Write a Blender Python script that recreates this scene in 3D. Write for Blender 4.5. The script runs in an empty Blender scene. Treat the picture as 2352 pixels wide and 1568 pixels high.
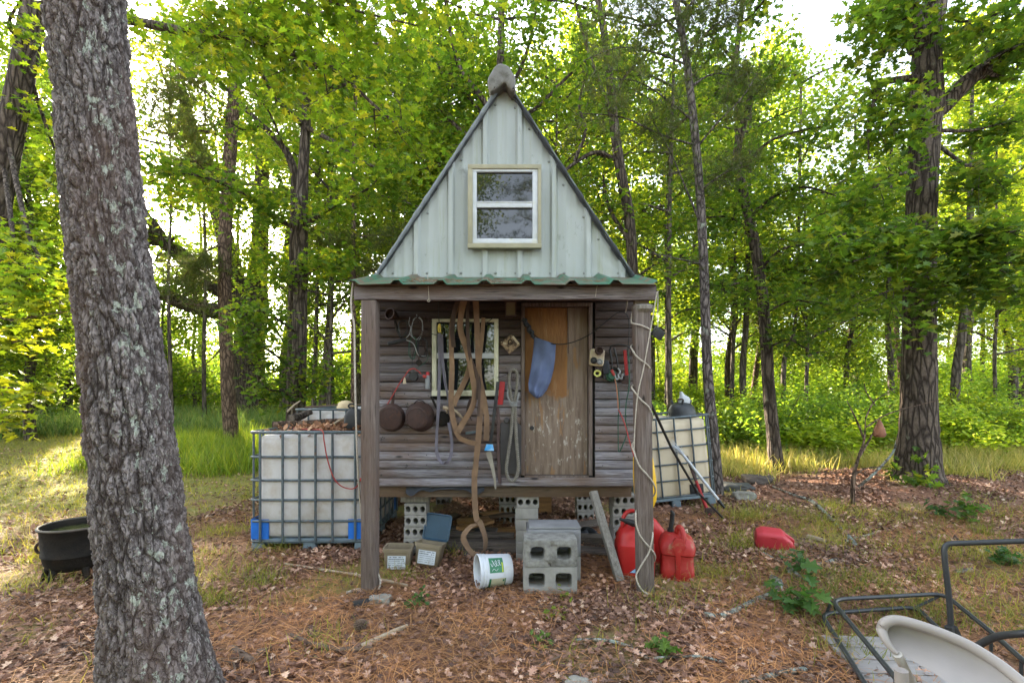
import bpy, bmesh, math, random
import numpy as np
from mathutils import Vector, Matrix, noise
random.seed(7); RNG = np.random.default_rng(11)
C = bpy.context.scene.collection
R = math.radians
# ------------------------------------------------------------------ survey of the place
F, CX, HY, CH = 1100.0, 1176.0, 905.0, 1.4       # focal (px), optical centre, horizon row, eye height
def sstep(t):
    t = np.clip(t, 0, 1); return t*t*(3-2*t)
def gz(x, y):
    x = np.asarray(x, float); y = np.asarray(y, float)
    z = .55*sstep((y-5)/14) + .018*np.maximum(y-19, 0)
    b = .018*np.sin(1.3*x+.5)*np.sin(1.1*y) + .012*np.sin(3.1*x+1)*np.cos(2.7*y+2) + .006*np.sin(7.3*x)*np.sin(6.1*y+1)
    calm = np.exp(-(((x+.1)/1.9)**4 + ((y-4.4)/1.9)**4))
    z = z + b*(1-.8*calm)
    z = z + .16*np.exp(-(((x-5.6)**2 + (y-6.75)**2)/1.6)) + .06*np.exp(-(((x+1.5)**2+(y-2.15)**2)/.35))
    return z
def g(x, y): return float(gz(x, y))
def P(x, y, Y): return Vector(((x-CX)/F*Y, Y, CH+(HY-y)/F*Y))
def G(x, y):                                      # where the sight line through a survey mark meets the ground
    lo, hi = .5, 60.
    f = lambda Y: CH+(HY-y)/F*Y - g((x-CX)/F*Y, Y)
    Y = lo
    while Y < hi and f(Y) > 0: Y += .05
    Y = min(Y, hi); return Vector(((x-CX)/F*Y, Y, g((x-CX)/F*Y, Y)))
def A1(x, y, Y): return P(803.9+.3256*x, 612.5+.3256*y, Y)
def A3(x, y, Y): return P(803.9+.293*x, 1071.9+.293*y, Y)
def A2(x, y, Y): return P(535.9+.2929*x, 880.5+.2929*y, Y)
def A4(x, y, Y): return P(1378.1+.3418*x, 842.2+.3418*y, Y)
def A5(x, y, Y): return P(1837.5+.2676*x, 1148.4+.2676*y, Y)
def AS(x, y, Y): return P(995.3+.2931*x, 673.8+.2930*y, Y)      # strap close-up
def AW(x, y, Y): return P(865.2+.1953*x, 689.1+.1953*y, Y)      # left wall close-up
# ------------------------------------------------------------------ object helpers
W = {}
def tag(o, label=None, cat=None, group=None, kind=None):
    if label: o['label'] = label
    if cat: o['category'] = cat
    if group: o['group'] = group
    if kind or cat: o['kind'] = kind or 'thing'
    return o
def thing(name, label, cat, loc=(0, 0, 0), group=None):
    o = bpy.data.objects.new(name, None); C.objects.link(o); o.empty_display_size = .1
    o.location = loc; W[o.name] = Vector(loc); return tag(o, label, cat, group)
def copy_tree(o, parent=None):
    c = o.copy(); C.objects.link(c)
    if parent is not None: c.parent = parent
    for ch in list(o.children): copy_tree(ch, c)
    return c
def mk(name, verts, faces_flat, sizes, mat, parent=None, loc=None, smooth=False, attrs=None):
    verts = np.asarray(verts, np.float32)
    if parent is not None: loc = W[parent.name]
    if loc is None: loc = (0, 0, 0)
    loc = Vector(loc)
    me = bpy.data.meshes.new(name)
    v = verts - np.array(loc, np.float32)
    me.vertices.add(len(v)); me.vertices.foreach_set('co', v.ravel())
    faces_flat = np.asarray(faces_flat, np.int32).ravel(); sizes = np.asarray(sizes, np.int32)
    me.loops.add(len(faces_flat)); me.loops.foreach_set('vertex_index', faces_flat)
    me.polygons.add(len(sizes))
    st = np.zeros(len(sizes), np.int32); st[1:] = np.cumsum(sizes)[:-1]
    me.polygons.foreach_set('loop_start', st); me.polygons.foreach_set('loop_total', sizes)
    me.polygons.foreach_set('use_smooth', np.full(len(sizes), smooth))
    for k, a in (attrs or {}).items():
        at = me.attributes.new(k, 'FLOAT', 'POINT'); at.data.foreach_set('value', np.asarray(a, np.float32))
    me.update(calc_edges=True); me.validate()
    for m in (mat if isinstance(mat, (list, tuple)) else [mat]): me.materials.append(m)
    o = bpy.data.objects.new(name, me); C.objects.link(o)
    if parent is not None: o.parent = parent
    else: o.location = loc
    W[o.name] = loc
    return o
def frame(d):
    d = d.normalized(); u = Vector((0, 0, 1)) if abs(d.z) < .9 else Vector((1, 0, 0))
    s = d.cross(u).normalized(); return s, s.cross(d).normalized()
def spline(pts, n=6):
    p = [Vector(q) for q in pts]
    if len(p) < 3: return p
    p = [p[0]*2-p[1]] + p + [p[-1]*2-p[-2]]; out = []
    for i in range(1, len(p)-2):
        a, b, c, d = p[i-1:i+3]
        for k in range(n):
            t = k/n
            out.append(.5*((2*b)+(c-a)*t+(2*a-5*b+4*c-d)*t*t+(3*b-a-3*c+d)*t**3))
    out.append(p[-2]); return out
class MB:
    def __init__(s): s.v = []; s.f = []; s.mi = []; s.cur = 0
    def add(s, vs, fs):
        b = len(s.v); s.v += [tuple(v) for v in vs]; s.f += [tuple(i+b for i in f) for f in fs]; s.mi += [s.cur]*len(fs); return s
    def box(s, c, d, rot=None):
        c = Vector(c); hx, hy, hz = d[0]/2, d[1]/2, d[2]/2
        vs = [Vector((x, y, z)) for z in (-hz, hz) for y in (-hy, hy) for x in (-hx, hx)]
        if rot is not None: vs = [rot @ v for v in vs]
        return s.add([v+c for v in vs], [(0, 2, 3, 1), (4, 5, 7, 6), (0, 1, 5, 4), (2, 6, 7, 3), (0, 4, 6, 2), (1, 3, 7, 5)])
    def beam(s, p0, p1, w, d, side=None):         # w along side, d along the third axis
        p0, p1 = Vector(p0), Vector(p1); t = (p1-p0).normalized()
        sd = Vector(side) if side is not None else frame(t)[0]
        sd = (sd - t*sd.dot(t)).normalized(); u = t.cross(sd)
        vs = [q+sd*a*w/2+u*b*d/2 for q in (p0, p1) for b in (-1, 1) for a in (-1, 1)]
        return s.add(vs, [(0, 2, 3, 1), (4, 5, 7, 6), (0, 1, 5, 4), (2, 6, 7, 3), (0, 4, 6, 2), (1, 3, 7, 5)])
    def tube(s, pts, r, n=8, closed=False, cap=True, squash=None, wob=0):
        pts = [Vector(p) for p in pts]; m = len(pts)
        rr = [r]*m if isinstance(r, (int, float)) else (list(r) if len(r) == m else [r[0]+(r[1]-r[0])*i/(m-1) for i in range(m)])
        vs, fs = [], []; prev = None
        for i, p in enumerate(pts):
            a = pts[i-1] if (i or closed) else pts[0]; b = pts[(i+1) % m] if (i < m-1 or closed) else pts[-1]
            d = (b-a)
            if d.length < 1e-9: d = Vector((0, 0, 1))
            d.normalize()
            if prev is None: sd, up = frame(d)
            else:
                sd = prev - d*prev.dot(d)
                sd = frame(d)[0] if sd.length < 1e-6 else sd.normalized(); up = sd.cross(d)
            prev = sd
            for k in range(n):
                th = 2*math.pi*k/n; q = rr[i]*(1+(random.uniform(-wob, wob) if wob else 0))
                vs.append(p + sd*math.cos(th)*q + up*math.sin(th)*q*(squash or 1))
        L = m if closed else m-1
        for i in range(L):
            for k in range(n):
                j = (i+1) % m; fs.append((i*n+k, i*n+(k+1) % n, j*n+(k+1) % n, j*n+k))
        if cap and not closed: fs += [tuple(range(n))[::-1], tuple((m-1)*n+k for k in range(n))]
        return s.add(vs, fs)
    def ribbon(s, pts, w, t, sides):
        pts = [Vector(p) for p in pts]; m = len(pts); vs, fs = [], []
        for i, p in enumerate(pts):
            d = (pts[min(i+1, m-1)]-pts[max(i-1, 0)]).normalized()
            sd = Vector(sides[i] if isinstance(sides, list) else sides); sd = (sd-d*sd.dot(d))
            sd = frame(d)[0] if sd.length < 1e-5 else sd.normalized(); u = d.cross(sd)
            ww = w[i] if isinstance(w, list) else w
            vs += [p+sd*ww/2+u*t/2, p-sd*ww/2+u*t/2, p-sd*ww/2-u*t/2, p+sd*ww/2-u*t/2]
        for i in range(m-1):
            for k in range(4): fs.append((4*i+k, 4*i+(k+1) % 4, 4*i+4+(k+1) % 4, 4*i+4+k))
        fs += [(3, 2, 1, 0), (4*m-4, 4*m-3, 4*m-2, 4*m-1)]
        return s.add(vs, fs)
    def lathe(s, prof, n=24, M=None, close=True):
        vs, fs = [], []
        for r, z in prof:
            for k in range(n):
                th = 2*math.pi*k/n; vs.append(Vector((r*math.cos(th), r*math.sin(th), z)))
        m = len(prof)
        for i in range(m-1):
            for k in range(n): fs.append((i*n+k, i*n+(k+1) % n, (i+1)*n+(k+1) % n, (i+1)*n+k))
        if close: fs += [tuple(range(n))[::-1], tuple((m-1)*n+k for k in range(n))]
        if M is not None: vs = [M @ v for v in vs]
        return s.add(vs, fs)
    def loft(s, secs, n=32, M=None, fn=None):     # (z, cx, cy, hx, hy, power) super-ellipse rings
        vs, fs = [], []
        for z, cx, cy, hx, hy, p in secs:
            for k in range(n):
                th = 2*math.pi*(k+.5)/n; c, q = math.cos(th), math.sin(th)
                x = abs(c)**(2/p)*(1 if c > 0 else -1)*hx; y = abs(q)**(2/p)*(1 if q > 0 else -1)*hy
                v = Vector((cx+x, cy+y, z)); vs.append(fn(v) if fn else v)
        m = len(secs)
        for i in range(m-1):
            for k in range(n): fs.append((i*n+k, i*n+(k+1) % n, (i+1)*n+(k+1) % n, (i+1)*n+k))
        fs += [tuple(range(n))[::-1], tuple((m-1)*n+k for k in range(n))]
        if M is not None: vs = [M @ v for v in vs]
        return s.add(vs, fs)
    def prism(s, poly, y0, y1, M=None):           # polygon in xz, extruded along y
        n = len(poly); vs = [Vector((x, y, z)) for y in (y0, y1) for x, z in poly]
        if M is not None: vs = [M @ v for v in vs]
        return s.add(vs, [tuple(range(n)), tuple(range(2*n-1, n-1, -1))]+[(k, n+k, n+(k+1) % n, (k+1) % n) for k in range(n)])
    def grid(s, fn, nu, nv):
        vs = [fn(i/nu, j/nv) for i in range(nu+1) for j in range(nv+1)]; q = nv+1
        return s.add(vs, [(i*q+j, (i+1)*q+j, (i+1)*q+j+1, i*q+j+1) for i in range(nu) for j in range(nv)])
    def build(s, name, mat, parent=None, loc=None, bevel=0, smooth=True, angle=38, seg=2):
        if parent is not None: loc = W[parent.name]
        if loc is None:
            q = np.array(s.v); loc = ((q[:, 0].min()+q[:, 0].max())/2, (q[:, 1].min()+q[:, 1].max())/2, q[:, 2].min())
        loc = Vector(loc); me = bpy.data.meshes.new(name)
        me.from_pydata([tuple(Vector(v)-loc) for v in s.v], [], s.f)
        mats = mat if isinstance(mat, (list, tuple)) else [mat]
        for m in mats: me.materials.append(m)
        if len(mats) > 1: me.polygons.foreach_set('material_index', s.mi)
        bm = bmesh.new(); bm.from_mesh(me)
        bmesh.ops.recalc_face_normals(bm, faces=bm.faces)
        if bevel:
            es = [e for e in bm.edges if len(e.link_faces) == 2 and e.calc_face_angle(0) > R(30)]
            bmesh.ops.bevel(bm, geom=es, offset=bevel, segments=seg, affect='EDGES', profile=.6)
        bm.to_mesh(me); bm.free()
        if smooth:
            me.polygons.foreach_set('use_smooth', [True]*len(me.polygons)); me.set_sharp_from_angle(angle=R(angle))
        o = bpy.data.objects.new(name, me); C.objects.link(o)
        if parent is not None: o.parent = parent
        else: o.location = loc
        W[o.name] = loc; return o
def one(mb, name, mat, label, cat, group=None, **k):
    return tag(mb.build(name, mat, **k), label, cat, group)
# ------------------------------------------------------------------ materials
def nodes(name):
    m = bpy.data.materials.new(name); m.use_nodes = True; nt = m.node_tree; nt.nodes.clear()
    out = nt.nodes.new('ShaderNodeOutputMaterial'); return m, nt, out
def N(nt, t, **k):
    n = nt.nodes.new('ShaderNode'+t)
    for a, b in k.items():
        if a in n.inputs: n.inputs[a].default_value = b
        else: setattr(n, a, b)
    return n
def col(c): return (c[0], c[1], c[2], 1)
def ramp(nt, fac, stops):
    r = N(nt, 'ValToRGB'); e = r.color_ramp.elements
    while len(e) < len(stops): e.new(.5)
    for el, (p, c) in zip(e, stops): el.position = p; el.color = col(c)
    nt.links.new(fac, r.inputs[0]); return r.outputs[0]
def mixc(nt, fac, a, b, mode='MIX'):
    m = N(nt, 'Mix', data_type='RGBA', blend_type=mode)
    for s, v in ((m.inputs[0], fac), (m.inputs[6], a), (m.inputs[7], b)):
        if isinstance(v, (int, float)): s.default_value = v
        elif isinstance(v, (tuple, list)): s.default_value = col(v)
        else: nt.links.new(v, s)
    return m.outputs[2]
def nz(nt, scale, stretch=(1, 1, 1), detail=6, rough=.6, dist=0):
    tc = N(nt, 'TexCoord'); mp = N(nt, 'Mapping'); mp.inputs['Scale'].default_value = stretch
    nt.links.new(tc.outputs['Object'], mp.inputs[0])
    n = N(nt, 'TexNoise', Scale=scale, Detail=detail, Roughness=rough, Distortion=dist); nt.links.new(mp.outputs[0], n.inputs['Vector'])
    return n.outputs[0]
def math1(nt, op, a, b=0.0, clamp=False):
    m = N(nt, 'Math', operation=op, use_clamp=clamp)
    for s, v in ((m.inputs[0], a), (m.inputs[1], b)):
        if isinstance(v, (int, float)): s.default_value = v
        else: nt.links.new(v, s)
    return m.outputs[0]
def isl(nt): return N(nt, 'NewGeometry').outputs['Random Per Island']
def finish(nt, out, base, rough=.8, metal=0, spec=.35, h=None, bump=.3, dist=.01, coat=0):
    b = N(nt, 'BsdfPrincipled', Roughness=rough if isinstance(rough, (int, float)) else .5, Metallic=metal); b.inputs['Specular IOR Level'].default_value = spec
    if isinstance(base, (tuple, list)): b.inputs['Base Color'].default_value = col(base)
    else: nt.links.new(base, b.inputs['Base Color'])
    if not isinstance(rough, (int, float)): nt.links.new(rough, b.inputs['Roughness'])
    if h is not None:
        bp = N(nt, 'Bump', Strength=bump, Distance=dist); nt.links.new(h, bp.inputs['Height']); nt.links.new(bp.outputs[0], b.inputs['Normal'])
    nt.links.new(b.outputs[0], out.inputs[0]); return b
def plain(name, c1, c2=None, scale=9, stretch=(1, 1, 1), rough=.7, bump=.25, metal=0, spec=.35, island=0, fine=60, pos=(.35, .68), dirt=None, dscale=3, dpos=(.52, .66)):
    m, nt, out = nodes(name); c2 = c2 or tuple(x*.72 for x in c1)
    base = ramp(nt, nz(nt, scale, stretch), [(pos[0], c1), (pos[1], c2)])
    if dirt: base = mixc(nt, ramp(nt, nz(nt, dscale, detail=9, rough=.7), [(dpos[0], (0, 0, 0)), (dpos[1], (1, 1, 1))]), base, dirt)
    if island:
        k = math1(nt, 'MULTIPLY_ADD', isl(nt), island); nt.nodes[-1].inputs[2].default_value = 1-island/2
        v = N(nt, 'VectorMath', operation='SCALE'); nt.links.new(base, v.inputs[0]); nt.links.new(k, v.inputs['Scale']); base = v.outputs[0]
    finish(nt, out, base, rough, metal, spec, nz(nt, fine, stretch), bump); return m
def wood(name, ax, dark, light, warm=None, island=.35, bump=.6, knots=True, shaded_brown=None):
    m, nt, out = nodes(name)
    st = [26, 26, 26]; st[ax] = 1.4
    n1 = nz(nt, 2.2, st, 9, .7, .6)
    base = ramp(nt, n1, [(.3, dark), (.5, tuple((a+b)/2 for a, b in zip(dark, light))), (.68, light)])
    if warm: base = mixc(nt, ramp(nt, nz(nt, 2.3, tuple(1.6 if i != ax else .6 for i in range(3)), 5), [(.42, (0, 0, 0)), (.62, (1, 1, 1))]), base, warm)
    if shaded_brown:                                        # dry wood under the roof stays brown, darkened further to paint in porch shade
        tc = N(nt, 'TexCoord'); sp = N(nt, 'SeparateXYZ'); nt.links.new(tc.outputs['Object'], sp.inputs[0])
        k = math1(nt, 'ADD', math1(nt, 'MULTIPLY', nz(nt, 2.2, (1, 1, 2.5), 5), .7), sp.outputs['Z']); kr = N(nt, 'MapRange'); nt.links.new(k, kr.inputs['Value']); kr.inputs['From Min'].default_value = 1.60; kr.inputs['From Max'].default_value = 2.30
        base = mixc(nt, math1(nt, 'MULTIPLY', kr.outputs[0], .9), base, mixc(nt, n1, tuple(c*.55 for c in shaded_brown), shaded_brown))
    st2 = [70, 70, 70]; st2[ax] = 2.5
    n2 = nz(nt, 2, st2, 4, .5, .3)
    base = mixc(nt, ramp(nt, n2, [(.60, (0, 0, 0)), (.72, (1, 1, 1))]), base, tuple(c*.35 for c in dark))
    if knots:
        tc = N(nt, 'TexCoord'); mp = N(nt, 'Mapping'); mp.inputs['Scale'].default_value = tuple(3 if i == ax else 9 for i in range(3)); nt.links.new(tc.outputs['Object'], mp.inputs[0])
        vo = N(nt, 'TexVoronoi', Scale=1.0); nt.links.new(mp.outputs[0], vo.inputs['Vector'])
        base = mixc(nt, ramp(nt, vo.outputs[0], [(.06, (1, 1, 1)), (.13, (0, 0, 0))]), base, tuple(c*.4 for c in dark))
    if island:
        k = math1(nt, 'MULTIPLY_ADD', isl(nt), island); nt.nodes[-1].inputs[2].default_value = 1-island/2
        v = N(nt, 'VectorMath', operation='SCALE'); nt.links.new(base, v.inputs[0]); nt.links.new(k, v.inputs['Scale']); base = v.outputs[0]
    h = math1(nt, 'ADD', n1, math1(nt, 'MULTIPLY', n2, -.8))
    finish(nt, out, base, .85, 0, .2, h, bump, .012); return m
def leafmat(name, stops, trans=.5, tint=(1.5, 1.5, .6), nscale=.7, rough=.5):
    m, nt, out = nodes(name)
    c = ramp(nt, isl(nt), stops)
    oi = N(nt, 'ObjectInfo'); c = mixc(nt, 1.0, c, ramp(nt, oi.outputs['Random'], [(0, (.82, .86, 1.1)), (.5, (1.16, 1.1, 1.15)), (1, (1.5, 1.28, 1.0))]), 'MULTIPLY')
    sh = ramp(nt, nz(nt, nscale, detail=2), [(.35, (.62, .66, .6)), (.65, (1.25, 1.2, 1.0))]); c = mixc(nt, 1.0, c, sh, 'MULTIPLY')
    b = N(nt, 'BsdfPrincipled', Roughness=rough); b.inputs['Specular IOR Level'].default_value = .3; nt.links.new(c, b.inputs['Base Color'])
    t = N(nt, 'BsdfTranslucent'); nt.links.new(mixc(nt, 1.0, c, tint, 'MULTIPLY'), t.inputs[0])
    x = N(nt, 'MixShader'); x.inputs[0].default_value = trans
    nt.links.new(b.outputs[0], x.inputs[1]); nt.links.new(t.outputs[0], x.inputs[2]); nt.links.new(x.outputs[0], out.inputs[0]); return m
def barkmat(name, dark, light, lichen=None, vs=7, stretch=.22, lpos=(.6, .66), bump=1.0, attr=False):
    m, nt, out = nodes(name)
    tc = N(nt, 'TexCoord'); mp = N(nt, 'Mapping'); mp.inputs['Scale'].default_value = (1, 1, stretch); nt.links.new(tc.outputs['Object'], mp.inputs[0])
    wn = N(nt, 'TexNoise', Scale=vs*.6, Detail=5); nt.links.new(mp.outputs[0], wn.inputs['Vector'])
    wv = mixc(nt, .10, mp.outputs[0], wn.outputs[1])
    vo = N(nt, 'TexVoronoi', Scale=vs*1.6, feature='DISTANCE_TO_EDGE'); nt.links.new(wv, vo.inputs['Vector'])
    fn = nz(nt, 34, (1, 1, .6), 8, .7)
    e = ramp(nt, vo.outputs[0], [(.0, (.45, .45, .45) if attr else (0, 0, 0)), (.16 if attr else .22, (1, 1, 1))])
    base = ramp(nt, fn, [(.33, tuple(c*.62 for c in light)), (.5, light), (.7, tuple(min(1, c*1.4) for c in light))])
    base = mixc(nt, e, dark, base)
    if attr:
        at = N(nt, 'Attribute', attribute_name='crack'); base = mixc(nt, at.outputs['Fac'], base, dark)
        base = mixc(nt, math1(nt, 'MULTIPLY', ramp(nt, nz(nt, 2.2, (1.5, 1.5, .4), 4), [(.45, (0, 0, 0)), (.6, (1, 1, 1))]), .4), base, (.15, .10, .08))
    if lichen:
        lm = ramp(nt, nz(nt, 10 if attr else 6.5, (1, 1, .8), 6, .68), [(lpos[0], (0, 0, 0)), (lpos[1], (1, 1, 1))])
        if attr:
            la = N(nt, 'Attribute', attribute_name='lich'); lm = math1(nt, 'MULTIPLY', ramp(nt, math1(nt, 'ADD', nz(nt, 24, (1, 1, .7), 6, .66), math1(nt, 'MULTIPLY', la.outputs['Fac'], .17)), [(.735, (0, 0, 0)), (.77, (1, 1, 1))]), .75)
        base = mixc(nt, lm, base, lichen)
    h = math1(nt, 'ADD', math1(nt, 'MULTIPLY', e, 1.0), math1(nt, 'MULTIPLY', fn, .8))
    finish(nt, out, base, .92, 0, .15, h, bump, .02); return m

MT = {}
MT['siding'] = wood('siding_wood', 0, (.075, .066, .069), (.33, .315, .34), (.15, .108, .09), .5, .9, shaded_brown=(.058, .038, .029))
MT['side_siding'] = wood('side_siding_wood', 1, (.075, .065, .068), (.23, .21, .225), (.12, .083, .066))
MT['beam'] = wood('beam_wood', 0, (.06, .05, .048), (.215, .185, .185), (.115, .08, .066), bump=.9)
MT['post'] = wood('post_wood', 2, (.065, .048, .04), (.20, .165, .148), (.115, .08, .064), island=0, bump=.9)
MT['lumber'] = wood('raw_lumber', 2, (.12, .11, .095), (.27, .25, .22), None, island=0)
MT['joist'] = wood('joist_wood', 0, (.045, .033, .024), (.13, .096, .066), (.095, .06, .036))
MT['oldplank'] = wood('old_plank', 0, (.06, .05, .045), (.16, .13, .11), None)
MT['gold'] = plain('split_planks', (.36, .19, .07), (.16, .08, .035), 4, (1, 6, 6), island=.5)
MT['porch_metal'] = plain('green_metal', (.018, .105, .055), (.04, .09, .058), 6, rough=.5, metal=0, dirt=(.10, .065, .04), dscale=7, dpos=(.47, .58), bump=.1)
MT['roof_metal'] = plain('grey_green_metal', (.17, .20, .185), (.11, .13, .12), 3, rough=.5, bump=.1)
MT['cap_metal'] = plain('ridge_cap_metal', (.135, .13, .115), (.085, .08, .07), 9, rough=.6, dirt=(.05, .045, .03), dscale=6)
MT['trim_grey'] = plain('grey_edge_trim', (.16, .18, .185), (.09, .10, .11), 9, rough=.6)
MT['foam'] = plain('dark_closure', (.025, .028, .032), None, 20)
MT['khaki'] = plain('khaki_trim', (.26, .24, .16), (.20, .185, .12), 7, rough=.55)
MT['white'] = plain('white_frame', (.42, .44, .46), (.35, .365, .375), 12, rough=.45, dirt=(.42, .42, .36), dscale=9, dpos=(.58, .7))
MT['cream'] = plain('cream_frame', (.50, .49, .38), (.38, .37, .27), 8, rough=.5, dirt=(.22, .22, .15), dscale=8, dpos=(.55, .68))
MT['rust'] = plain('rusty_iron', (.050, .026, .020), (.024, .014, .012), 14, rough=.75, bump=.5, dirt=(.085, .036, .02), dscale=9, dpos=(.55, .7))
MT['iron'] = plain('black_iron', (.009, .008, .0075), (.018, .015, .012), 12, rough=.85, spec=.15, bump=.5, dirt=(.03, .02, .014), dscale=8, dpos=(.55, .7))
MT['kettle_rim'] = plain('kettle_rim', (.09, .075, .06), (.05, .04, .035), 18, rough=.6)
MT['rubber'] = plain('black_rubber', (.014, .014, .015), (.022, .022, .022), 20, rough=.6)
MT['black'] = plain('black_paint', (.022, .024, .027), (.032, .034, .036), 30, rough=.42, bump=.08)
MT['galv'] = plain('galvanised', (.10, .125, .14), (.06, .075, .085), 25, rough=.5, metal=.3, bump=.15, dirt=(.13, .085, .06), dscale=12, dpos=(.58, .68))
MT['tank'] = plain('tank_plastic', (.50, .48, .475), (.41, .39, .385), 4, (1, 1, .3), rough=.5, bump=.08, dirt=(.33, .27, .21), dscale=4, dpos=(.47, .72))
MT['tank2'] = plain('tank_plastic_warm', (.56, .48, .36), (.49, .40, .28), 4, (1, 1, .3), rough=.5, bump=.08, dirt=(.35, .24, .13), dscale=5, dpos=(.58, .74))
MT['blue'] = plain('blue_plastic', (.015, .13, .50), (.012, .10, .38), 9, rough=.45, bump=.08)
MT['bluelid'] = plain('blue_lid', (.02, .05, .085), (.015, .038, .065), 9, rough=.4, bump=.08)
MT['pallet'] = plain('pallet_plastic', (.13, .17, .20), (.08, .11, .13), 9, rough=.55)
MT['concrete'] = plain('weathered_concrete', (.24, .235, .215), (.13, .125, .112), 22, rough=.95, bump=1.0, fine=70, dirt=(.07, .066, .055), dscale=7, dpos=(.52, .68))
MT['concrete2'] = plain('pale_concrete', (.265, .255, .235), (.19, .182, .168), 10, rough=.95, bump=.5, fine=140)
MT['brick'] = plain('grey_brick', (.27, .255, .235), (.18, .17, .155), 8, rough=.95, bump=.5, fine=120)
MT['slab'] = plain('pale_slab', (.21, .21, .215), (.15, .15, .155), 6, rough=.8, bump=.25, dirt=(.42, .06, .09), dscale=5.3, dpos=(.66, .72))
MT['stone'] = plain('field_stone', (.25, .235, .20), (.12, .115, .10), 9, rough=.95, bump=1.0, fine=30, dirt=(.30, .31, .25), dscale=8)
MT['slate'] = plain('dark_slab', (.085, .085, .08), (.05, .05, .048), 8, rough=.9, bump=.6)
MT['red'] = plain('red_plastic', (.40, .020, .018), (.32, .014, .013), 6, rough=.42, bump=.12, dirt=(.33, .08, .06), dscale=5, dpos=(.58, .75))
MT['reddirt'] = plain('dirty_red_plastic', (.34, .020, .016), (.26, .014, .012), 7, rough=.5, bump=.25, dirt=(.30, .16, .085), dscale=8, dpos=(.54, .66))
MT['redpink'] = plain('faded_red_plastic', (.40, .03, .042), (.35, .026, .036), 5, rough=.5, bump=.1)
MT['redbar'] = plain('red_paint', (.33, .018, .02), (.22, .014, .014), 12, rough=.6)
MT['cordred'] = plain('red_cord', (.30, .03, .025), None, 20, rough=.5)
MT['cordorange'] = plain('orange_cord', (.30, .12, .06), None, 20, rough=.5)
MT['cordgreen'] = plain('green_cord', (.012, .06, .035), None, 20, rough=.5)
MT['cordblack'] = plain('black_cord', (.012, .012, .013), None, 20, rough=.5)
MT['cordgrey'] = plain('grey_wire', (.24, .25, .25), (.14, .14, .14), 20, rough=.5)
MT['rope'] = plain('white_rope', (.46, .42, .36), (.33, .29, .24), 60, rough=.9, bump=.6, fine=200)
def ropemat(m, f):
    nt = m.node_tree; b = next(n for n in nt.nodes if n.type == 'BSDF_PRINCIPLED'); src = b.inputs['Base Color'].links[0].from_socket
    tc = N(nt, 'TexCoord'); mp = N(nt, 'Mapping'); mp.inputs['Rotation'].default_value = (.5, .6, .7); nt.links.new(tc.outputs['Object'], mp.inputs[0])
    wv = N(nt, 'TexWave', Scale=f, Distortion=.6); nt.links.new(mp.outputs[0], wv.inputs[0])
    nt.links.new(mixc(nt, 1.0, src, ramp(nt, wv.outputs['Fac'], [(.1, (.55, .53, .5)), (.6, (1.1, 1.1, 1.1))]), 'MULTIPLY'), b.inputs['Base Color'])
ropemat(MT['rope'], 45)
MT['ropegrey'] = plain('grey_rope', (.20, .185, .16), (.13, .12, .10), 50, rough=.95, bump=.8, fine=180)
ropemat(MT['ropegrey'], 30)
MT['strap'] = plain('tan_strap', (.185, .115, .067), (.11, .068, .042), 8, rough=.9, bump=.5, fine=150, island=.3)
MT['strapbrown'] = plain('brown_strap', (.062, .04, .03), (.035, .024, .02), 8, rough=.9, bump=.5, fine=150)
MT['strapgrey'] = plain('lavender_strap', (.13, .12, .15), (.08, .075, .09), 14, rough=.9, fine=150)
MT['strapend'] = plain('grey_strap_end', (.24, .22, .18), (.16, .14, .11), 14, rough=.9, fine=150)
MT['bluetag'] = plain('blue_tag', (.03, .25, .55), (.25, .42, .6), 20, rough=.5, pos=(.45, .6))
MT['denim'] = plain('denim', (.105, .135, .24), (.07, .095, .18), 5, rough=.95, bump=.5, fine=220)
MT['darkcloth'] = plain('dark_cloth', (.034, .037, .044), (.02, .022, .026), 9, rough=.95)
MT['yellow'] = plain('yellow_plastic', (.62, .38, .01), (.55, .30, .01), 9, rough=.45, bump=.05)
MT['tape'] = plain('yellow_tape', (.55, .56, .16), (.42, .43, .12), 20, rough=.5)
MT['beige'] = plain('beige_box', (.40, .34, .24), (.30, .24, .16), 8, rough=.6, dirt=(.13, .08, .05), dscale=12, dpos=(.56, .68))
MT['lamp'] = plain('lantern_panel', (.17, .14, .09), (.12, .10, .06), 6, rough=.4)
MT['plaque'] = plain('plaque', (.24, .17, .10), (.07, .045, .03), 30, rough=.7, bump=.8, fine=50, pos=(.45, .55))
MT['brass'] = plain('yellow_hook', (.60, .45, .06), None, 30, rough=.4)
MT['silver'] = plain('grey_can', (.19, .20, .21), (.13, .14, .15), 20, rough=.5)
MT['greybox'] = plain('dark_panel', (.055, .05, .05), (.035, .033, .033), 8, rough=.8)
MT['browniron'] = plain('brown_iron', (.075, .045, .04), (.05, .03, .028), 14, rough=.7)
MT['bin'] = plain('clear_bin', (.21, .17, .115), (.16, .13, .09), 6, rough=.5, bump=.15, dirt=(.17, .13, .08), dscale=6)
MT['paper'] = plain('label_paper', (.50, .53, .58), (.42, .45, .48), 14, rough=.7, dirt=(.30, .27, .2), dscale=10, dpos=(.6, .7))
MT['ink'] = plain('label_ink', (.06, .06, .075), None, 30)
MT['bucket'] = plain('bucket_white', (.52, .545, .585), (.46, .475, .51), 5, rough=.45, bump=.05, dirt=(.42, .40, .33), dscale=7, dpos=(.6, .75))
MT['lgreen'] = plain('label_green', (.02, .10, .06), (.035, .16, .08), 9, rough=.5)
MT['llime'] = plain('label_lime', (.40, .50, .06), None, 9)
MT['ltan'] = plain('label_tan', (.42, .40, .28), None, 9)
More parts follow.
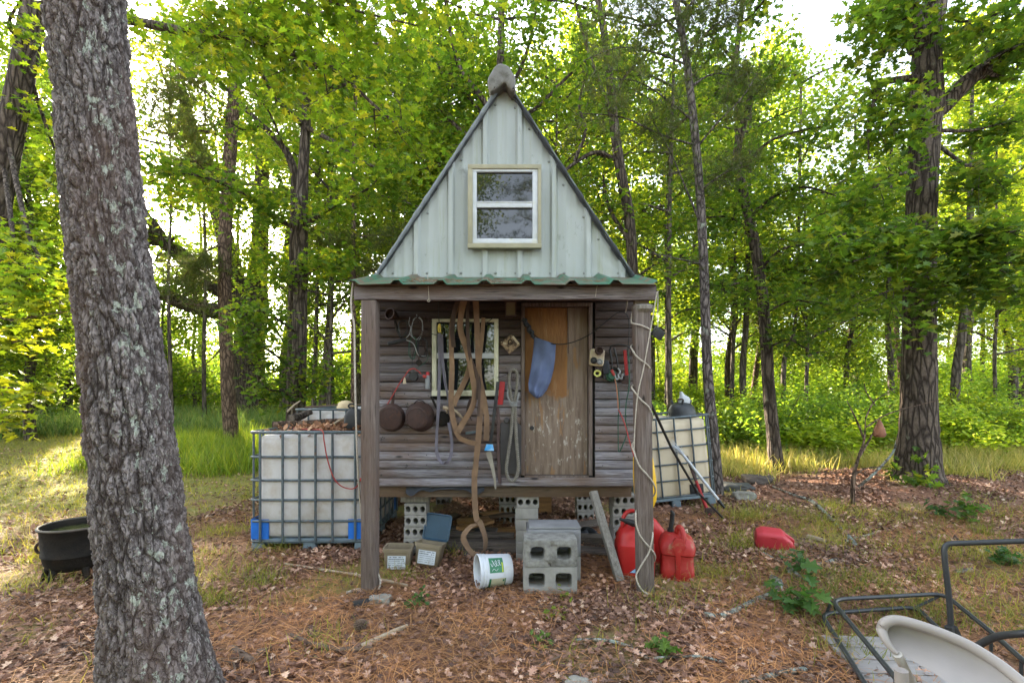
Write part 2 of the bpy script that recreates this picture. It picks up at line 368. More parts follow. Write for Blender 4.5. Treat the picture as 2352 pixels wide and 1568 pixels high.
MT['gourd'] = plain('beige_globe', (.55, .43, .26), (.45, .33, .2), 8, rough=.6, dirt=(.3, .2, .1))
MT['chairwhite'] = plain('chair_plastic', (.255, .225, .205), (.22, .197, .18), 5, rough=.45, bump=.04, dirt=(.25, .22, .19), dscale=8, dpos=(.6, .78))
MT['chairtube'] = plain('chair_leg_metal', (.32, .30, .27), (.26, .24, .21), 9, rough=.4)
MT['greyboard'] = plain('grey_plank', (.27, .25, .235), (.20, .185, .175), 4, (1, 8, 1), rough=.7)
MT['lichenstick'] = barkmat('lichen_stick', (.07, .055, .045), (.17, .145, .12), (.33, .37, .33), 18, .5, (.46, .56))
MT['stick'] = plain('brown_stick', (.15, .10, .07), (.08, .055, .04), 20, (1, 1, 1), rough=.95, bump=.6)
MT['stickpale'] = plain('pale_stick', (.36, .29, .20), (.22, .17, .12), 20, rough=.95, bump=.6)
MT['nail'] = plain('screw_head', (.20, .21, .20), None, 30, rough=.4, metal=.6)
def glassmat(name, base, ior=1.9):
    m, nt, out = nodes(name); b = finish(nt, out, base, .02, 0, .5, nz(nt, 2.5, detail=1), .02, .01); b.inputs['IOR'].default_value = ior; return m
MT['glass'] = glassmat('window_glass', (.010, .012, .014), 1.5)
MT['water'] = glassmat('kettle_water', (.05, .055, .02), 1.45)
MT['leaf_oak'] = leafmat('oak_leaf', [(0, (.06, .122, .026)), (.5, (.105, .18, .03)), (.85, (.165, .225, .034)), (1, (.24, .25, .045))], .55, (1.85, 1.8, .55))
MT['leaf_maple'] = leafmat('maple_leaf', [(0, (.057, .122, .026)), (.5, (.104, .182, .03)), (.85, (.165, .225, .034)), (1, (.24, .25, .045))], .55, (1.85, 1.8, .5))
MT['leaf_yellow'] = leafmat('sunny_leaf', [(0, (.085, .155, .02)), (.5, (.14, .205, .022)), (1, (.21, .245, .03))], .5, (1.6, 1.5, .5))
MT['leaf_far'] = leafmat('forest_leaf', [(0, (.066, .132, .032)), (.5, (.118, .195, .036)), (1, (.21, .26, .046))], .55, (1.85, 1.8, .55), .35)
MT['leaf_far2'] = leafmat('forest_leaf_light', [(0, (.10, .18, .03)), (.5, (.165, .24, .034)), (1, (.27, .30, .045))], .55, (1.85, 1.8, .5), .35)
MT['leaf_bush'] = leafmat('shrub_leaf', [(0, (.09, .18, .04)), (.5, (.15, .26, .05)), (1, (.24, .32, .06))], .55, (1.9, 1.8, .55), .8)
MT['leaf_sunlit'] = leafmat('sunlit_shrub_leaf', [(0, (.15, .26, .05)), (.5, (.24, .36, .06)), (1, (.35, .43, .08))], .5, (1.7, 1.7, .6), .8)  # shrub leaf copy, brightened to stand in for sun on the right edge
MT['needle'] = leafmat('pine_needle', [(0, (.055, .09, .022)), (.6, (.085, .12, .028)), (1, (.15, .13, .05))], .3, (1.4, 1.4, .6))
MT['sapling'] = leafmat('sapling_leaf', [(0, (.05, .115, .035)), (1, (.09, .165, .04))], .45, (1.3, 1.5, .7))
MT['grass'] = leafmat('grass_blade', [(0, (.12, .17, .03)), (.6, (.24, .26, .05)), (1, (.38, .33, .11))], .45, (1.5, 1.4, .6), .5)
MT['grass_lush'] = leafmat('lush_grass', [(0, (.08, .16, .03)), (.6, (.15, .24, .04)), (1, (.25, .29, .06))], .45, (1.4, 1.4, .6), .5)
MT['grass_tan'] = leafmat('tan_grass', [(0, (.22, .27, .06)), (.5, (.38, .37, .10)), (1, (.55, .45, .20))], .45, (1.4, 1.3, .7), .8)
MT['grass_blue'] = leafmat('blue_green_grass', [(0, (.09, .17, .06)), (.6, (.14, .22, .07)), (1, (.24, .27, .09))], .45, (1.4, 1.4, .7), .6)
MT['litter'] = leafmat('fallen_leaf', [(0, (.06, .036, .029)), (.35, (.165, .092, .068)), (.7, (.275, .16, .118)), (.93, (.42, .275, .215)), (1, (.56, .43, .34))], .12, (1.2, 1.0, .7), 1.6, .75)
MT['pineneedle'] = leafmat('fallen_needle', [(0, (.13, .068, .04)), (.5, (.225, .12, .068)), (1, (.36, .22, .13))], .1, (1.2, 1, .7), 1.2, .7)
MT['bark_pine'] = barkmat('pine_bark', (.034, .025, .021), (.215, .188, .180), (.38, .41, .34), 30, .35, (.60, .68), .8, True)
MT['bark_grey'] = barkmat('grey_pine_bark', (.035, .028, .026), (.15, .125, .115), (.25, .27, .22), 14, .3, (.60, .70), .9)
MT['bark_oak'] = barkmat('oak_bark', (.028, .021, .017), (.115, .090, .072), (.19, .20, .15), 11, .18, (.62, .72), 1.0)
MT['bark_brown'] = barkmat('brown_bark', (.045, .03, .022), (.165, .112, .08), (.17, .16, .11), 12, .3, (.64, .74), 1.0)
MT['bark_far'] = barkmat('far_bark', (.035, .028, .023), (.12, .098, .08), None, 8, .2, bump=.7)
SUN_E, SKY_E, EXPO, DEN = 5.0, .15, 3.3, True
# ================================================================== ground
def mask_grass(x, y):
    x = np.asarray(x, float); y = np.asarray(y, float)
    yb = np.where(x < -1.6, 4.25+.5*(x+4), np.where(x > 1.6, 7.5-.05*(x-2), 6.9))
    w = .55*np.sin(1.7*x+.6*y)+.45*np.sin(.8*x-1.9*y+1)+.35*np.sin(3.7*x+2.1*y)
    m = sstep((y-yb+.8*w)/2.2)
    p = sstep((np.sin(2.3*x+1.1)*np.sin(2.9*y+.4)+.5*np.sin(5.1*x-3*y)-.45)/.6)*.9
    return np.clip(np.maximum(m, p*sstep((y-1.8)/1.5)), 0, 1)
def build_ground():
    n = 300; u = np.linspace(-1, 1, n+1)
    xs = 75*np.sign(u)*np.abs(u)**2.6 + u*5; ys = 4 + 75*np.sign(u)*np.abs(u)**2.6 + u*5
    X, Y = np.meshgrid(xs, ys); Z = gz(X, Y)
    v = np.stack([X, Y, Z], -1).reshape(-1, 3)
    i = np.arange(n*(n+1)).reshape(n, n+1)[:, :n]; q = n+1
    f = np.stack([i, i+1, i+1+q, i+q], -1).reshape(-1, 4)
    m, nt, out = nodes('forest_floor')
    a = ramp(nt, nz(nt, 24, detail=9, rough=.75), [(.3, (.09, .05, .037)), (.5, (.21, .118, .084)), (.7, (.35, .215, .155))])
    b = ramp(nt, nz(nt, 1.1, detail=5), [(.4, (.75, .75, .75)), (.62, (1.15, 1.08, 1.0))]); a = mixc(nt, 1.0, a, b, 'MULTIPLY')
    gcol = ramp(nt, nz(nt, 7, detail=7, rough=.7), [(.32, (.11, .14, .03)), (.5, (.22, .23, .06)), (.68, (.33, .28, .10))])
    at = N(nt, 'Attribute', attribute_name='grass')
    k = math1(nt, 'MULTIPLY', at.outputs['Fac'], ramp(nt, nz(nt, 5, detail=6, rough=.7), [(.3, (.25, .25, .25)), (.55, (1, 1, 1))]))
    finish(nt, out, mixc(nt, k, a, gcol), .95, 0, .1, nz(nt, 40, detail=8, rough=.75), 1.0, .02)
    o = mk('ground', v, f, np.full(len(f), 4), m, smooth=True, attrs={'grass': mask_grass(X, Y).ravel()*.85})
    tag(o, kind='structure')
build_ground()
# ================================================================== leaf templates and scatter
def tpl_lobed():
    h = [(.19, .10), (.11, .26), (.44, .36), (.20, .50), (.40, .72), (.13, .74)]
    L = [(0, 0)] + h + [(0, 1)]
    z = lambda x, y: .28*abs(x)-.18*y*y
    v = [(0, 0, 0)] + [(x, y, z(x, y)) for x, y in h] + [(0, 1, z(0, 1))] + [(-x, y, z(x, y)) for x, y in h]
    return np.array(v), [[0, 1, 2, 3, 4, 5, 6, 7], [7, 13, 12, 11, 10, 9, 8, 0]]
def tpl_ovate(cup=.3, w=.3):
    z = lambda x, y: cup*abs(x)-.15*y*y
    p = [(0, 0), (w, .35), (w*.75, .7), (0, 1), (-w*.75, .7), (-w, .35)]
    return np.array([(x, y, z(x, y)) for x, y in p]), [[0, 1, 2, 3], [3, 4, 5, 0]]
def tpl_curl():
    p = [(0, 0, 0), (.34, .3, .16), (.22, .62, .02), (.05, 1, .20), (-.2, .7, .22), (-.33, .35, .05)]
    return np.array(p), [[0, 1, 2, 3], [3, 4, 5, 0]]
def tpl_blade():
    v = []
    for t, w in ((0, .5), (.4, .42), (.75, .25)):
        b = .38*t*t
        v += [(-w, b, t), (w, b, t)]
    v.append((0, .42, .98)); return np.array(v), [[0, 1, 3, 2], [2, 3, 5, 4], [4, 5, 6]]
def tpl_needles(n=9):
    v, f = [], []; r = np.random.default_rng(3)
    for i in range(n):
        th = 2*math.pi*i/n+r.uniform(-.3, .3); e = r.uniform(.15, 1.1); d = np.array([math.cos(th)*math.cos(e), math.sin(th)*math.cos(e), math.sin(e)])
        s = np.cross(d, [0.3, .2, 1]); s /= np.linalg.norm(s); b = len(v)
        v += [s*.022, -s*.022, d]; f.append([b, b+1, b+2])
    return np.array(v), f
LOBED, OVATE, CURL, BLADE, NEEDLES = tpl_lobed(), tpl_ovate(), tpl_curl(), tpl_blade(), tpl_needles()
def basis(nrm, spin):
    nrm = nrm/np.maximum(np.linalg.norm(nrm, axis=1, keepdims=True), 1e-9)
    ref = np.where(np.abs(nrm[:, 2:3]) < .9, np.array([[0, 0, 1.]]), np.array([[1., 0, 0]]))
    t = np.cross(ref, nrm); t /= np.linalg.norm(t, axis=1, keepdims=True); b = np.cross(nrm, t)
    c, s = np.cos(spin)[:, None], np.sin(spin)[:, None]
    return np.stack([t*c+b*s, -t*s+b*c, nrm], -1)
def scatter(name, tpl, pos, nrm, size, mat, spin=None, rng=RNG, wide=None, **k):
    tv, tf = tpl; n = len(pos)
    if spin is None: spin = rng.uniform(0, 2*math.pi, n)
    Rm = basis(nrm, spin); s = np.broadcast_to(np.asarray(size, float), (n,))[:, None, None]
    T = np.broadcast_to(tv, (n,)+tv.shape).copy()*s
    if wide is not None: T[:, :, 0] *= (np.broadcast_to(wide, (n,))/s[:, 0, 0])[:, None]
    v = np.einsum('nij,nkj->nki', Rm, T) + pos[:, None, :]
    fl = np.concatenate([np.array(f) for f in tf]); sz = np.array([len(f) for f in tf])
    ff = (fl[None, :] + (np.arange(n)*len(tv))[:, None]).ravel()
    return mk(name, v.reshape(-1, 3), ff, np.tile(sz, n), mat, **k)
def rand_nrm(n, tilt, rng=RNG):
    v = rng.normal(0, tilt, (n, 3)); v[:, 2] = 1; return v
# ------------------------------------------------------------------ ground cover
FOOT = [(-1.0, 1.0, 3.95, 6.4), (-2.35, -1.28, 4.22, 7.0), (1.65, 2.75, 5.5, 6.9)]
def wedge(n, y0, y1, pw=1.0, side=1.12, rng=RNG):
    y = y0+(y1-y0)*rng.random(n)**pw; x = rng.uniform(-1, 1, n)*(side*y+1.3); return x, y
def litter():
    rng = np.random.default_rng(5)
    for nm, tpl, n, y0, y1, s0, s1, pw in (('fallen_leaves', LOBED, 62000, .6, 4.4, .024, .052, .75), ('leaf_litter', CURL, 100000, 3.9, 10.5, .034, .064, .8)):
        x, y = wedge(n, y0, y1, pw, rng=rng)
        keep = rng.random(n) > mask_grass(x, y)*.92
        pn = sstep((np.sin(1.9*x+.3)*np.sin(2.3*y+1.2)+.6*np.sin(4.1*x-2.7*y))*.8+.55)
        keep &= rng.random(n) < .35+.65*pn
        x, y = x[keep], y[keep]; z = gz(x, y)+rng.uniform(.0, .03, len(x))
        o = scatter(nm, tpl, np.stack([x, y, z], 1), rand_nrm(len(x), .42, rng), rng.uniform(s0, s1, len(x)), MT['litter'], rng=rng)
        tag(o, 'brown curled oak leaves carpeting the clearing' if nm == 'fallen_leaves' else 'brown dry leaf litter round the shed and under the trees', 'leaves', kind='stuff')
    n = 95000; x, y = wedge(n, .6, 5.6, .8, rng=rng)
    pn = sstep((np.sin(1.9*x+.3)*np.sin(2.3*y+1.2)+.6*np.sin(4.1*x-2.7*y))*-.8+.6); kk = rng.random(n) < .3+.7*pn; x, y = x[kk], y[kk]
    v = np.array([(-.5, 0, 0), (.5, 0, 0), (.5, .5, .06), (-.5, .5, .06), (.5, 1, 0), (-.5, 1, 0)])
    o = scatter('pine_needles', (v, [[0, 1, 2, 3], [3, 2, 4, 5]]), np.stack([x, y, gz(x, y)+rng.uniform(.004, .035, len(x))], 1), rand_nrm(len(x), .16, rng), rng.uniform(.07, .15, len(x)), MT['pineneedle'], wide=.0023, rng=rng)
    tag(o, 'orange brown pine needles strewn over the clearing', 'pine needles', kind='stuff')
    mb = MB(); rr = random.Random(4)
    for i in range(260):
        yy = 1.3+6.5*rr.random(); xx = rr.uniform(-1, 1)*1.1*yy; a = rr.uniform(0, 6.28); L = rr.uniform(.08, .42)
        p = [Vector((xx+math.cos(a+.3*k)*L*k/3, yy+math.sin(a+.3*k)*L*k/3, 0)) for k in range(4)]
        for q in p: q.z = g(q.x, q.y)+rr.uniform(.01, .03)
        mb.tube(p, [rr.uniform(.002, .006), .0015], 5)
    tag(mb.build('fallen_twigs', MT['stick'], loc=(0, 3, 0)), 'small dead twigs littering the leaf covered ground', 'twigs', kind='stuff')
litter()
def grass(name, mat, label, x, y, h0, h1, w, lean=.35, seed=1, cat='grass'):
    rng = np.random.default_rng(seed); n = len(x)
    o = scatter(name, BLADE, np.stack([x, y, gz(x, y)-.01], 1), rand_nrm(n, lean, rng), rng.uniform(h0, h1, n)*rng.uniform(.6, 1, n), mat, wide=w, rng=rng)
    return tag(o, label, cat, kind='stuff')
def field(n, x0, x1, y0, y1, seed, th=.35, fn=None):
    rng = np.random.default_rng(seed); x = rng.uniform(x0, x1, n); y = rng.uniform(y0, y1, n)
    m = mask_grass(x, y) if fn is None else fn(x, y)
    k = (rng.random(n) < m) & (np.abs(x) < 1.2*y+1)
    for a, b, c, d in FOOT: k &= ~((x > a) & (x < b) & (y > c) & (y < d))
    return x[k], y[k]
x, y = field(130000, -13, 14, 2.0, 13, 21, fn=lambda x, y: mask_grass(x, y)**1.3); grass('short_grass', MT['grass'], 'short patchy green grass growing through the leaf litter', x, y, .05, .15, .006, .55, 2)
x, y = field(36000, -20, -1.2, 11.2, 19, 22, fn=lambda x, y: sstep((y-11.6+.8*np.sin(x*1.3))/1.6)); grass('blue_green_grass', MT['grass_blue'], 'tall soft blue green grass before the left woods', x, y, .3, .8, .022, .35, 3)
x, y = field(26000, -8.0, -2.2, 7.6, 11.6, 23, fn=lambda x, y: sstep((y-8.0+.5*np.sin(x*2.2)+.12*(x+8))/1.4)*sstep((x+8.2)/1.2)); grass('bright_grass', MT['grass_lush'], 'lush bright green grass beside the left water tank', x, y, .25, .6, .014, .35, 4)
x, y = field(42000, 1.9, 15, 7.1, 11.2, 24, fn=lambda x, y: sstep((y-7.55+.3*np.sin(x*2)+.2*np.sin(x*5+y))/.8)); grass('dry_grass', MT['grass_tan'], 'tall yellow seeding grass strip before the right woods', x, y, .16, .44, .012, .35, 5)
rng = np.random.default_rng(31); pts = []
for px, py, n, s in ((640, 1262, 260, .10), (2010, 1195, 500, .20), (1720, 1190, 320, .13), (610, 1345, 160, .07), (2190, 1270, 420, .2), (2330, 1290, 300, .2), (1960, 1260, 250, .22), (2060, 1480, 160, .1), (1950, 1500, 260, .12), (1500, 1390, 120, .1), (2250, 1150, 250, .3), (760, 1480, 90, .1), (930, 1330, 90, .08), (1040, 1280, 70, .05)):
    c = G(px, py); pts.append(np.stack([rng.normal(c.x, s, n), rng.normal(c.y, s, n)], 1))
for k in range(85):
    if k % 3: c = G(rng.uniform(1640, 2350), rng.uniform(1165, 1440))
    else: c = G(rng.uniform(0, 600), rng.uniform(1120, 1400))
    n = int(rng.uniform(40, 170)); s = rng.uniform(.05, .17); pts.append(np.stack([rng.normal(c.x, s*1.4, n), rng.normal(c.y, s, n)], 1))
pts = np.concatenate(pts); grass('grass_tufts', MT['grass'], 'small green grass tufts scattered over the leafy clearing', pts[:, 0], pts[:, 1], .06, .2, .005, .55, 6)
# ================================================================== trees
class Tree:
    def __init__(s, seed): s.mb = MB(); s.pos = []; s.nrm = []; s.r = random.Random(seed); s.g = np.random.default_rng(seed); s.q = []
    def trunk(s, pts, radii, n=14, wob=.04, sub=5):
        p = spline(pts, sub); m = len(p); t = np.linspace(0, 1, len(radii)); rr = np.interp(np.linspace(0, 1, m), t, radii)
        s.mb.tube(p, list(rr), n, wob=wob); return p
    def leaves(s, c, n, sg, tilt=.5):
        c = np.asarray(c, float); s.pos.append(s.g.normal(0, 1, (n, 3))*np.asarray(sg)+c); s.nrm.append(rand_nrm(n, tilt, s.g))
    def twig(s, p, d, L, r, nl, sg, droop=.15, n=4, tilt=.5):
        q = [Vector(p)]; d = Vector(d).normalized()
        for i in range(3):
            d = (d+Vector((s.r.gauss(0, .22), s.r.gauss(0, .22), s.r.gauss(0, .15)-droop))).normalized(); q.append(q[-1]+d*L/3)
        s.mb.tube(q, [r, r*.3], n, cap=False)
        for i in range(nl):
            t = s.r.uniform(.25, 1.05)*3; k = min(int(t), 2); c = q[k].lerp(q[k+1], t-k); s.leaves(c, 1, sg, tilt)
        return q
    def limb(s, pts, r0, r1, tw=8, L=.6, nl=14, sg=.09, start=.2, sub=4, droop=.12, up=.1, n=7, tilt=.5, spread=1.0, br=2):
        p = spline(pts, sub); m = len(p); s.mb.tube(p, [r0, r1], n, wob=.05)
        for i in range(tw):
            t = start+(1-start)*(i+s.r.random())/tw; k = min(int(t*(m-1)), m-2); c = p[k].lerp(p[k+1], t*(m-1)-k); d = (p[k+1]-p[k]).normalized()
            a = Vector((s.r.gauss(0, 1), s.r.gauss(0, 1), s.r.gauss(up, .45))).normalized()*spread
            q = s.twig(c, d*.55+a, L*s.r.uniform(.5, 1.1), max(.004, r1*.6), nl, sg, droop, tilt=tilt)
            for b in range(br):
                j = s.r.randint(1, 2); a2 = Vector((s.r.gauss(0, 1), s.r.gauss(0, 1), s.r.gauss(0, .4)))
                s.twig(q[j], (q[j+1]-q[j]).normalized()*.6+a2, L*.5*s.r.uniform(.5, 1), .004, max(1, nl//2), sg, droop, 3, tilt)
        return p
    def done(s, name, label, cat, loc, bark, leaf, tpl, size, group=None, loc_local=False):
        root = thing(name, label, cat, loc, group); s.mb.build('trunk', bark, root, smooth=True, angle=70)
        if s.pos:
            pos = np.concatenate(s.pos); nr = np.concatenate(s.nrm)
            scatter('crown', tpl, pos, nr, s.g.uniform(size[0], size[1], len(pos)), leaf, rng=s.g, parent=root)
        return root
# ---------------------------------------------------------------- prototypes of the forest, built at the origin
def proto(kind, name, label, seed, H, r0, base, spread, nl, bark, leaf, size, group):
    t = Tree(seed); r = t.r
    if kind == 'bush':
        for i in range(9):
            a = r.uniform(0, 6.28); e = r.uniform(.5, 1.3); L = H*r.uniform(.6, 1.05); d = Vector((math.cos(a)*math.cos(e)*spread/H*1.5, math.sin(a)*math.cos(e)*spread/H*1.5, math.sin(e)))
            p = [Vector((0, 0, -.1)), d*L*.4, d*L*.8+Vector((0, 0, -.05*L)), d*L+Vector((0, 0, -.1*L))]
            t.mb.tube(spline(p, 3), [r0, .004], 5)
            for k in range(nl//9//10):
                u = r.uniform(.2, 1); c = p[0].lerp(p[3], u); t.leaves(c+Vector((r.gauss(0, .2*spread), r.gauss(0, .2*spread), r.gauss(0, .1*H))), 10, (.16, .16, .09), .6)
        return t.done(name, label, 'shrub', (0, 0, 0), bark, leaf, OVATE, size, group)
    lean = Vector((r.gauss(0, .03), r.gauss(0, .03), 1)); pts = [Vector((0, 0, -.2))]+[lean*(H*.97*k/6)+Vector((r.gauss(0, .012*H), r.gauss(0, .012*H), 0)) for k in range(1, 7)]
    tr = t.trunk(pts, [r0*1.25, r0, r0*.85, r0*.7, r0*.5, r0*.3, .02], 9)
    m = len(tr); nb = 26 if kind == 'oak' else 30; per = nl//nb
    for i in range(nb):
        u = base+(1-base)*((i+r.random())/nb)**.9*.98; k = min(int(u*(m-1)), m-2); c = tr[k]; a = 2.4*i+r.uniform(-.5, .5)
        L = spread*(math.sin(math.pi*min(.98, .18+.8*(u-base)/(1-base)))**.7)*r.uniform(.6, 1.15); e = r.uniform(-.05, .6) if kind == 'oak' else r.uniform(-.15, .35)
        d = Vector((math.cos(a)*math.cos(e), math.sin(a)*math.cos(e), math.sin(e)))
        p = [c, c+d*L*.5+Vector((r.gauss(0, .12), r.gauss(0, .12), .1)), c+d*L+Vector((r.gauss(0, .2), r.gauss(0, .2), r.uniform(-.2, .3)))]
        t.mb.tube(spline(p, 3), [max(.012, r0*.32*(1-u*.7)), .006], 5)
        step = 12 if kind == 'oak' else 5
        for k in range(per//step):
            w = r.uniform(.25, 1.08); q = p[0].lerp(p[1], w*2) if w < .5 else p[1].lerp(p[2], w*2-1)
            o = Vector((r.gauss(0, .34), r.gauss(0, .34), r.gauss(0, .17)))*(.6+.4*L/spread); t.leaves(q+o, step, (.22, .22, .09) if kind == 'oak' else (.12, .12, .07), .55)
    return t.done(name, label, 'tree', (0, 0, 0), bark, leaf, OVATE if kind == 'oak' else NEEDLES, size, group)
FG = 'trees of the forest round the clearing'; BG = 'shrubs of the forest understory'
PR = [proto('oak', 'forest_tree', 'broad leafy tree in the crowded forest with a mid green crown', 1, 13.5, .16, .28, 3.2, 15000, MT['bark_far'], MT['leaf_far'], (.09, .16), FG),
      proto('oak', 'forest_tree', 'tall slim forest tree with a yellowish green crown on a long bare stem', 2, 15, .13, .38, 2.6, 13500, MT['bark_far'], MT['leaf_far2'], (.09, .16), FG),
      proto('oak', 'forest_tree', 'small forest tree leafy from low down between taller trunks', 3, 8, .09, .16, 2.3, 12500, MT['bark_far'], MT['leaf_far'], (.08, .145), FG),
      proto('oak', 'forest_tree', 'young slender forest tree with light sunlit foliage', 4, 10.5, .08, .2, 2.4, 12500, MT['bark_far'], MT['leaf_far2'], (.08, .145), FG),
      proto('pine', 'forest_pine', 'thin needle leaved pine standing among the leafy forest trees', 5, 14, .13, .35, 2.2, 3600, MT['bark_brown'], MT['needle'], (.17, .28), 'pines of the forest')]
BU = [proto('bush', 'forest_shrub', 'dense green shrub filling the forest edge', 6, 2.4, .02, .3, 1.3, 5400, MT['bark_far'], MT['leaf_bush'], (.07, .14), BG),
      proto('bush', 'forest_shrub', 'loose yellow green shrub at the foot of the forest', 8, 1.7, .016, .3, 1.2, 4200, MT['bark_far'], MT['leaf_far2'], (.06, .125), BG)]
BU.append(proto('bush', 'forest_shrub', 'lime green shrub with sunlight put into its leaf colour, edge of right woods', 9, 2.0, .018, .3, 1.4, 5200, MT['bark_far'], MT['leaf_sunlit'], (.07, .15), 'bright shrubs along the right woods'))
used = set()
def place(p, x, y, s, rot, sz=1.0):
    o = p if p.name not in used else copy_tree(p)
    used.add(p.name); o.location = (x, y, g(x, y)-.05); o.rotation_euler = (0, 0, rot); o.scale = (s, s, s*sz); return o
def forest():
    r = random.Random(17)
    for Y, sp, lo, hi in ((13.2, 3.4, .55, .85), (16.5, 3.3, .6, .95), (20.5, 3.8, .7, 1.05), (25, 4.4, .8, 1.1), (31, 5, .85, 1.2), (38, 6, .9, 1.25)):
        n = int(2*1.2*Y/sp)
        for i in range(n+1):
            x = -1.2*Y+i*sp+r.uniform(-.4, .4)*sp; y = Y+r.uniform(-1.6, 1.6); az = x/y
            if (y < 15 and -.95 < az < -.28) or (y < 18.5 and -.68 < az < -.42): continue
            if abs(az) < .12 and y < 14: continue
            if y < 15.2 and az > .16 and r.random() < .6: continue
            k = r.choices(range(5), (3, 2.2, 3, 3, 1.6))[0]; s = r.uniform(lo, hi)
            if .5 < az < .80: k = 2; s = min(s, (1.4+.42*y)/8*.9)
            if -.80 < az < -.55 and y < 36: k = r.choice((2, 3)); s = min(s, (1.4+.42*y)/(8 if k == 2 else 10.5))
            if az < .25 and y > 16:
                if r.random() < .62: continue
                k = r.choice((2, 2, 3)); s = r.uniform(.6, .85)
            place(PR[k], x, y, s, r.uniform(0, 6.28), r.uniform(.9, 1.12))
    for Y, sp, lo, hi in ((12.6, 1.9, .55, .95), (15.5, 2.0, .7, 1.2), (19.5, 2.3, .9, 1.5), (24, 2.8, 1.1, 1.8), (30, 3.0, 1.5, 2.4)):
        for i in range(int(2*1.2*Y/sp)+1):
            x = -1.2*Y+i*sp+r.uniform(-.5, .5)*sp; y = Y+r.uniform(-1, 1)
            if y < 17.5 and -1.3 < x/y < -.2: continue
            if abs(x/y) < .1 and y < 14: continue
            place(BU[r.choice((0, 0, 1))], x, y, r.uniform(lo, hi), r.uniform(0, 6.28), r.uniform(.8, 1.2))
    for px, y in ((470, 19), (540, 20), (655, 17), (735, 15), (830, 16.5), (925, 14.5), (1000, 17), (1090, 14), (1210, 15.5), (1300, 16.5), (1400, 18), (1490, 15), (1590, 17), (1680, 16), (1740, 19), (2230, 15), (2320, 18), (150, 17), (20, 15)):
        place(PR[r.choice((0, 1, 1))], (px-CX)/F*y, y, r.uniform(.78, .95), r.uniform(0, 6.28), r.uniform(.95, 1.1))
    for i in range(30):
        y = r.uniform(15.5, 22); x = y*r.uniform(-1.15, .12); 
        if -.68 < x/y < -.42 and y < 19: continue
        place(PR[2], x, y, r.uniform(.42, .66), r.uniform(0, 6.28), r.uniform(.85, 1.1))
    for i in range(34):                               # right edge of the clearing
        x = r.uniform(3.2, 13.5); y = r.uniform(9.9, 11.8)
        place(BU[r.choice((0, 1, 2, 2))], x, y, r.uniform(.5, .95), r.uniform(0, 6.28), r.uniform(.75, 1.1))
    for x, y, k, s in BEHIND: place(PR[k], x, y, s, r.uniform(0, 6.28))
    for i in range(26): place(BU[0], -17+34*i/25+r.uniform(-.6, .6), -9.5+r.uniform(-1.5, 1.5)-.02*abs(i-13)**2*-1, r.uniform(.9, 1.5), r.uniform(0, 6.28))
BEHIND = [(-9, -9, 2, 1.1), (-5.5, -11, 3, 1.05), (-2.2, -10.5, 3, 1.0), (.9, -12.5, 4, .9), (4.5, -10, 2, 1.2), (8, -10, 3, 1), (12, -8, 2, 1.1), (-13, -6, 2, 1.1), (-12, -13, 1, .9), (-7, -16, 0, .9), (-3, -16, 2, 1.2), (2.5, -17, 2, 1.25), (7, -16, 0, .9), (12, -14, 1, .9), (-14, 4, 2, 1), (14, 2, 2, 1.), (-11.5, 8.5, 2, .8), (12.5, 8.6, 3, .8)]
forest()
# ================================================================== the trees one can tell apart
def px_trunk(marks, Y, ext=None, dy=0):            # marks (x, y, half width) from the ground up, all at distance Y
    n = len(marks); pts = [P(x, y, Y+dy*i/max(1, n-1)) for i, (x, y, w) in enumerate(marks)]; rad = [w*Y/F*F/math.sqrt(F*F+(x-CX)**2) for x, y, w in marks]     # a stem seen off axis looks wider than it is
    for q, rr in ext or []: pts.append(Vector(q)); rad.append(rr)
    return pts, rad
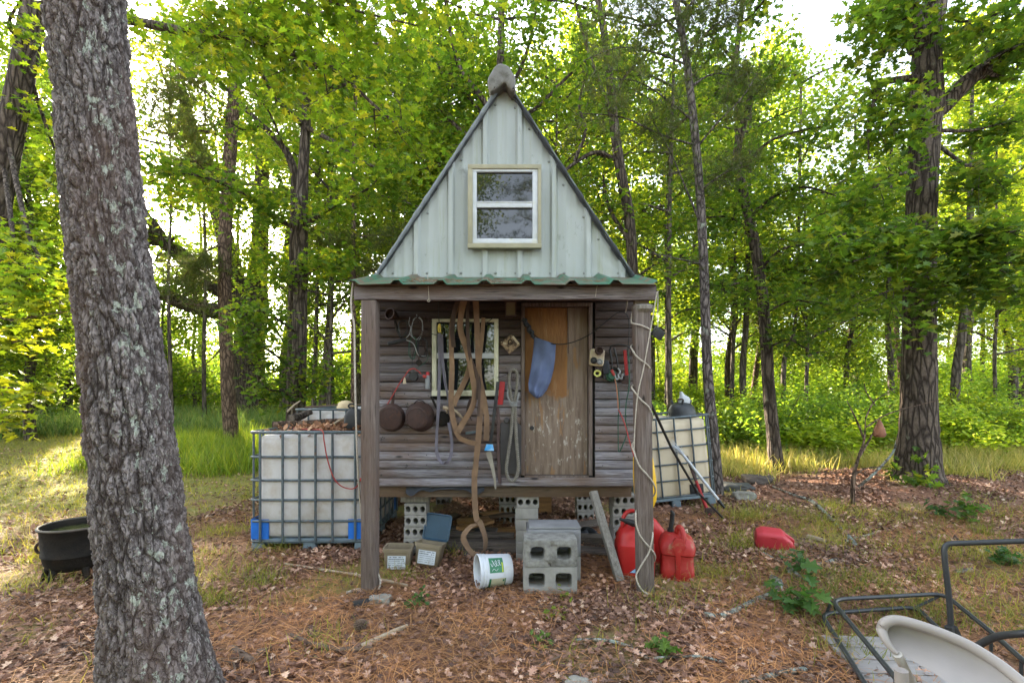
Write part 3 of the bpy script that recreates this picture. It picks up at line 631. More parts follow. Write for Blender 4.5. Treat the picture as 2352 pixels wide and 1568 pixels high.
# --- big scaly pine in the foreground, real bark plates
def big_pine():
    mk_ = [(376, 1640, 158), (371, 1568, 134), (345, 1380, 113), (327, 1226, 108), (304, 1021, 103), (276, 765, 100), (244, 520, 97), (220, 250, 95), (199, 0, 94)]
    Y = 2.1; pts, rad = px_trunk(mk_, Y)
    pts[0].z = g(pts[0].x, Y)-.06
    top = pts[-1]; 
    for k in range(1, 6): pts.append(top+Vector((-.06*k, .05*k, 1.6*k))); rad.append(.18-.028*k)
    sp = spline(pts, 4); rr = np.interp(np.linspace(0, 1, len(sp)), np.linspace(0, 1, len(rad)), rad)
    zs = [0]
    for a, b in zip(sp, sp[1:]): zs.append(zs[-1]+(b-a).length)
    low = [i for i, q in enumerate(sp) if q.z < 3.6]; zl = zs[low[-1]]
    hs = np.concatenate([np.linspace(0, zl, 430), np.linspace(zl, zs[-1], 60)[1:]])
    nth = 210; cx = np.interp(hs, zs, [q.x for q in sp]); cy = np.interp(hs, zs, [q.y for q in sp]); cz = np.interp(hs, zs, [q.z for q in sp]); rd = np.interp(hs, zs, rr)
    V, CR, LI = [], [], []
    for i, h in enumerate(hs):
        for k in range(nth):
            th = 2*math.pi*k/nth; c, s = math.cos(th), math.sin(th); r0 = rd[i]
            q = Vector((c*.2*24, s*.2*24, h*24*.34)); w = noise.noise_vector(Vector((c*1.6, s*1.6, h*2.6)))*.5+noise.noise_vector(Vector((c*5, s*5, h*8)))*.2
            d = noise.voronoi(q+w)[0]; e = d[1]-d[0]; cell = noise.cell(noise.voronoi(q+w)[1][0]*3.1); wide = .24+.22*noise.noise(Vector((c*2, s*2, h*1.7))); cr = max(0., 1-e/max(.09, wide)); cr = cr**1.3
            q2 = Vector((c*.2*40, s*.2*40, h*62)); d2 = noise.voronoi(q2+w*2)[0]; e2 = max(0., 1-(d2[1]-d2[0])/.2)
            f = noise.fractal(Vector((c*r0*60, s*r0*60, h*42)), .9, 2., 4)
            butt = .06*max(0, 1-h/.55)**2*(.5+.5*math.sin(th*5+1))
            LI.append(max(0, math.cos(th+.55))); r = r0+.010-.021*cr+.008*(cell-.5)*(1-cr)-.009*e2*(1-cr)+.004*f+.007*noise.noise(q*.9)+butt
            V.append((cx[i]+c*r, cy[i]+s*r, cz[i])); CR.append(min(1, cr*.9+.12*e2))
    n = len(hs); i0 = np.arange(n-1)[:, None]*nth; k = np.arange(nth)[None, :]; k2 = (k+1) % nth
    f = np.stack([i0+k, i0+k2, i0+nth+k2, i0+nth+k], -1).reshape(-1, 4)
    root = thing('pine_tree', 'large grey pine trunk with scaly lichen spotted bark leaning in the left foreground', 'tree', (pts[0].x, Y, g(pts[0].x, Y)))
    mk('trunk', V, f, np.full(len(f), 4), MT['bark_pine'], root, smooth=True, attrs={'crack': CR, 'lich': LI})
    t = Tree(5); tp = [q for q in sp if q.z > 6]
    for i in range(9):
        c = t.r.choice(tp); a = 2.4*i; L = t.r.uniform(1, 2.2)
        t.limb([c, c+Vector((math.cos(a)*L*.5, math.sin(a)*L*.5, .2)), c+Vector((math.cos(a)*L, math.sin(a)*L, .25))], .03, .008, 6, .6, 9, .09, .3)
    b = t.mb.build('limbs', MT['bark_brown'], root, angle=70); pos = np.concatenate(t.pos)
    scatter('crown', NEEDLES, pos, np.concatenate(t.nrm), t.g.uniform(.14, .24, len(pos)), MT['needle'], rng=t.g, parent=root)
big_pine()
def hero(name, label, marks, Y, bark, leaf, tpl, size, limbs=(), ext=None, seed=1, flare=0, cat='tree', extra=None, dy=0):
    t = Tree(seed); pts, rad = px_trunk(marks, Y, ext, dy); b = pts[0]; b.z = g(b.x, b.y)-.08
    if flare: pts.insert(1, b.lerp(pts[1], .12)); rad.insert(0, rad[0]*flare)
    tr = t.trunk(pts, rad, 18, .035, 6)
    for L in limbs:
        q = [P(x, y, d) for x, y, d in L['p']]
        t.limb(q, L.get('r0', .03), L.get('r1', .008), L.get('tw', 8), L.get('L', .6), L.get('nl', 12), L.get('sg', .09), L.get('start', .2), droop=L.get('droop', .12), up=L.get('up', .1), tilt=L.get('tilt', .5), spread=L.get('spread', 1), br=L.get('br', 2))
    if extra: extra(t, tr)
    return t.done(name, label, cat, (b.x, b.y, g(b.x, b.y)), bark, leaf, tpl, size)
def top_crown(z0, n, L0, L1, nl=10, tw=6, sg=.12, seg=.7):
    def f(t, tr):
        c0 = [q for q in tr if q.z > z0]
        for i in range(n):
            c = c0[min(len(c0)-1, int(len(c0)*(i+t.r.random())/n))]; a = 2.4*i+t.r.random(); L = t.r.uniform(L0, L1); e = t.r.uniform(-.1, .6)
            d = Vector((math.cos(a)*math.cos(e), math.sin(a)*math.cos(e), math.sin(e)))
            t.limb([c, c+d*L*.5+Vector((0, 0, .1)), c+d*L], .035, .008, tw, seg, nl, sg, .25)
    return f
# dark leaning trunk at the far left with the long branch that crosses behind the pine
hero('maple_tree', 'dark leaning trunk at the far left edge behind the big pine, with overhanging lobed leaves',
     [(-150, 1130, 46), (-70, 800, 42), (0, 420, 38), (45, 200, 34), (82, 0, 32)], 6.0, MT['bark_oak'], MT['leaf_maple'], LOBED, (.065, .13),
     [dict(p=[(84, 30, 6), (200, 40, 5.9), (306, 49, 5.8), (412, 70, 5.7), (489, 79, 5.6), (555, 86, 5.5), (603, 80, 5.4), (654, 121, 5.4), (709, 143, 5.3), (778, 168, 5.3), (855, 238, 5.2), (921, 293, 5.2)], r0=.06, r1=.012, tw=58, L=.75, nl=19, start=.16, droop=.06, tilt=.45),
      dict(p=[(555, 86, 5.5), (570, 20, 5.4), (640, -40, 5.3), (800, 20, 5.1), (960, 60, 5.0)], r0=.025, r1=.008, tw=28, L=.75, nl=21, start=.1, tilt=.45),
      dict(p=[(640, -40, 5.3), (880, -60, 5.2), (1060, 20, 5.1)], r0=.02, r1=.008, tw=20, L=.7, nl=14, start=.1),
      dict(p=[(20, 330, 6), (60, 520, 5.2), (90, 600, 4.8), (60, 650, 4.6)], r0=.03, r1=.008, tw=13, L=.5, nl=13, start=.3, droop=.2),
      dict(p=[(10, 380, 6), (30, 560, 5.0), (10, 640, 4.6)], r0=.03, r1=.008, tw=9, L=.5, nl=13, start=.3),
      dict(p=[(60, 150, 6), (110, 300, 6.2), (140, 380, 6.3)], r0=.03, r1=.008, tw=8, L=.6, nl=12),
      dict(p=[(70, 100, 6), (20, 60, 5.5), (60, -20, 5)], r0=.03, r1=.01, tw=9, L=.7, nl=13)],
     [((-5.7, 6.1, 8.2), .13), ((-5.4, 6.2, 10.5), .06)], 12, extra=top_crown(7.2, 12, 1.0, 2.2))
def low_maple():                                     # sunny yellow leaves at the left edge
    t = Tree(33); b = Vector((-5.0, 4.55, 0)); b.z = g(b.x, b.y)
    q = [b-Vector((0, 0, .05)), P(-40, 900, 4.5), P(-30, 700, 4.5)]; t.trunk(q, [.02, .016, .008], 7)
    for p in ([P(-40, 900, 4.5), P(10, 890, 4.4), P(60, 895, 4.3), P(95, 905, 4.25)], [P(-38, 960, 4.5), P(0, 955, 4.4), P(25, 965, 4.3)], [P(-30, 720, 4.5), P(30, 735, 4.5), P(90, 725, 4.5), P(155, 715, 4.6)], [P(-30, 780, 4.5), P(10, 790, 4.4), P(60, 780, 4.4)], [P(-30, 710, 4.5), P(60, 690, 4.7), P(140, 690, 4.9)]):
        t.limb(p, .010, .004, 9, .22, 5, .05, .25, droop=.05, tilt=.4, br=1)
    t.done('maple_sapling', 'low sapling with bright sunny yellow green leaves at the left edge', 'sapling', b, MT['bark_brown'], MT['leaf_yellow'], LOBED, (.08, .13))
low_maple()
# slim pine left of the tank, dead side branches
dead = lambda *a: dict(p=[(x, y, 10.6+d) for x, y, d in a], r0=.022, r1=.007, tw=7, L=.55, nl=2, sg=.05, start=.15, br=1, droop=.05, spread=.8)
hero('pine_tree', 'slim brown pine with dead side branches in the grass left of the water tank',
     [(533, 1032, 19), (522, 850, 16.5), (516, 620, 16), (522, 450, 16), (536, 250, 15.5), (545, 120, 14), (552, 0, 12)], 10.6, MT['bark_brown'], MT['needle'], NEEDLES, (.16, .26),
     [dead((516, 615, 0), (440, 605, -.5), (365, 597, -.8)), dead((516, 712, 0), (450, 700, -.4), (378, 695, -.6)), dead((518, 510, 0), (430, 485, -.4), (343, 465, -.9)), dead((520, 430, 0), (600, 425, -.3), (660, 470, -.5)),
      dead((522, 425, 0), (470, 390, -.4), (400, 320, -.8), (340, 290, -1)), dead((530, 300, 0), (430, 240, -.5), (360, 200, -.8)), dead((516, 790, 0), (480, 830, .3), (430, 860, .6)), dead((535, 260, 0), (470, 210, -.3), (330, 120, -.9)),
      dict(p=[(522, 400, 10.6), (450, 370, 10.2), (370, 400, 10)], r0=.025, r1=.008, tw=16, L=.8, nl=12, sg=.13), dict(p=[(545, 90, 10.6), (450, 70, 10.2), (360, 110, 10)], r0=.03, r1=.008, tw=18, L=.9, nl=13, sg=.14), dict(p=[(530, 320, 10.6), (460, 300, 10.3), (380, 310, 10)], r0=.025, r1=.008, tw=14, L=.8, nl=10, sg=.13), dict(p=[(518, 560, 10.6), (470, 580, 10.2), (420, 640, 9.9)], r0=.025, r1=.008, tw=12, L=.7, nl=13, sg=.12), dict(p=[(518, 590, 10.6), (460, 620, 10.5), (430, 680, 10.3)], r0=.02, r1=.008, tw=9, L=.6, nl=12, sg=.12),
      dict(p=[(540, 180, 10.6), (440, 190, 10.2), (360, 230, 10)], r0=.03, r1=.008, tw=24, L=.9, nl=14, sg=.14), dict(p=[(540, 160, 10.6), (620, 180, 10.3), (690, 230, 10.2)], r0=.03, r1=.008, tw=10, L=.7, nl=9, sg=.12)],
     [((-6.1, 10.7, 12.5), .09), ((-6.0, 10.8, 14.5), .03)], 21, extra=top_crown(9.8, 16, .8, 2.0, 9, 6, .12))
# twin stemmed maple behind the tank
Y4 = 8.5
L4 = lambda r0, tw, *a, **k: dict(p=[(x, y, Y4+d) for x, y, d in a], r0=r0, r1=.008, tw=int(tw*1.5), L=k.pop('L', .75), nl=int(1.6*k.pop('nl', 13)), sg=.11, **k)
hero('maple_tree', 'straight grey maple with arching branches just behind the left water tank',
     [(684, 1110, 19), (686, 930, 17), (690, 700, 16.5), (692, 520, 16), (696, 400, 13), (703, 280, 11), (706, 150, 9), (708, 0, 7)], Y4, MT['bark_oak'], MT['leaf_maple'], LOBED, (.065, .13),
     [L4(.05, 14, (698, 290, 0), (636, 227, -.5), (588, 154, -.9), (526, 114, -1.2), (460, 86, -1.5)), L4(.045, 14, (700, 290, 0), (778, 333, -.5), (837, 373, -.9), (910, 399, -1.2), (985, 385, -1.3), droop=.15),
      L4(.05, 11, (690, 520, 0), (720, 505, -.2), (745, 487, -.3), (789, 461, -.6), (848, 432, -.9), (877, 396, -1)), L4(.05, 11, (685, 525, 0), (640, 505, -.2), (599, 472, -.4), (533, 428, -.8)), L4(.03, 11, (560, 445, -.7), (480, 410, -1.0), (400, 400, -1.2), (340, 420, -1.3), start=.1),
      L4(.03, 8, (690, 770, 0), (640, 735, -.5), (585, 712, -.9), (555, 730, -1), L=.4, nl=11), L4(.03, 8, (688, 860, 0), (640, 820, -.5), (590, 790, -.8), (555, 785, -1), L=.4, nl=11), L4(.025, 7, (686, 930, 0), (650, 900, -.4), (620, 895, -.6), (600, 880, -.7), L=.4, nl=11),
      L4(.025, 6, (690, 900, 0), (730, 870, -.2), (765, 850, -.3), L=.4), L4(.025, 8, (692, 640, 0), (740, 610, -.3), (800, 600, -.5), L=.5), L4(.025, 7, (690, 680, 0), (650, 640, -.3), (610, 620, -.4), L=.5),
      L4(.03, 12, (703, 230, 0), (770, 200, -.4), (840, 190, -.7), (920, 220, -.9)), L4(.03, 12, (705, 170, 0), (780, 120, -.4), (880, 100, -.8), (980, 130, -1)), L4(.03, 10, (706, 120, 0), (640, 60, -.4), (560, 20, -.8))],
     [((-3.6, 8.5, 9.8), .04), ((-3.5, 8.5, 11), .02)], 41, extra=top_crown(8, 9, .8, 1.8))
hero('maple_tree', 'thinner dark stem pressed close behind the straight maple by the tank',
     [(664, 1100, 11), (668, 900, 10), (672, 640, 9.5), (676, 450, 9), (672, 377, 8.5), (636, 322, 7.5), (584, 271, 6.5), (530, 216, 5.5)], 8.9, MT['bark_oak'], MT['leaf_maple'], LOBED, (.065, .13),
     [dict(p=[(674, 400, 8.9), (655, 350, 8.8), (622, 265, 8.6), (580, 205, 8.4)], r0=.04, r1=.01, tw=10, L=.7, nl=11), dict(p=[(600, 285, 8.9), (560, 300, 8.5), (500, 260, 8.2)], r0=.03, r1=.008, tw=8, L=.6, nl=11), dict(p=[(530, 216, 8.9), (480, 160, 8.7), (430, 110, 8.5)], r0=.035, r1=.008, tw=9, L=.7, nl=11)], None, 43)
# old forked oak far left
hero('oak_tree', 'massive old forked oak with heavy limbs standing in the tall grass at left',
     [(572, 960, 46), (572, 850, 38), (575, 760, 36), (585, 690, 34), (590, 640, 25), (597, 560, 21), (600, 440, 18), (606, 330, 15), (610, 200, 12)], 17, MT['bark_oak'], MT['leaf_far'], OVATE, (.15, .25),
     [dict(p=[(565, 720, 17), (535, 620, 17), (510, 520, 17), (480, 420, 17), (440, 300, 17), (415, 200, 17)], r0=.36, r1=.16, tw=10, L=1.2, nl=14, sg=.2, start=.5),
      dict(p=[(570, 700, 17), (500, 715, 16.5), (430, 700, 16), (370, 675, 15.6), (320, 668, 15.4)], r0=.32, r1=.18, tw=8, L=1.0, nl=12, sg=.2), dict(p=[(560, 690, 17), (480, 650, 16.5), (430, 600, 16.3), (380, 560, 16), (340, 535, 15.8)], r0=.3, r1=.2, tw=6, L=1.0, nl=12, sg=.2),
      dict(p=[(420, 585, 16.2), (390, 570, 15.8), (345, 505, 15.6)], r0=.24, r1=.16, tw=4, L=1, nl=12, sg=.2), dict(p=[(600, 470, 17), (680, 440, 16.8), (780, 450, 16.5), (880, 455, 16.3)], r0=.22, r1=.16, tw=12, L=1.2, nl=14, sg=.2), dict(p=[(585, 690, 17), (620, 740, 16.6), (650, 780, 16.4)], r0=.1, r1=.03, tw=8, L=.9, nl=14, sg=.2)],
     [((-8.8, 17, 14.5), .12)], 51, flare=1.25, extra=top_crown(9, 8, 1.5, 3.2, 13, 7, .2, 1.2))
hero('pine_tree', 'thin bare pine stem between the twin maple and the left porch post',
     [(812, 1060, 6.5), (812, 900, 6.5), (812, 700, 6), (812, 480, 5.5), (814, 300, 5), (818, 100, 4)], 11.8, MT['bark_brown'], MT['needle'], NEEDLES, (.16, .26),
     [dict(p=[(812, 560, 11.8), (760, 540, 11.5), (700, 520, 11.2)], r0=.02, r1=.007, tw=10, L=.7, nl=10, sg=.12), dict(p=[(812, 545, 11.8), (870, 540, 11.5), (930, 545, 11.3)], r0=.02, r1=.007, tw=10, L=.7, nl=11, sg=.12), dict(p=[(812, 600, 11.8), (770, 575, 11.6), (730, 560, 11.5)], r0=.015, r1=.006, tw=7, L=.6, nl=9, sg=.12), dict(p=[(812, 640, 11.8), (850, 620, 11.6), (890, 610, 11.5)], r0=.015, r1=.006, tw=7, L=.6, nl=9, sg=.12)],
     [((-3.9, 11.8, 13), .03)], 53, extra=top_crown(9.5, 8, .6, 1.4, 8, 5, .12))
# oak right behind the shed, limbs fanning out over the ridge
hero('oak_tree', 'oak directly behind the shed with limbs fanning out above the ridge',
     [(1140, 1030, 17), (1142, 700, 15), (1143, 420, 13), (1146, 250, 11), (1150, 120, 8), (1152, 0, 7)], 10.5, MT['bark_oak'], MT['leaf_oak'], OVATE, (.09, .15),
     [dict(p=[(1145, 290, 10.5), (1100, 215, 10.4), (1060, 165, 10.3), (1035, 80, 10.2), (1022, 0, 10.1)], r0=.07, r1=.03, tw=20, L=.9, nl=20, sg=.15), dict(p=[(1144, 330, 10.5), (1090, 240, 10.6), (1040, 200, 10.6), (985, 120, 10.6)], r0=.05, r1=.02, tw=18, L=.9, nl=20, sg=.15), dict(p=[(1143, 360, 10.5), (1080, 320, 10.6), (1010, 255, 10.7), (950, 230, 10.7)], r0=.06, r1=.02, tw=16, L=.9, nl=20, sg=.15),
      dict(p=[(1147, 240, 10.5), (1195, 160, 10.4), (1225, 60, 10.3), (1240, -40, 10.2)], r0=.05, r1=.02, tw=17, L=.9, nl=20, sg=.15), dict(p=[(1145, 300, 10.5), (1230, 250, 10.4), (1300, 180, 10.3), (1370, 120, 10.2)], r0=.05, r1=.02, tw=14, L=.9, nl=14, sg=.15)],
     [((-.2, 10.5, 12), .04)], 61, extra=top_crown(9.5, 10, .9, 2, 12, 6, .15))
hero('oak_tree', 'crooked oak leaning out just right of the shed gable',
     [(1466, 1060, 14), (1459, 850, 13), (1455, 660, 12.5), (1445, 500, 12.5), (1425, 390, 12), (1410, 280, 11), (1400, 170, 10), (1385, 60, 8), (1370, -20, 7)], 9.6, MT['bark_oak'], MT['leaf_oak'], OVATE, (.09, .15),
     [dict(p=[(1420, 370, 9.6), (1370, 350, 9.5), (1320, 375, 9.4), (1290, 400, 9.3)], r0=.05, r1=.03, tw=6, L=.7, nl=13, sg=.14), dict(p=[(1320, 370, 9.4), (1345, 300, 9.3), (1330, 240, 9.3), (1350, 160, 9.2)], r0=.04, r1=.015, tw=10, L=.8, nl=13, sg=.14), dict(p=[(1405, 230, 9.6), (1440, 170, 9.5), (1500, 110, 9.3)], r0=.04, r1=.015, tw=11, L=.8, nl=14, sg=.14), dict(p=[(1450, 560, 9.6), (1400, 480, 9.7), (1385, 400, 9.8)], r0=.05, r1=.02, tw=7, L=.7, nl=13, sg=.14), dict(p=[(1412, 290, 9.6), (1380, 200, 9.5), (1345, 100, 9.4), (1320, 0, 9.3)], r0=.05, r1=.02, tw=12, L=.8, nl=13, sg=.14),
      dict(p=[(1456, 640, 9.6), (1520, 600, 9.5), (1590, 590, 9.4)], r0=.03, r1=.01, tw=9, L=.7, nl=13, sg=.14)],
     [((1.6, 9.7, 10.5), .03)], 63, extra=top_crown(8.8, 8, .8, 1.8, 12, 6, .14))
# slim pine right of the right tank
LP = lambda *a: dict(p=[(x, y, 6.6+d) for x, y, d in a], r0=.016, r1=.005, tw=13, L=.5, nl=7, sg=.07, start=.15, br=2, droop=.06)
hero('pine_tree', 'slender grey pine with thin feathery branches right beside the right water tank',
     [(1650, 1165, 15), (1638, 1000, 13.5), (1625, 850, 12), (1616, 600, 11), (1606, 420, 10), (1592, 270, 9.5), (1575, 130, 8.5), (1552, 0, 8)], 6.6, MT['bark_grey'], MT['needle'], NEEDLES, (.12, .19),
     [LP((1592, 280, 0), (1540, 235, -.2), (1470, 190, -.4), (1400, 180, -.6)), LP((1602, 335, 0), (1520, 310, -.2), (1430, 270, -.4), (1330, 260, -.5)), LP((1612, 520, 0), (1570, 420, -.1), (1540, 350, -.2), (1500, 280, -.3)), LP((1575, 130, 0), (1640, 60, -.2), (1700, 30, -.3)), LP((1600, 340, 0), (1650, 280, -.2), (1700, 230, -.3), (1740, 170, -.4)), LP((1560, 40, 0), (1480, 60, -.2), (1390, 40, -.5)), LP((1560, 40, 0), (1620, -20, -.2), (1700, -30, -.3)), LP((1580, 150, 0), (1500, 120, -.2), (1420, 110, -.4), (1340, 140, -.5)),
      LP((1606, 440, 0), (1660, 400, -.1), (1720, 380, -.2)), dict(p=[(1616, 608, 6.6), (1560, 595, 6.5), (1490, 580, 6.4)], r0=.014, r1=.005, tw=5, L=.3, nl=2, sg=.05), LP((1585, 200, 0), (1640, 170, .2), (1710, 180, .3)), LP((1566, 80, 0), (1500, 20, -.2), (1440, -30, -.4))],
     [((2.0, 6.6, 8.2), .03), ((1.9, 6.6, 9.4), .012)], 71, extra=top_crown(6.7, 8, .5, 1.1, 8, 6, .08, .4))
# crooked oak further right
LO = lambda r0, tw, *a, **k: dict(p=[(x, y, 8.2+d) for x, y, d in a], r0=r0, r1=.01, tw=tw, L=k.pop('L', .75), nl=20, sg=.11, **k)
hero('oak_tree', 'crooked oak with a kinked dark trunk rising from the dry grass right of the shed',
     [(1786, 1102, 20), (1776, 1000, 16), (1766, 900, 15), (1758, 760, 14), (1744, 620, 13.5), (1720, 500, 12), (1702, 420, 11), (1692, 360, 10), (1706, 290, 9.5), (1722, 235, 9), (1716, 205, 9), (1692, 180, 8), (1692, 120, 7), (1706, 0, 6)], 8.2, MT['bark_oak'], MT['leaf_oak'], LOBED, (.065, .125),
     [LO(.04, 9, (1692, 180, 0), (1665, 195, -.2), (1640, 215, -.3)), LO(.03, 8, (1720, 230, 0), (1760, 190, -.3), (1800, 130, -.6), L=.5), LO(.03, 7, (1700, 60, 0), (1740, 20, -.3), (1770, -20, -.6), L=.5), LO(.03, 13, (1700, 400, 0), (1760, 330, -.3), (1840, 300, -.6), (1900, 290, -.7)), LO(.03, 12, (1702, 430, 0), (1650, 400, -.2), (1600, 420, -.4)), LO(.03, 13, (1720, 500, 0), (1780, 450, -.3), (1850, 430, -.5), (1920, 450, -.6)), LO(.025, 12, (1730, 540, 0), (1680, 500, -.2), (1620, 500, -.3)), LO(.025, 12, (1744, 620, 0), (1800, 570, -.3), (1880, 560, -.5)), LO(.02, 9, (1755, 720, 0), (1820, 690, -.2), (1880, 700, -.3)), LO(.02, 9, (1750, 680, 0), (1700, 650, -.2), (1650, 670, -.3)), LO(.03, 10, (1695, 150, 0), (1640, 90, -.3), (1590, 60, -.5)), LO(.02, 7, (1760, 800, 0), (1810, 780, -.2), (1850, 800, -.3), L=.5)],
     [((4.1, 8.2, 10.2), .03)], 81, extra=top_crown(8.6, 7, .7, 1.6))
# the big oak at right
LB = lambda r0, tw, *a, **k: dict(p=[(x, y, 6.75+d) for x, y, d in a], r0=r0, r1=k.pop('r1', .01), tw=tw, L=k.pop('L', .7), nl=int(1.5*k.pop('nl', 13)), sg=.10, **k)
def ivy(t, tr):
    for i in range(34):
        a = t.r.uniform(3.2, 4.4); z = t.r.uniform(.15, .6)*t.r.random()+.12; rr = .33+.1*(1-z)
        c = Vector((5.72+math.cos(a)*rr, 6.75+math.sin(a)*rr, z)); t.leaves(c, 2, .03, 1.5)
    top_crown(8.2, 11, 1.2, 2.6)(t, tr)
big_oak = hero('oak_tree', 'big dark trunked oak with a flared base and forking limbs at right',
     [(2108, 1138, 86), (2108, 1085, 62), (2110, 1000, 50), (2110, 900, 44), (2112, 700, 41), (2114, 560, 39), (2118, 420, 38), (2125, 300, 39), (2130, 235, 41), (2128, 150, 37), (2130, 100, 36), (2138, 50, 34), (2150, -30, 30)], 6.75, MT['bark_oak'], MT['leaf_oak'], LOBED, (.075, .145),
     [LB(.125, 20, (2140, 262, 0), (2170, 240, -.05), (2230, 180, -.1), (2290, 140, -.2), (2352, 100, -.3), (2480, 20, -.5), r1=.07, start=.42, nl=14), LB(.15, 12, (2112, 110, 0), (2098, 70, -.1), (2088, 20, -.2), (2080, -60, -.3), r1=.1, start=.6, nl=14), LB(.05, 12, (2110, 180, 0), (2060, 183, -.2), (2025, 195, -.3), (2010, 230, -.4), (1995, 275, -.4), (1996, 380, -.4), start=.45), LB(.02, 9, (2000, 262, -.4), (2040, 262, -.5), (2062, 300, -.5)), LB(.04, 10, (2112, 400, 0), (2060, 400, -.3), (2010, 430, -.5), (1980, 460, -.6), start=.5),
      LB(.03, 16, (2108, 520, -.25), (2040, 525, -.6), (1960, 535, -.9), (1900, 550, -1.1), droop=.1, up=0, nl=12, L=.5), LB(.03, 18, (2115, 515, -.25), (2160, 530, -.7), (2240, 540, -1.0), (2340, 530, -1.2), nl=12, L=.5, up=0), LB(.03, 14, (2120, 530, -.25), (2180, 575, -.7), (2260, 600, -1.0), (2352, 605, -1.1), nl=12, L=.5, up=0), LB(.03, 8, (2110, 520, -.27), (2110, 545, -.7), (2090, 570, -.9), nl=11, L=.35, up=0), LB(.025, 14, (2105, 560, -.3), (2040, 580, -.6), (1960, 600, -.9), nl=12), LB(.03, 14, (2150, 330, 0), (2220, 380, -.4), (2300, 400, -.7), start=.5), LB(.03, 14, (2150, 300, .2), (2230, 300, .3), (2310, 280, .4), start=.5), LB(.03, 12, (2085, 30, -.2), (2050, 10, -.5), (2010, 40, -.8), L=.5), LB(.03, 9, (2080, 90, -.1), (2050, 90, -.4), (2030, 120, -.6), L=.4), LB(.03, 14, (2150, 30, 0), (2220, 50, -.5), (2300, 30, -.9)), LB(.02, 8, (2110, 640, -.3), (2060, 660, -.6), (2010, 680, -.8)), LB(.02, 12, (2120, 640, -.3), (2200, 650, -.6), (2290, 660, -.9))],
     [((6.1, 6.8, 9), .16), ((6.3, 6.9, 11), .08)], 91, flare=1.3, extra=ivy)
def stub():
    mb = MB(); a = P(2112, 262, 6.62); b = P(2088, 222, 6.35); mb.tube([a, a.lerp(b, .6), b], [.11, .10, .085], 14, wob=.06)
    mb.build('branch_stub', MT['bark_oak'], big_oak)
stub()
for i, (mks, Y, lab) in enumerate([([(2190, 965, 13), (2196, 860, 12), (2208, 780, 11), (2215, 700, 10), (2225, 560, 8)], 11.5, 'dark slim trunk in the shrubs just right of the big oak'),
                              ([(80, 950, 8), (80, 860, 8), (82, 760, 8), (84, 600, 7)], 15.5, 'straight slim trunk at the far left beside the grey water tank'),
                              ([(98, 945, 10), (108, 850, 10), (118, 750, 9), (125, 600, 8)], 15, 'slanting brown trunk at the far left between tank and big pine'),
                              ([(1540, 1040, 7), (1536, 800, 7), (1536, 640, 6), (1540, 400, 5)], 11, 'thin dark stem behind the right end of the porch beam'),
                              ([(1712, 1010, 8), (1706, 850, 8), (1715, 700, 7)], 13, 'dark thin trunk in the shade between the slender pine and crooked oak'),
                              ([(1800, 960, 6), (1800, 850, 6), (1808, 800, 5), (1830, 700, 4)], 12.5, 'curved thin trunk standing close right of the crooked oak'),
                              ([(1975, 900, 7), (1965, 830, 7), (1955, 760, 6)], 14, 'slanting thin trunk in the woods left of the big oak'),
                              ([(2050, 905, 9), (2045, 820, 8), (2040, 740, 7)], 13, 'short dark trunk in the woods hard against the big oak'),
                              ([(720, 960, 6), (722, 860, 6), (726, 760, 5)], 14, 'thin pale stem right of the straight maple behind the tank')]):
    hero('forest_tree', lab, mks, Y, MT['bark_far'], MT['leaf_far'], OVATE, (.08, .14), [], [((((mks[-1][0]+10)-CX)/F*Y, Y, 9.5), .03)], 100+i, extra=top_crown(3.6, 11, .8, 1.8, 20, 7, .16))
def mid(px, Y, H, lab, seed, leaf='leaf_far', bark='bark_far', z0=2.6, n=20, L=(.9, 2.3), hw=6, size=(.08, .15)):
    b = P(px, 905, Y); r = hw*Y/F; q = random.Random(seed); m = [(px+q.uniform(-6, 6), 905-(z-CH)*F/Y, hw*(1-.75*z/H)) for z in np.linspace(g(b.x, Y), H, 6)]
    return hero('forest_tree', lab, m, Y, MT[bark], MT[leaf], OVATE, size, [], None, seed, extra=top_crown(z0, n, L[0], L[1], 22, 9, .2, .9))
for i, (px, Y, H, lab, leaf, z0) in enumerate(((760, 12.6, 9.5, 'leafy tree filling the gap right of the straight maple', 'leaf_far', 2.2), (905, 13.5, 10, 'leafy tree rising behind the left slope of the shed roof', 'leaf_far2', 3), (1010, 12.5, 10.5, 'tall leafy tree whose crown shows just left of the ridge cap', 'leaf_far', 5), (1275, 13, 10.5, 'leafy tree behind the right slope of the shed roof', 'leaf_far', 4), (1390, 14, 11, 'tall leafy tree seen past the crooked oak by the gable', 'leaf_far2', 4), (1530, 12.8, 9.5, 'leafy tree behind the slender grey pine', 'leaf_far', 2.6), (1685, 13.2, 10, 'leafy tree between the slender pine and the kinked oak', 'leaf_far', 2.4), (1850, 12.4, 6.6, 'leafy tree just right of the kinked oak', 'leaf_far', 2.2), (1960, 14.5, 7.6, 'light green tree below the open patch of sky', 'leaf_far2', 2.4), (2290, 12.5, 11, 'leafy tree at the right edge behind the big oak', 'leaf_far2', 2.4), (690, 17, 10, 'leafy tree far behind the twin maple stems', 'leaf_far2', 2), (60, 12, 9, 'leafy tree at the far left behind the leaning trunk', 'leaf_far', 2.6))): mid(px, Y, H, lab, 200+i, leaf, z0=z0)
for i, (px, Y, H, lab) in enumerate(((375, 16.5, 5.8, 'low bushy tree in the tall grass just right of the foreground pine'), (445, 18, 6.4, 'low bushy tree beyond the tall grass left of the slim brown pine'), (20, 12.5, 6.0, 'low bushy tree at the far left above the grey tank'), (-80, 11, 7.5, 'leafy tree cut off by the left edge of the view'), (760, 17, 6.5, 'small dense tree seen over the left water tank'))): mid(px, Y, H, lab, 240+i, ('leaf_far', 'leaf_bush')[i % 2], z0=.9, n=22, L=(.8, 1.9))
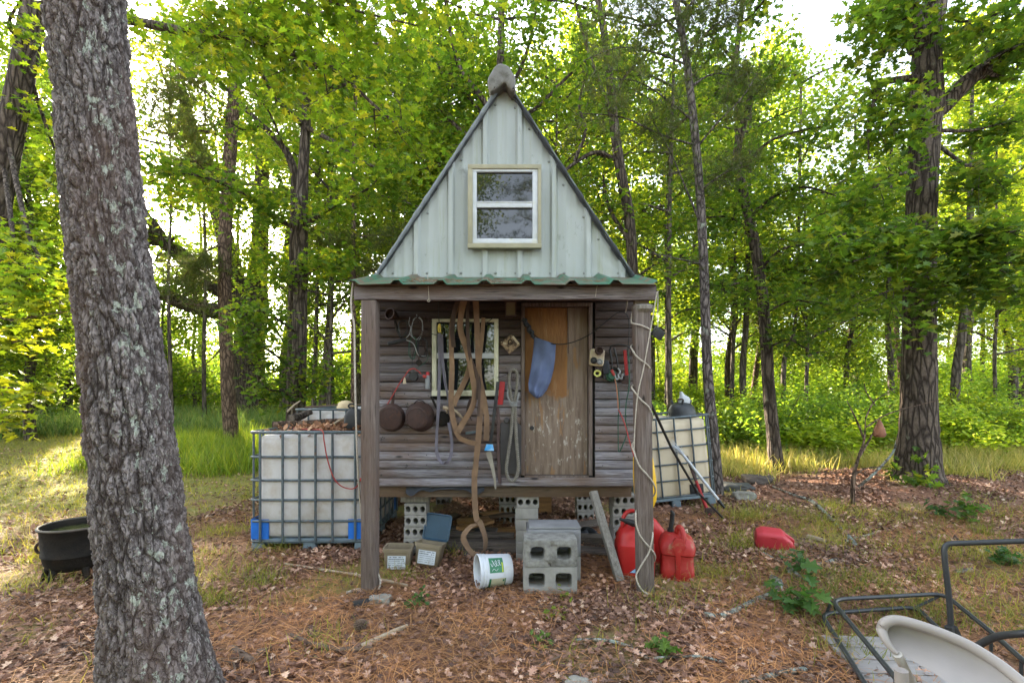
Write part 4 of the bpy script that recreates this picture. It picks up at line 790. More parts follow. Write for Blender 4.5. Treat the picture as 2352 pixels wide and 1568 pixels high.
mid(392, 13, 11, 'thin crowned tree high in the gap right of the foreground pine', 270, 'leaf_far2', z0=6.2, n=11)
mid(470, 14.5, 12, 'tall thin crowned tree above the slim brown pine', 271, 'leaf_far', z0=7, n=12)
# shrubs and saplings on the ground
def sapling(px, py, h, label, n=5, leaf='sapling', size=(.06, .11), seed=1):
    b = G(px, py); t = Tree(seed)
    for i in range(n):
        a = t.r.uniform(0, 6.28); d = Vector((math.cos(a)*.5, math.sin(a)*.5, 1)); q = t.twig(b, d, h*t.r.uniform(.6, 1), .004, 7, .03, .1, 4, .5)
    return t.done('sapling', label, 'sapling', b, MT['stick'], MT[leaf], LOBED, size)
sapling(1815, 1395, .26, 'low oak seedling with broad green leaves beside the lichen covered branch', 7, size=(.07, .13), seed=2)
sapling(1835, 1330, .2, 'pale green seedling behind the lichen covered branch', 4, size=(.06, .10), seed=3)
sapling(1512, 1515, .10, 'small bright green seedling alone in the centre foreground', 4, size=(.05, .08), seed=4)
sapling(962, 1400, .09, 'small green weed in front of the left porch post', 5, size=(.03, .06), seed=5)
sapling(2230, 1200, .32, 'leafy green seedling on the leaf litter below the big oak', 7, size=(.07, .12), seed=6)
sapling(2170, 1190, .22, 'lower green seedling just left of the one below the big oak', 5, size=(.06, .1), seed=7)
sapling(1268, 1420, .10, 'tiny yellow green seedling in front of the block step', 3, 'leaf_yellow', (.03, .055), 8)
sapling(1295, 1385, .07, 'tiny pale seedling close before the cinder block step', 3, 'leaf_yellow', (.03, .05), 9)
sapling(1250, 1480, .08, 'tiny green sprout in the middle of the foreground litter', 3, 'sapling', (.03, .05), 10)
sapling(2310, 1300, .2, 'green weed among the grass at the right edge', 5, size=(.05, .09), seed=12)
def dead_shrub():
    b = G(1958, 1165); Y = b.y; mb = MB(); q = lambda x, y, d=0: P(x, y, Y+d)
    for pts, r in (([b-Vector((0, 0, .03)), q(1960, 1100), q(1972, 1050), q(1985, 1010), q(1988, 960)], .022), ([q(1972, 1050), q(2000, 1005, .1), q(2020, 960, .1)], .012), ([q(1985, 1010), q(1965, 960, -.1), q(1945, 920, -.1)], .010), ([q(1990, 980), q(2040, 950, .1), q(2110, 930, .2), q(2150, 920, .2)], .008), ([q(1988, 960), q(2010, 920), q(2060, 890, .1)], .007), ([q(1962, 1090), q(1990, 1075), q(2040, 1070)], .01), ([q(2010, 930), q(1990, 900), q(1985, 880)], .006)):
        mb.tube(spline(pts, 4), [r*1.35, .004], 7, wob=.1)
    one(mb, 'dead_shrub', MT['bark_brown'], 'bare dead shrub with crooked twigs in front of the big oak', 'shrub', loc=b)
    mb = MB(); a = q(2020, 962, .08); M = Matrix.Translation(a-Vector((0, 0, .22)))
    mb.loft([(0, 0, 0, .045, .045, 3), (.03, 0, 0, .065, .06, 3), (.10, 0, 0, .05, .05, 3), (.17, 0, 0, .03, .03, 2), (.215, 0, 0, .008, .008, 2)], 16, M)
    one(mb, 'hanging_gourd', plain('gourd_rust', (.24, .10, .05), (.15, .06, .035), 12), 'rusty brown gourd shaped ornament hanging on the dead shrub', 'ornament')
    b2 = G(1995, 1125); mb = MB(); mb.tube(spline([G(1970, 1120), P(2010, 1085, b2.y+.1), P(2050, 1040, b2.y+.3), P(2060, 1010, b2.y+.5)], 5), [.02, .012], 8, wob=.12)
    one(mb, 'fallen_branch', MT['lichenstick'], 'crooked dead branch propped against the foot of the big oak', 'branch')
dead_shrub()
# ================================================================== the shed
YP, YW = 3.35, 3.95
shed = thing('shed', 'small weathered log sided shed with a steep pointed metal gable and a green roofed porch', 'shed', (-.06, 4.6, 0))
def part(mb, name, mat, parent=shed, **k): return mb.build(name, mat, parent, **k)
def xw(x): return (x-CX)/F*YW
def zw(y): return CH+(HY-y)/F*YW
XL, XR, ZB = xw(865), xw(1455), zw(1117)
RH = .0715
def log_row(mb, a, b, z0, h, face, n=9, dep=.024, r=random):
    # one half round log: runs a..b along x (face='front') at YW, or along y for the sides
    off = r.uniform(-.005, .005); ph = r.uniform(0, 9); ns = 7; vs = []
    for i in range(n+1):
        u = a+(b-a)*i/n; w = .0018*math.sin(u*5+ph)
        for k in range(ns+1):
            t = k/ns; z = z0+.0018+(h-.0036)*t+w; d = off+dep*math.sin(math.pi*min(1, max(0, .05+.90*t)))**.34
            vs.append(Vector((u, YW-d, z)) if face == 'front' else Vector((XR+.01+d, u, z)) if face == 'right' else Vector((XL-.01-d, u, z)) if face == 'left' else Vector((u, 6.4+d, z)))
    q = ns+1; fs = [(i*q+k, (i+1)*q+k, (i+1)*q+k+1, i*q+k+1) for i in range(n) for k in range(ns)]
    back = [v.copy() for v in (vs[0], vs[ns], vs[-q], vs[-1])]
    for v in back:
        if face == 'front': v.y = YW+.02
        elif face == 'back': v.y = 6.38
        elif face == 'right': v.x = XR-.01
        else: v.x = XL+.01
    m = len(vs); vs += back
    fs += [tuple(range(ns+1))+(m+1, m), tuple((n)*q+k for k in range(ns, -1, -1))+(m+2, m+3)]
    fs += [tuple(i*q for i in range(n, -1, -1))+(m, m+2), tuple(i*q+ns for i in range(n+1))+(m+3, m+1)]
    mb.add(vs, fs)
WX0, WX1, WZ0, WZ1 = xw(992), xw(1146), zw(909), zw(733)          # lower window
DX0, DX1, DZ0, DZ1 = xw(1196), xw(1366), zw(1092), zw(697)        # door with its frame
def walls():
    r = random.Random(9); mb = MB(); z = ZB
    while z < 2.33:
        h = RH*r.uniform(.93, 1.07); segs = [(XL, XR)]
        if z+h > WZ0+.01 and z < WZ1-.01: segs = [(XL, WX0), (WX1, XR)]
        if z+h > DZ0+.01 and z < DZ1-.01: segs = [s for a, b in segs for s in ([(a, DX0), (DX1, b)] if a < DX0 < b else [(a, b)])]
        for a, b in segs: log_row(mb, a, b, z, h, 'front', max(3, int((b-a)*10)), r=r)
        z += h
    mb.cur = 1
    for i in range(120):
        xx = r.choice((XL+.05, XL+.25, XL+.42, -.35, -.05, .0, .72, .95))+r.gauss(0, .012); zz = ZB+RH*(int(r.uniform(0, 22))+.5)+r.gauss(0, .012)
        if (WX0-.02 < xx < WX1+.02 and WZ0 < zz < WZ1) or DX0 < xx < DX1: continue
        mb.lathe([(.004, 0), (.0045, .004), (.001, .005)], 6, Matrix.Translation((xx, YW-.0225, zz)) @ Matrix.Rotation(R(90), 4, 'X'))
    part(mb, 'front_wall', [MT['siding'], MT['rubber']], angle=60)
    for f, nm in (('left', 'side_wall'), ('right', 'side_wall'), ('back', 'back_wall')):
        mb = MB(); z = ZB
        while z < 2.33:
            log_row(mb, *((4.0, 6.38) if f != 'back' else (XL, XR)), z, RH, f, 6, r=r); z += RH
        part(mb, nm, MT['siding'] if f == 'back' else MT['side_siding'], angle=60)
    mb = MB(); mb.box(((XL+XR)/2, 5.18, 1.45), (XR-XL-.08, 2.36, 1.6)); part(mb, 'inner_lining', MT['rubber'], smooth=False)
    # floor frame
    mb = MB(); zt = ZB-.004
    mb.box(((XL+XR)/2, 3.995, zt-.045), (XR-XL-.02, .045, .085)); mb.box(((XL+XR)/2, 6.3, zt-.045), (XR-XL, .045, .085))
    for k in range(6): mb.box((XL+.05+(XR-XL-.1)*k/5, 5.15, zt-.046), (.04, 2.25, .08))
    mb.box(((XL+XR)/2, 5.17, zt-.002), (XR-XL-.06, 2.28, .012)); part(mb, 'floor_frame', MT['joist'], bevel=.004)
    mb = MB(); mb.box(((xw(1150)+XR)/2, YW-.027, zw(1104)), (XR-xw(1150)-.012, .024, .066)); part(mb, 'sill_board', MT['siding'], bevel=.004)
    def tar(u, v):
        x = xw(932)+(xw(1112)-xw(932))*u; d = .018+.055*(.5+.5*math.sin(u*7+1))*(.6+.4*math.sin(u*23))
        return Vector((x, 3.962-.02*v+.01*math.sin(u*17+v*3), ZB-.002-d*v))
    mb = MB(); mb.grid(tar, 30, 5); part(mb, 'tar_paper', MT['darkcloth'])
walls()
def door():
    x0, x1, z0, z1 = xw(1206), xw(1350), zw(1090), zw(706)
    m, nt, out = nodes('peeling_door')
    tc = N(nt, 'TexCoord'); sp = N(nt, 'SeparateXYZ'); nt.links.new(tc.outputs['Object'], sp.inputs[0])
    grey = ramp(nt, nz(nt, 3, (9, 9, .8), 8, .7), [(.3, (.085, .058, .043)), (.5, (.165, .122, .093)), (.7, (.225, .18, .148))])
    fl = ramp(nt, nz(nt, 16, (1.5, 1.5, .6), 8, .75), [(.56, (0, 0, 0)), (.62, (1, 1, 1))])
    low = ramp(nt, math1(nt, 'MULTIPLY_ADD', sp.outputs['Z'], -1.6), [(.0, (0, 0, 0)), (.35, (1, 1, 1))]); nt.nodes[-2].inputs[2].default_value = 2.25
    flk = mixc(nt, 1.0, fl, low, 'MULTIPLY'); base = mixc(nt, flk, grey, (.34, .31, .27))
    wob = nz(nt, 6, detail=6, rough=.65)
    ex = N(nt, 'MapRange'); nt.links.new(math1(nt, 'ADD', sp.outputs['X'], math1(nt, 'MULTIPLY', wob, .05)), ex.inputs['Value']); ex.inputs['From Min'].default_value = .548; ex.inputs['From Max'].default_value = .540
    ez = N(nt, 'MapRange'); nt.links.new(math1(nt, 'ADD', sp.outputs['Z'], math1(nt, 'MULTIPLY', wob, .34)), ez.inputs['Value']); ez.inputs['From Min'].default_value = 1.555; ez.inputs['From Max'].default_value = 1.60
    ms = math1(nt, 'MULTIPLY', ex.outputs[0], ez.outputs[0])
    or_ = ramp(nt, nz(nt, 2.5, (5, 5, .8), 6), [(.35, (.235, .115, .042)), (.65, (.15, .075, .032))]); base = mixc(nt, ms, base, or_)
    st = math1(nt, 'MULTIPLY', ramp(nt, nz(nt, 3, (5, 5, 1), 3), [(.60, (0, 0, 0)), (.64, (1, 1, 1))]), .8); base = mixc(nt, st, base, (.22, .125, .062))
    finish(nt, out, base, .8, 0, .2, nz(nt, 60, (1, 1, .3)), .5)
    mb = MB(); mb.box(((x0+x1)/2, 3.985, (z0+z1)/2), (x1-x0, .035, z1-z0)); d = part(mb, 'door', m, bevel=.003)
    mb = MB(); mb.lathe([(.004, 0), (.016, 0), (.018, .006), (.013, .010), (.004, .010)], 16, Matrix.Translation((xw(1222), 3.968, zw(983))) @ Matrix.Rotation(R(90), 4, 'X')); mb.build('lock_hole', MT['rubber'], d)
    mb = MB(); mb.beam(P(1303, 700, 3.962), P(1306, 812, 3.962), .006, .004); mb.build('crack_strip', MT['browniron'], d)
    f = MB(); t = .03
    f.box((x0-t/2-.003, 3.945, (z0+z1)/2), (t, .06, z1-z0)); f.box((x1+t/2+.003, 3.945, (z0+z1)/2), (t, .06, z1-z0)); f.box(((x0+x1)/2, 3.945, z1+.018), (x1-x0+2*t+.006, .06, .03)); f.box(((x0+x1)/2, 3.95, z0-.012), (x1-x0+.01, .05, .02))
    part(f, 'door_frame', MT['post'], bevel=.003)
door()
def window(name, px, fr, Y, trim, tmat, fmat, rail, panes, back):
    # px outer trim, fr white frame, rail (y0,y1), panes two boxes
    X = lambda x: (x-CX)/F*Y; Z = lambda y: CH+(HY-y)/F*Y
    def ring(a, b, y0, y1):
        mb = MB(); ax0, az1, ax1, az0 = X(a[0]), Z(a[1]), X(a[2]), Z(a[3]); bx0, bz1, bx1, bz0 = X(b[0]), Z(b[1]), X(b[2]), Z(b[3]); c = (y0+y1)/2; d = y1-y0
        mb.box(((ax0+ax1)/2, c, (az1+bz1)/2), (ax1-ax0, d, az1-bz1)); mb.box(((ax0+ax1)/2, c-.002, (az0+bz0)/2), (ax1-ax0+.004, d, bz0-az0))
        mb.box(((ax0+bx0)/2, c-.001, (bz0+bz1)/2), (bx0-ax0, d, bz1-bz0-.001)); mb.box(((ax1+bx1)/2, c-.001, (bz0+bz1)/2), (ax1-bx1, d, bz1-bz0-.001)); return mb
    pp = (panes[0][0], panes[0][1], panes[0][2], panes[1][3])
    if trim: w = part(ring(px, fr, Y-.022, Y+.03), name, tmat, bevel=.003); s = ring(fr, pp, Y-.012, Y+.03)
    else: w = part(ring(fr, pp, Y-.022, Y+.03), name, fmat, bevel=.003); s = MB()
    s.box(((X(pp[0])+X(pp[2]))/2, Y, (Z(rail[0])+Z(rail[1]))/2), (X(pp[2])-X(pp[0])-.002, .03, Z(rail[0])-Z(rail[1])))
    s.box(((X(pp[0])+X(pp[2]))/2, Y-.008, Z(rail[0])-.006), (X(pp[2])-X(pp[0])-.004, .025, .006))
    s.build('sash', MT['white'], w, bevel=.002)
    for a in panes:
        mb = MB(); e = .002; mb.box(((X(a[0])+X(a[2]))/2, Y+.014, (Z(a[1])+Z(a[3]))/2), (X(a[2])-X(a[0])+.006, .006, Z(a[1])-Z(a[3])+.006)); mb.build('pane', MT['glass'], w, smooth=False)
    return w
window('window', (1075, 380, 1243, 571), (1086, 390, 1235, 560), 3.868, True, MT['khaki'], MT['white'], (464, 478), [(1095, 396, 1223, 464), (1095, 478, 1223, 549)], None)
for_w = window('window', None, (993, 733, 1145, 909), 3.925, False, None, MT['cream'], (811, 823), [(1003, 740, 1135, 811), (1003, 823, 1135, 896)], None)
# gable of ribbed metal sheet
GX, GH, GZ0, GZ1, GY = -.061, 1.022, zw(637)+.003, 3.925, 3.925
GZB = GZ0-.07
def gable():
    def roofz(x): return GZ1-abs(x-GX)*(GZ1-GZ0)/GH
    st = []; pitch = .281; x0 = GX-1.3
    for k in range(10):
        c = x0+k*pitch+.018
        for dx, d in ((-.034, 0), (-.016, .020), (.016, .020), (.034, 0), (.085, 0), (.092, .002), (.110, .002), (.117, 0), (.165, 0), (.172, .002), (.190, .002), (.197, 0)): st.append((c+dx, d*1.35))
    st = [s for s in st if abs(s[0]-GX) < GH-.004]; st = [(GX-GH+.002, 0)]+st+[(GX, next(d for x, d in st if x > GX))]+[(GX+GH-.002, 0)]; st.sort()
    vs, fs = [], []; n = 16
    for x, d in st:
        for k in range(n+1): vs.append((x, GY-d-.002*math.sin(x*9+k), GZB+(roofz(x)-GZB)*k/n))
    q = n+1; fs = [(i*q+k, (i+1)*q+k, (i+1)*q+k+1, i*q+k+1) for i in range(len(st)-1) for k in range(n)]
    m, nt, out = nodes('sage_sheet_metal')
    base = ramp(nt, nz(nt, 2.2, (1, 1, .35)), [(.35, (.235, .258, .245)), (.65, (.28, .302, .288))])
    base = mixc(nt, ramp(nt, nz(nt, 5, (3.5, 1, .22), 8, .7), [(.54, (0, 0, 0)), (.70, (.7, .7, .7))]), base, (.19, .205, .125))
    base = mixc(nt, ramp(nt, nz(nt, 11, (1, 1, .6), 8, .75), [(.60, (0, 0, 0)), (.70, (.7, .7, .7))]), base, (.12, .13, .11))
    finish(nt, out, base, .45, 0, .4, nz(nt, 3), .08)
    mb = MB(); mb.add(vs, fs); gw = part(mb, 'gable_wall', m, angle=25)
    r = random.Random(3); scr = []
    for c in range(803, 1900): pass
    for px in (281, 413, 504, 636, 725, 858, 951, 1083, 1174, 1310, 1400, 1532, 1626, 1755): scr.append((803.9+.3515*px, 137.8+.3515*1392))
    for px, py in ((952, 295), (858, 445), (728, 652), (640, 790), (508, 1002), (418, 1150), (1080, 312), (1171, 450), (1300, 663), (1394, 815), (1527, 1025), (1625, 1170)): scr.append((803.9+.3515*px, 137.8+.3515*py))
    for x, y in scr:
        mb = MB(); mb.lathe([(.001, .007), (.007, .006), (.011, .001), (.011, 0)], 8, Matrix.Translation(P(x, y, GY-.003)) @ Matrix.Rotation(R(90), 4, 'X')); mb.build('screw', MT['nail'], gw)
    # roof slopes
    ap = Vector((GX, 0, GZ1)); 
    for sg in (-1, 1):
        e = Vector((GX+sg*GH, 0, GZ0)); d = (e-ap).normalized(); nrm = Vector((sg*-d.z*sg, 0, 0)); nrm = Vector((-d.z*sg*1.0, 0, d.x*sg)) if False else Vector((sg*abs(d.z), 0, abs(d.x)))
        L = (e-ap).length+.03; ys = []; y = 3.885
        while y < 6.55:
            for dy, h in ((0, 0), (.09, 0), (.11, .02), (.15, .02), (.17, 0)): ys.append((y+dy, h))
            y += .26
        vs, fs = [], []
        for yy, h in ys:
            for u in (0, L/2, L):
                for o in (.030, .024): p = ap+d*u+nrm*(h+o); vs.append((p.x, yy, p.z))
        n = len(ys)
        for i in range(n-1):
            a, b = i*6, i*6+6
            for k in (0, 2): fs += [(a+k, b+k, b+k+2, a+k+2), (a+k+1, a+k+3, b+k+3, b+k+1)]
            fs += [(a+4, b+4, b+5, a+5), (a, a+1, b+1, b)]
        fs += [(0, 2, 3, 1), (2, 4, 5, 3)]; a = (n-1)*6; fs += [(a, a+1, a+3, a+2), (a+2, a+3, a+5, a+4)]
        mb = MB(); mb.add(vs, fs); rf = part(mb, 'roof_slope', MT['roof_metal'], angle=25)
        mb = MB(); pts = []; rad = []
        for k in range(41):
            u = L*k/40; pts.append(ap+d*u+nrm*(.012 if sg < 0 else .012)+Vector((0, 3.872, 0))); rad.append((.015 if sg < 0 else .012)+(.005*math.sin(k*2.4)*(k % 3 == 0) if sg < 0 else .007*math.sin(k*1.15)))
        mb.tube(pts, rad, 8); mb.build('edge_trim', MT['trim_grey'] if sg < 0 else MT['foam'], rf)
        mb = MB(); mb.tube([p+nrm*-.014+Vector((0, .012, 0)) for p in pts], [max(.005, q*.6+.004*math.sin(i*1.9)) for i, q in enumerate(rad)], 6); mb.build('closure_strip', MT['foam'], rf)
    # bent ridge cap
    mb = MB(); C6 = lambda x, y: (lambda q: (q.x, q.z))(P(803.9+.3515*x, 137.8+.3515*y, 3.84))
    out = spline([Vector((*C6(x, y), 0)) for x, y in ((930, 226), (908, 195), (902, 150), (920, 105), (946, 62), (985, 44), (1032, 58), (1060, 95), (1080, 135), (1080, 190), (1068, 226), (1040, 200), (1010, 168), (965, 200), (930, 226))], 4)[:-1]
    mb.prism([(p.x, p.y) for p in out], 3.80, 4.02); cp = part(mb, 'ridge_cap', MT['cap_metal'], bevel=.022, seg=4, angle=60)
    for v in cp.data.vertices: n_ = noise.noise_vector(v.co*14); v.co += Vector(n_)*.007; v.co.x += .012*math.sin(v.co.y*20)
    mb = MB()
    def rc(u, v): a = -1+2*u; return Vector((GX+a*.09, 3.95+2.55*v, GZ1+.055-abs(a)**1.3*.115+.004*math.sin(v*30)))
    mb.grid(rc, 10, 14); mb.grid(lambda u, v: rc(u, v)-Vector((0, 0, .006)), 10, 14); part(mb, 'ridge_sheet', MT['cap_metal'])
gable()
def porch():
    zr = lambda y: 2.153+(y-3.27)*(2.362-2.153)/(3.935-3.27)
    x0, x1 = -1.102, .996; pk = [x0+.012+.300*k for k in range(8)]
    prof = []
    for c in pk: prof += [(c-.045, 0), (c-.016, .026), (c+.016, .026), (c+.045, 0)]
    prof = [(x0-.03, .012)]+[(x, h) for x, h in prof if x0-.02 < x < x1]+[(x1, .002)]
    vs, fs = [], []; ys = [3.27, 3.3, 3.5, 3.7, 3.935]
    r = random.Random(2); jit = [r.uniform(-.004, .004) for _ in prof]
    for j, y in enumerate(ys):
        for i, (x, h) in enumerate(prof):
            z = zr(y)+h+(jit[i] if j == 0 else 0); vs += [(x, y, z), (x, y, z-.003)]
    q = 2*len(prof)
    for j in range(len(ys)-1):
        for i in range(len(prof)-1):
            a, b = j*q+2*i, (j+1)*q+2*i; fs += [(a, b, b+2, a+2), (a+1, a+3, b+3, b+1)]
    for i in range(len(prof)-1): fs += [(2*i, 2*i+2, 2*i+3, 2*i+1)]
    mb = MB(); mb.add(vs, fs); rf = part(mb, 'porch_roof', MT['porch_metal'], angle=20)
    mb = MB(); rr = random.Random(8)
    for i in range(170):                               # pine straw caught along the eave
        c = rr.choice((-.72, -.66, -.5, -.42, -.2, .1, .55)); x = c+rr.gauss(0, .07); y = 3.29+abs(rr.gauss(0, .10)); a = rr.gauss(0, .5); L = rr.uniform(.03, .08); z = zr(y)+.006+rr.uniform(0, .02)
        mb.tube([Vector((x, y, z)), Vector((x+L*math.cos(a), y-L*.2*abs(math.sin(a)), z-(.035 if rr.random() < .12 else .0)))], .0011, 3)
    mb.build('pine_straw', MT['pineneedle'], rf)
    mb = MB(); zb = CH+(HY-688)/F*YP; zt = CH+(HY-657.5)/F*YP; a, b = (813-CX)/F*YP, (1508-CX)/F*YP
    def bm_(u, v):
        pr = [(0, 0), (0, 1), (1, 1), (1, 0)]; return None
    n = 30; vs = []
    for i in range(n+1):
        x = a+(b-a)*i/n; w = .003*math.sin(x*4)+.002*math.sin(x*13+1); e = .003*math.sin(x*9)
        vs += [(x, YP-.002+.002*math.sin(x*7), zb+w), (x, YP+.04, zb+w), (x, YP+.04, zt+e), (x, YP, zt+e)]
    fs = [(4*i+k, 4*i+(k+1) % 4, 4*i+4+(k+1) % 4, 4*i+4+k) for i in range(n) for k in range(4)]+[(3, 2, 1, 0), (4*n, 4*n+1, 4*n+2, 4*n+3)]
    mb.add(vs, fs); part(mb, 'porch_beam', MT['beam'], bevel=.004)
    mb = MB()
    for s0, s1 in ((a+.01, -.42), (-.415, .30), (.305, b-.004)): mb.box(((s0+s1)/2, YP+.035, zt+.009), (s1-s0, .085, .014), Matrix.Rotation(rr.uniform(-.004, .004), 3, 'Y'))
    part(mb, 'purlin', MT['joist'], bevel=.003)
    mb = MB()
    for k in range(5): x = a+.08+(b-a-.16)*k/4; mb.beam((x, 3.40, 2.125), (x, 3.93, 2.300), .04, .07, (1, 0, 0))
    part(mb, 'rafters', MT['joist'])
    mb = MB(); mb.beam((-1.0065, 3.40, -.03), (-1.005, 3.40, zb-.002), .104, .10, (1, 0, 0)); part(mb, 'porch_post', MT['post'], bevel=.005)
    mb = MB(); mb.beam(((1482-CX)/F*3.38, 3.385, -.03), ((1472.5-CX)/F*3.38, 3.385, CH+(HY-700)/F*3.38), .108, .10, (1, 0, 0))
    part(mb, 'porch_post', MT['post'], bevel=.005)
    mb = MB(); mb.loft([(0, 0, 0, .050, .050, 4), (.02, .004, -.01, .064, .07, 3), (.045, .004, -.012, .068, .074, 3), (.052, .0, -.01, .05, .06, 3)], 20, Matrix.Translation(((1475-CX)/F*3.38, 3.385, CH+(HY-719)/F*3.38)))
    part(mb, 'post_cap', MT['lumber'], bevel=.002)
    mb = MB(); mb.box(((1474-CX)/F*3.38, 3.40, zb-.008), (.10, .05, .03)); part(mb, 'post_shim', MT['joist'])
porch()
# ================================================================== things on and around the shed
RX = lambda d: Matrix.Rotation(R(d), 4, 'X'); RY = lambda d: Matrix.Rotation(R(d), 4, 'Y'); RZ = lambda d: Matrix.Rotation(R(d), 4, 'Z'); T_ = Matrix.Translation
def face(p): return T_(p) @ RX(90)                  # local z -> towards the camera side (-y)
def line(name, pts, r, mat, label, cat, sub=6, n=6, group=None, loc=None):
    mb = MB(); mb.tube(spline(pts, sub), r, n); return one(mb, name, mat, label, cat, group)
# ---- hollow bricks and blocks
def holed(w, h, d, cells, hx, hz, p, cy=0):
    # block with openings along y; cells = number of holes in a row
    vs, fs = [], []; K = 16; mb = MB(); cw = w/cells
    def rect(t):                                        # point on cell border matched with angle index
        c, s = math.cos(t), math.sin(t); k = 1/max(abs(c)/(cw/2), abs(s)/(h/2)); return c*k, s*k
    corner = math.atan2(h, cw)
    A = sorted([corner, math.pi-corner, math.pi+corner, 2*math.pi-corner]+[2*math.pi*k/K+.02 for k in range(K)]); n = len(A)
    for ci in range(cells):
        cx = -w/2+cw*(ci+.5); base = len(vs)
        for y in (-d/2, d/2):
            for t in A:
                x, z = rect(t); vs.append((cx+x, y, z+h/2))
            for t in A:
                c, s = math.cos(t), math.sin(t); x = abs(c)**(2/p)*hx*(1 if c > 0 else -1); z = abs(s)**(2/p)*hz*(1 if s > 0 else -1); vs.append((cx+x, y, z+h/2))
        for k in range(n):
            j = (k+1) % n; a = base
            fs += [(a+k, a+j, a+n+j, a+n+k), (a+2*n+k, a+3*n+k, a+3*n+j, a+2*n+j), (a+n+k, a+n+j, a+3*n+j, a+3*n+k)]
            x0, z0, x1, z1 = vs[a+k][0]-cx, vs[a+k][2], vs[a+j][0]-cx, vs[a+j][2]; mx = (x0+x1)/2
            side = abs(abs(mx)-cw/2) < 1e-5
            if side and not ((ci == 0 and mx < 0) or (ci == cells-1 and mx > 0)): continue
            fs.append((a+k, a+2*n+k, a+2*n+j, a+j))
    mb.add(vs, fs); b = bmesh.new(); me = bpy.data.meshes.new('tmp'); me.from_pydata(vs, [], fs); b.from_mesh(me); bmesh.ops.remove_doubles(b, verts=b.verts, dist=1e-5)
    mb.v = [tuple(v.co) for v in b.verts]; b.verts.index_update(); mb.f = [tuple(v.index for v in f.verts) for f in b.faces]; mb.mi = [0]*len(mb.f); b.free(); bpy.data.meshes.remove(me); return mb
def bricks():
    proto_ = None; q = random.Random(6); pier_names = {0: 'left front pier', 1: 'centre front pier', 2: 'right front pier', 3: 'left rear pier', 4: 'centre rear pier', 5: 'right rear pier'}
    order = ['bottom', 'second', 'third', 'fourth', 'fifth', 'topmost']
    for pi, (x0, x1, Y, zt, rows) in enumerate(((928, 977, 4.06, .475, 5), (1185, 1237, 3.99, .548, 6), (1408, 1461, 4.06, .548, 6), (1000, 1035, 6.1, .548, 5), (1150, 1182, 5.2, .548, 5), (1326, 1362, 5.3, .548, 5))):
        cx = ((x0+x1)/2-CX)/F*Y; g0 = g(cx, Y+.1)-.02; h = (zt-g0)/rows
        for k in range(rows):
            if proto_ is None:
                proto_ = holed(.185, .0895, .19, 3, .021, .024, 2).build('concrete_brick', MT['brick'], loc=(0, 0, 0), bevel=.003, angle=30); o = proto_
            else: o = proto_.copy(); C.objects.link(o)
            turn = (pi == 1 and k < rows-1)
            o.location = (cx+q.uniform(-.006, .006), Y+.1+q.uniform(-.008, .008), g0+k*h); o.rotation_euler = (0, 0, R(q.uniform(-3, 3)+(90 if turn else 0))); o.scale = (1, 1, h/.0915)
            pos = 'topmost' if k == rows-1 else order[k]
            tag(o, f'grey three holed concrete brick, {pos} in the {pier_names[pi]} under the shed', 'brick', 'concrete bricks of the piers under the shed')
    mb = MB(); mb.box((-.83, 4.14, .512), (.24, .12, .062)); one(mb, 'timber_shim', MT['lumber'], 'short timber shim wedged on top of the left front brick pier', 'timber', bevel=.004)
bricks()
def step():
    x0, x1 = (1202-CX)/F*3.37, (1326-CX)/F*3.37; w = x1-x0; cx = (x0+x1)/2
    def rough(o, a):
        for v in o.data.vertices: v.co += Vector(noise.noise_vector(v.co*40+Vector((cx, 0, a*9))))*a
    a = holed(w, .19, .19, 2, .058, .052, 5); o = one(a, 'cinder_block', MT['concrete2'], 'pale two holed cinder block at the bottom front of the shed step', 'cinder block', 'cinder blocks of the shed step', loc=(0, 0, 0), bevel=.004, angle=30); o.location = (cx, 3.37+.095, -.005)
    a = holed(w-.004, .19, .185, 2, .050, .045, 4); o = one(a, 'cinder_block', MT['concrete'], 'dark weathered mossy cinder block on top at the front of the step', 'cinder block', 'cinder blocks of the shed step', loc=(0, 0, 0), bevel=.009, angle=30); o.location = (cx+.002, 3.362+.095, .187); o.rotation_euler = (0, 0, R(.8)); rough(o, .004)
    for z, lab in ((0, 'pale smooth block low behind the front cinder blocks of the step'), (.196, 'pale slab topped block with a red stain behind the weathered cinder block')):
        mb = holed(.40, .192, .235, 2, .066, .05, 5); o = one(mb, 'concrete_block', MT['slab'] if z else MT['concrete2'], lab, 'concrete block', loc=(0, 0, 0), bevel=.004, angle=30); o.location = (.312, 3.685, z)
    mb = MB(); mb.box((.322, 3.69, .40), (.385, .22, .016)); one(mb, 'paving_slab', MT['slab'], 'thin pale paving slab with a pink stain lying on the rear step block', 'slab', bevel=.003)
    mb = MB(); mb.beam(P(1362, 1128, 3.93), G(1424, 1338)+Vector((0, 0, .0)), .062, .042, (1, .25, 0)); one(mb, 'leaning_board', MT['lumber'], 'grey weathered board leaning from the shed floor to the ground right of the step', 'board', bevel=.003)
step()
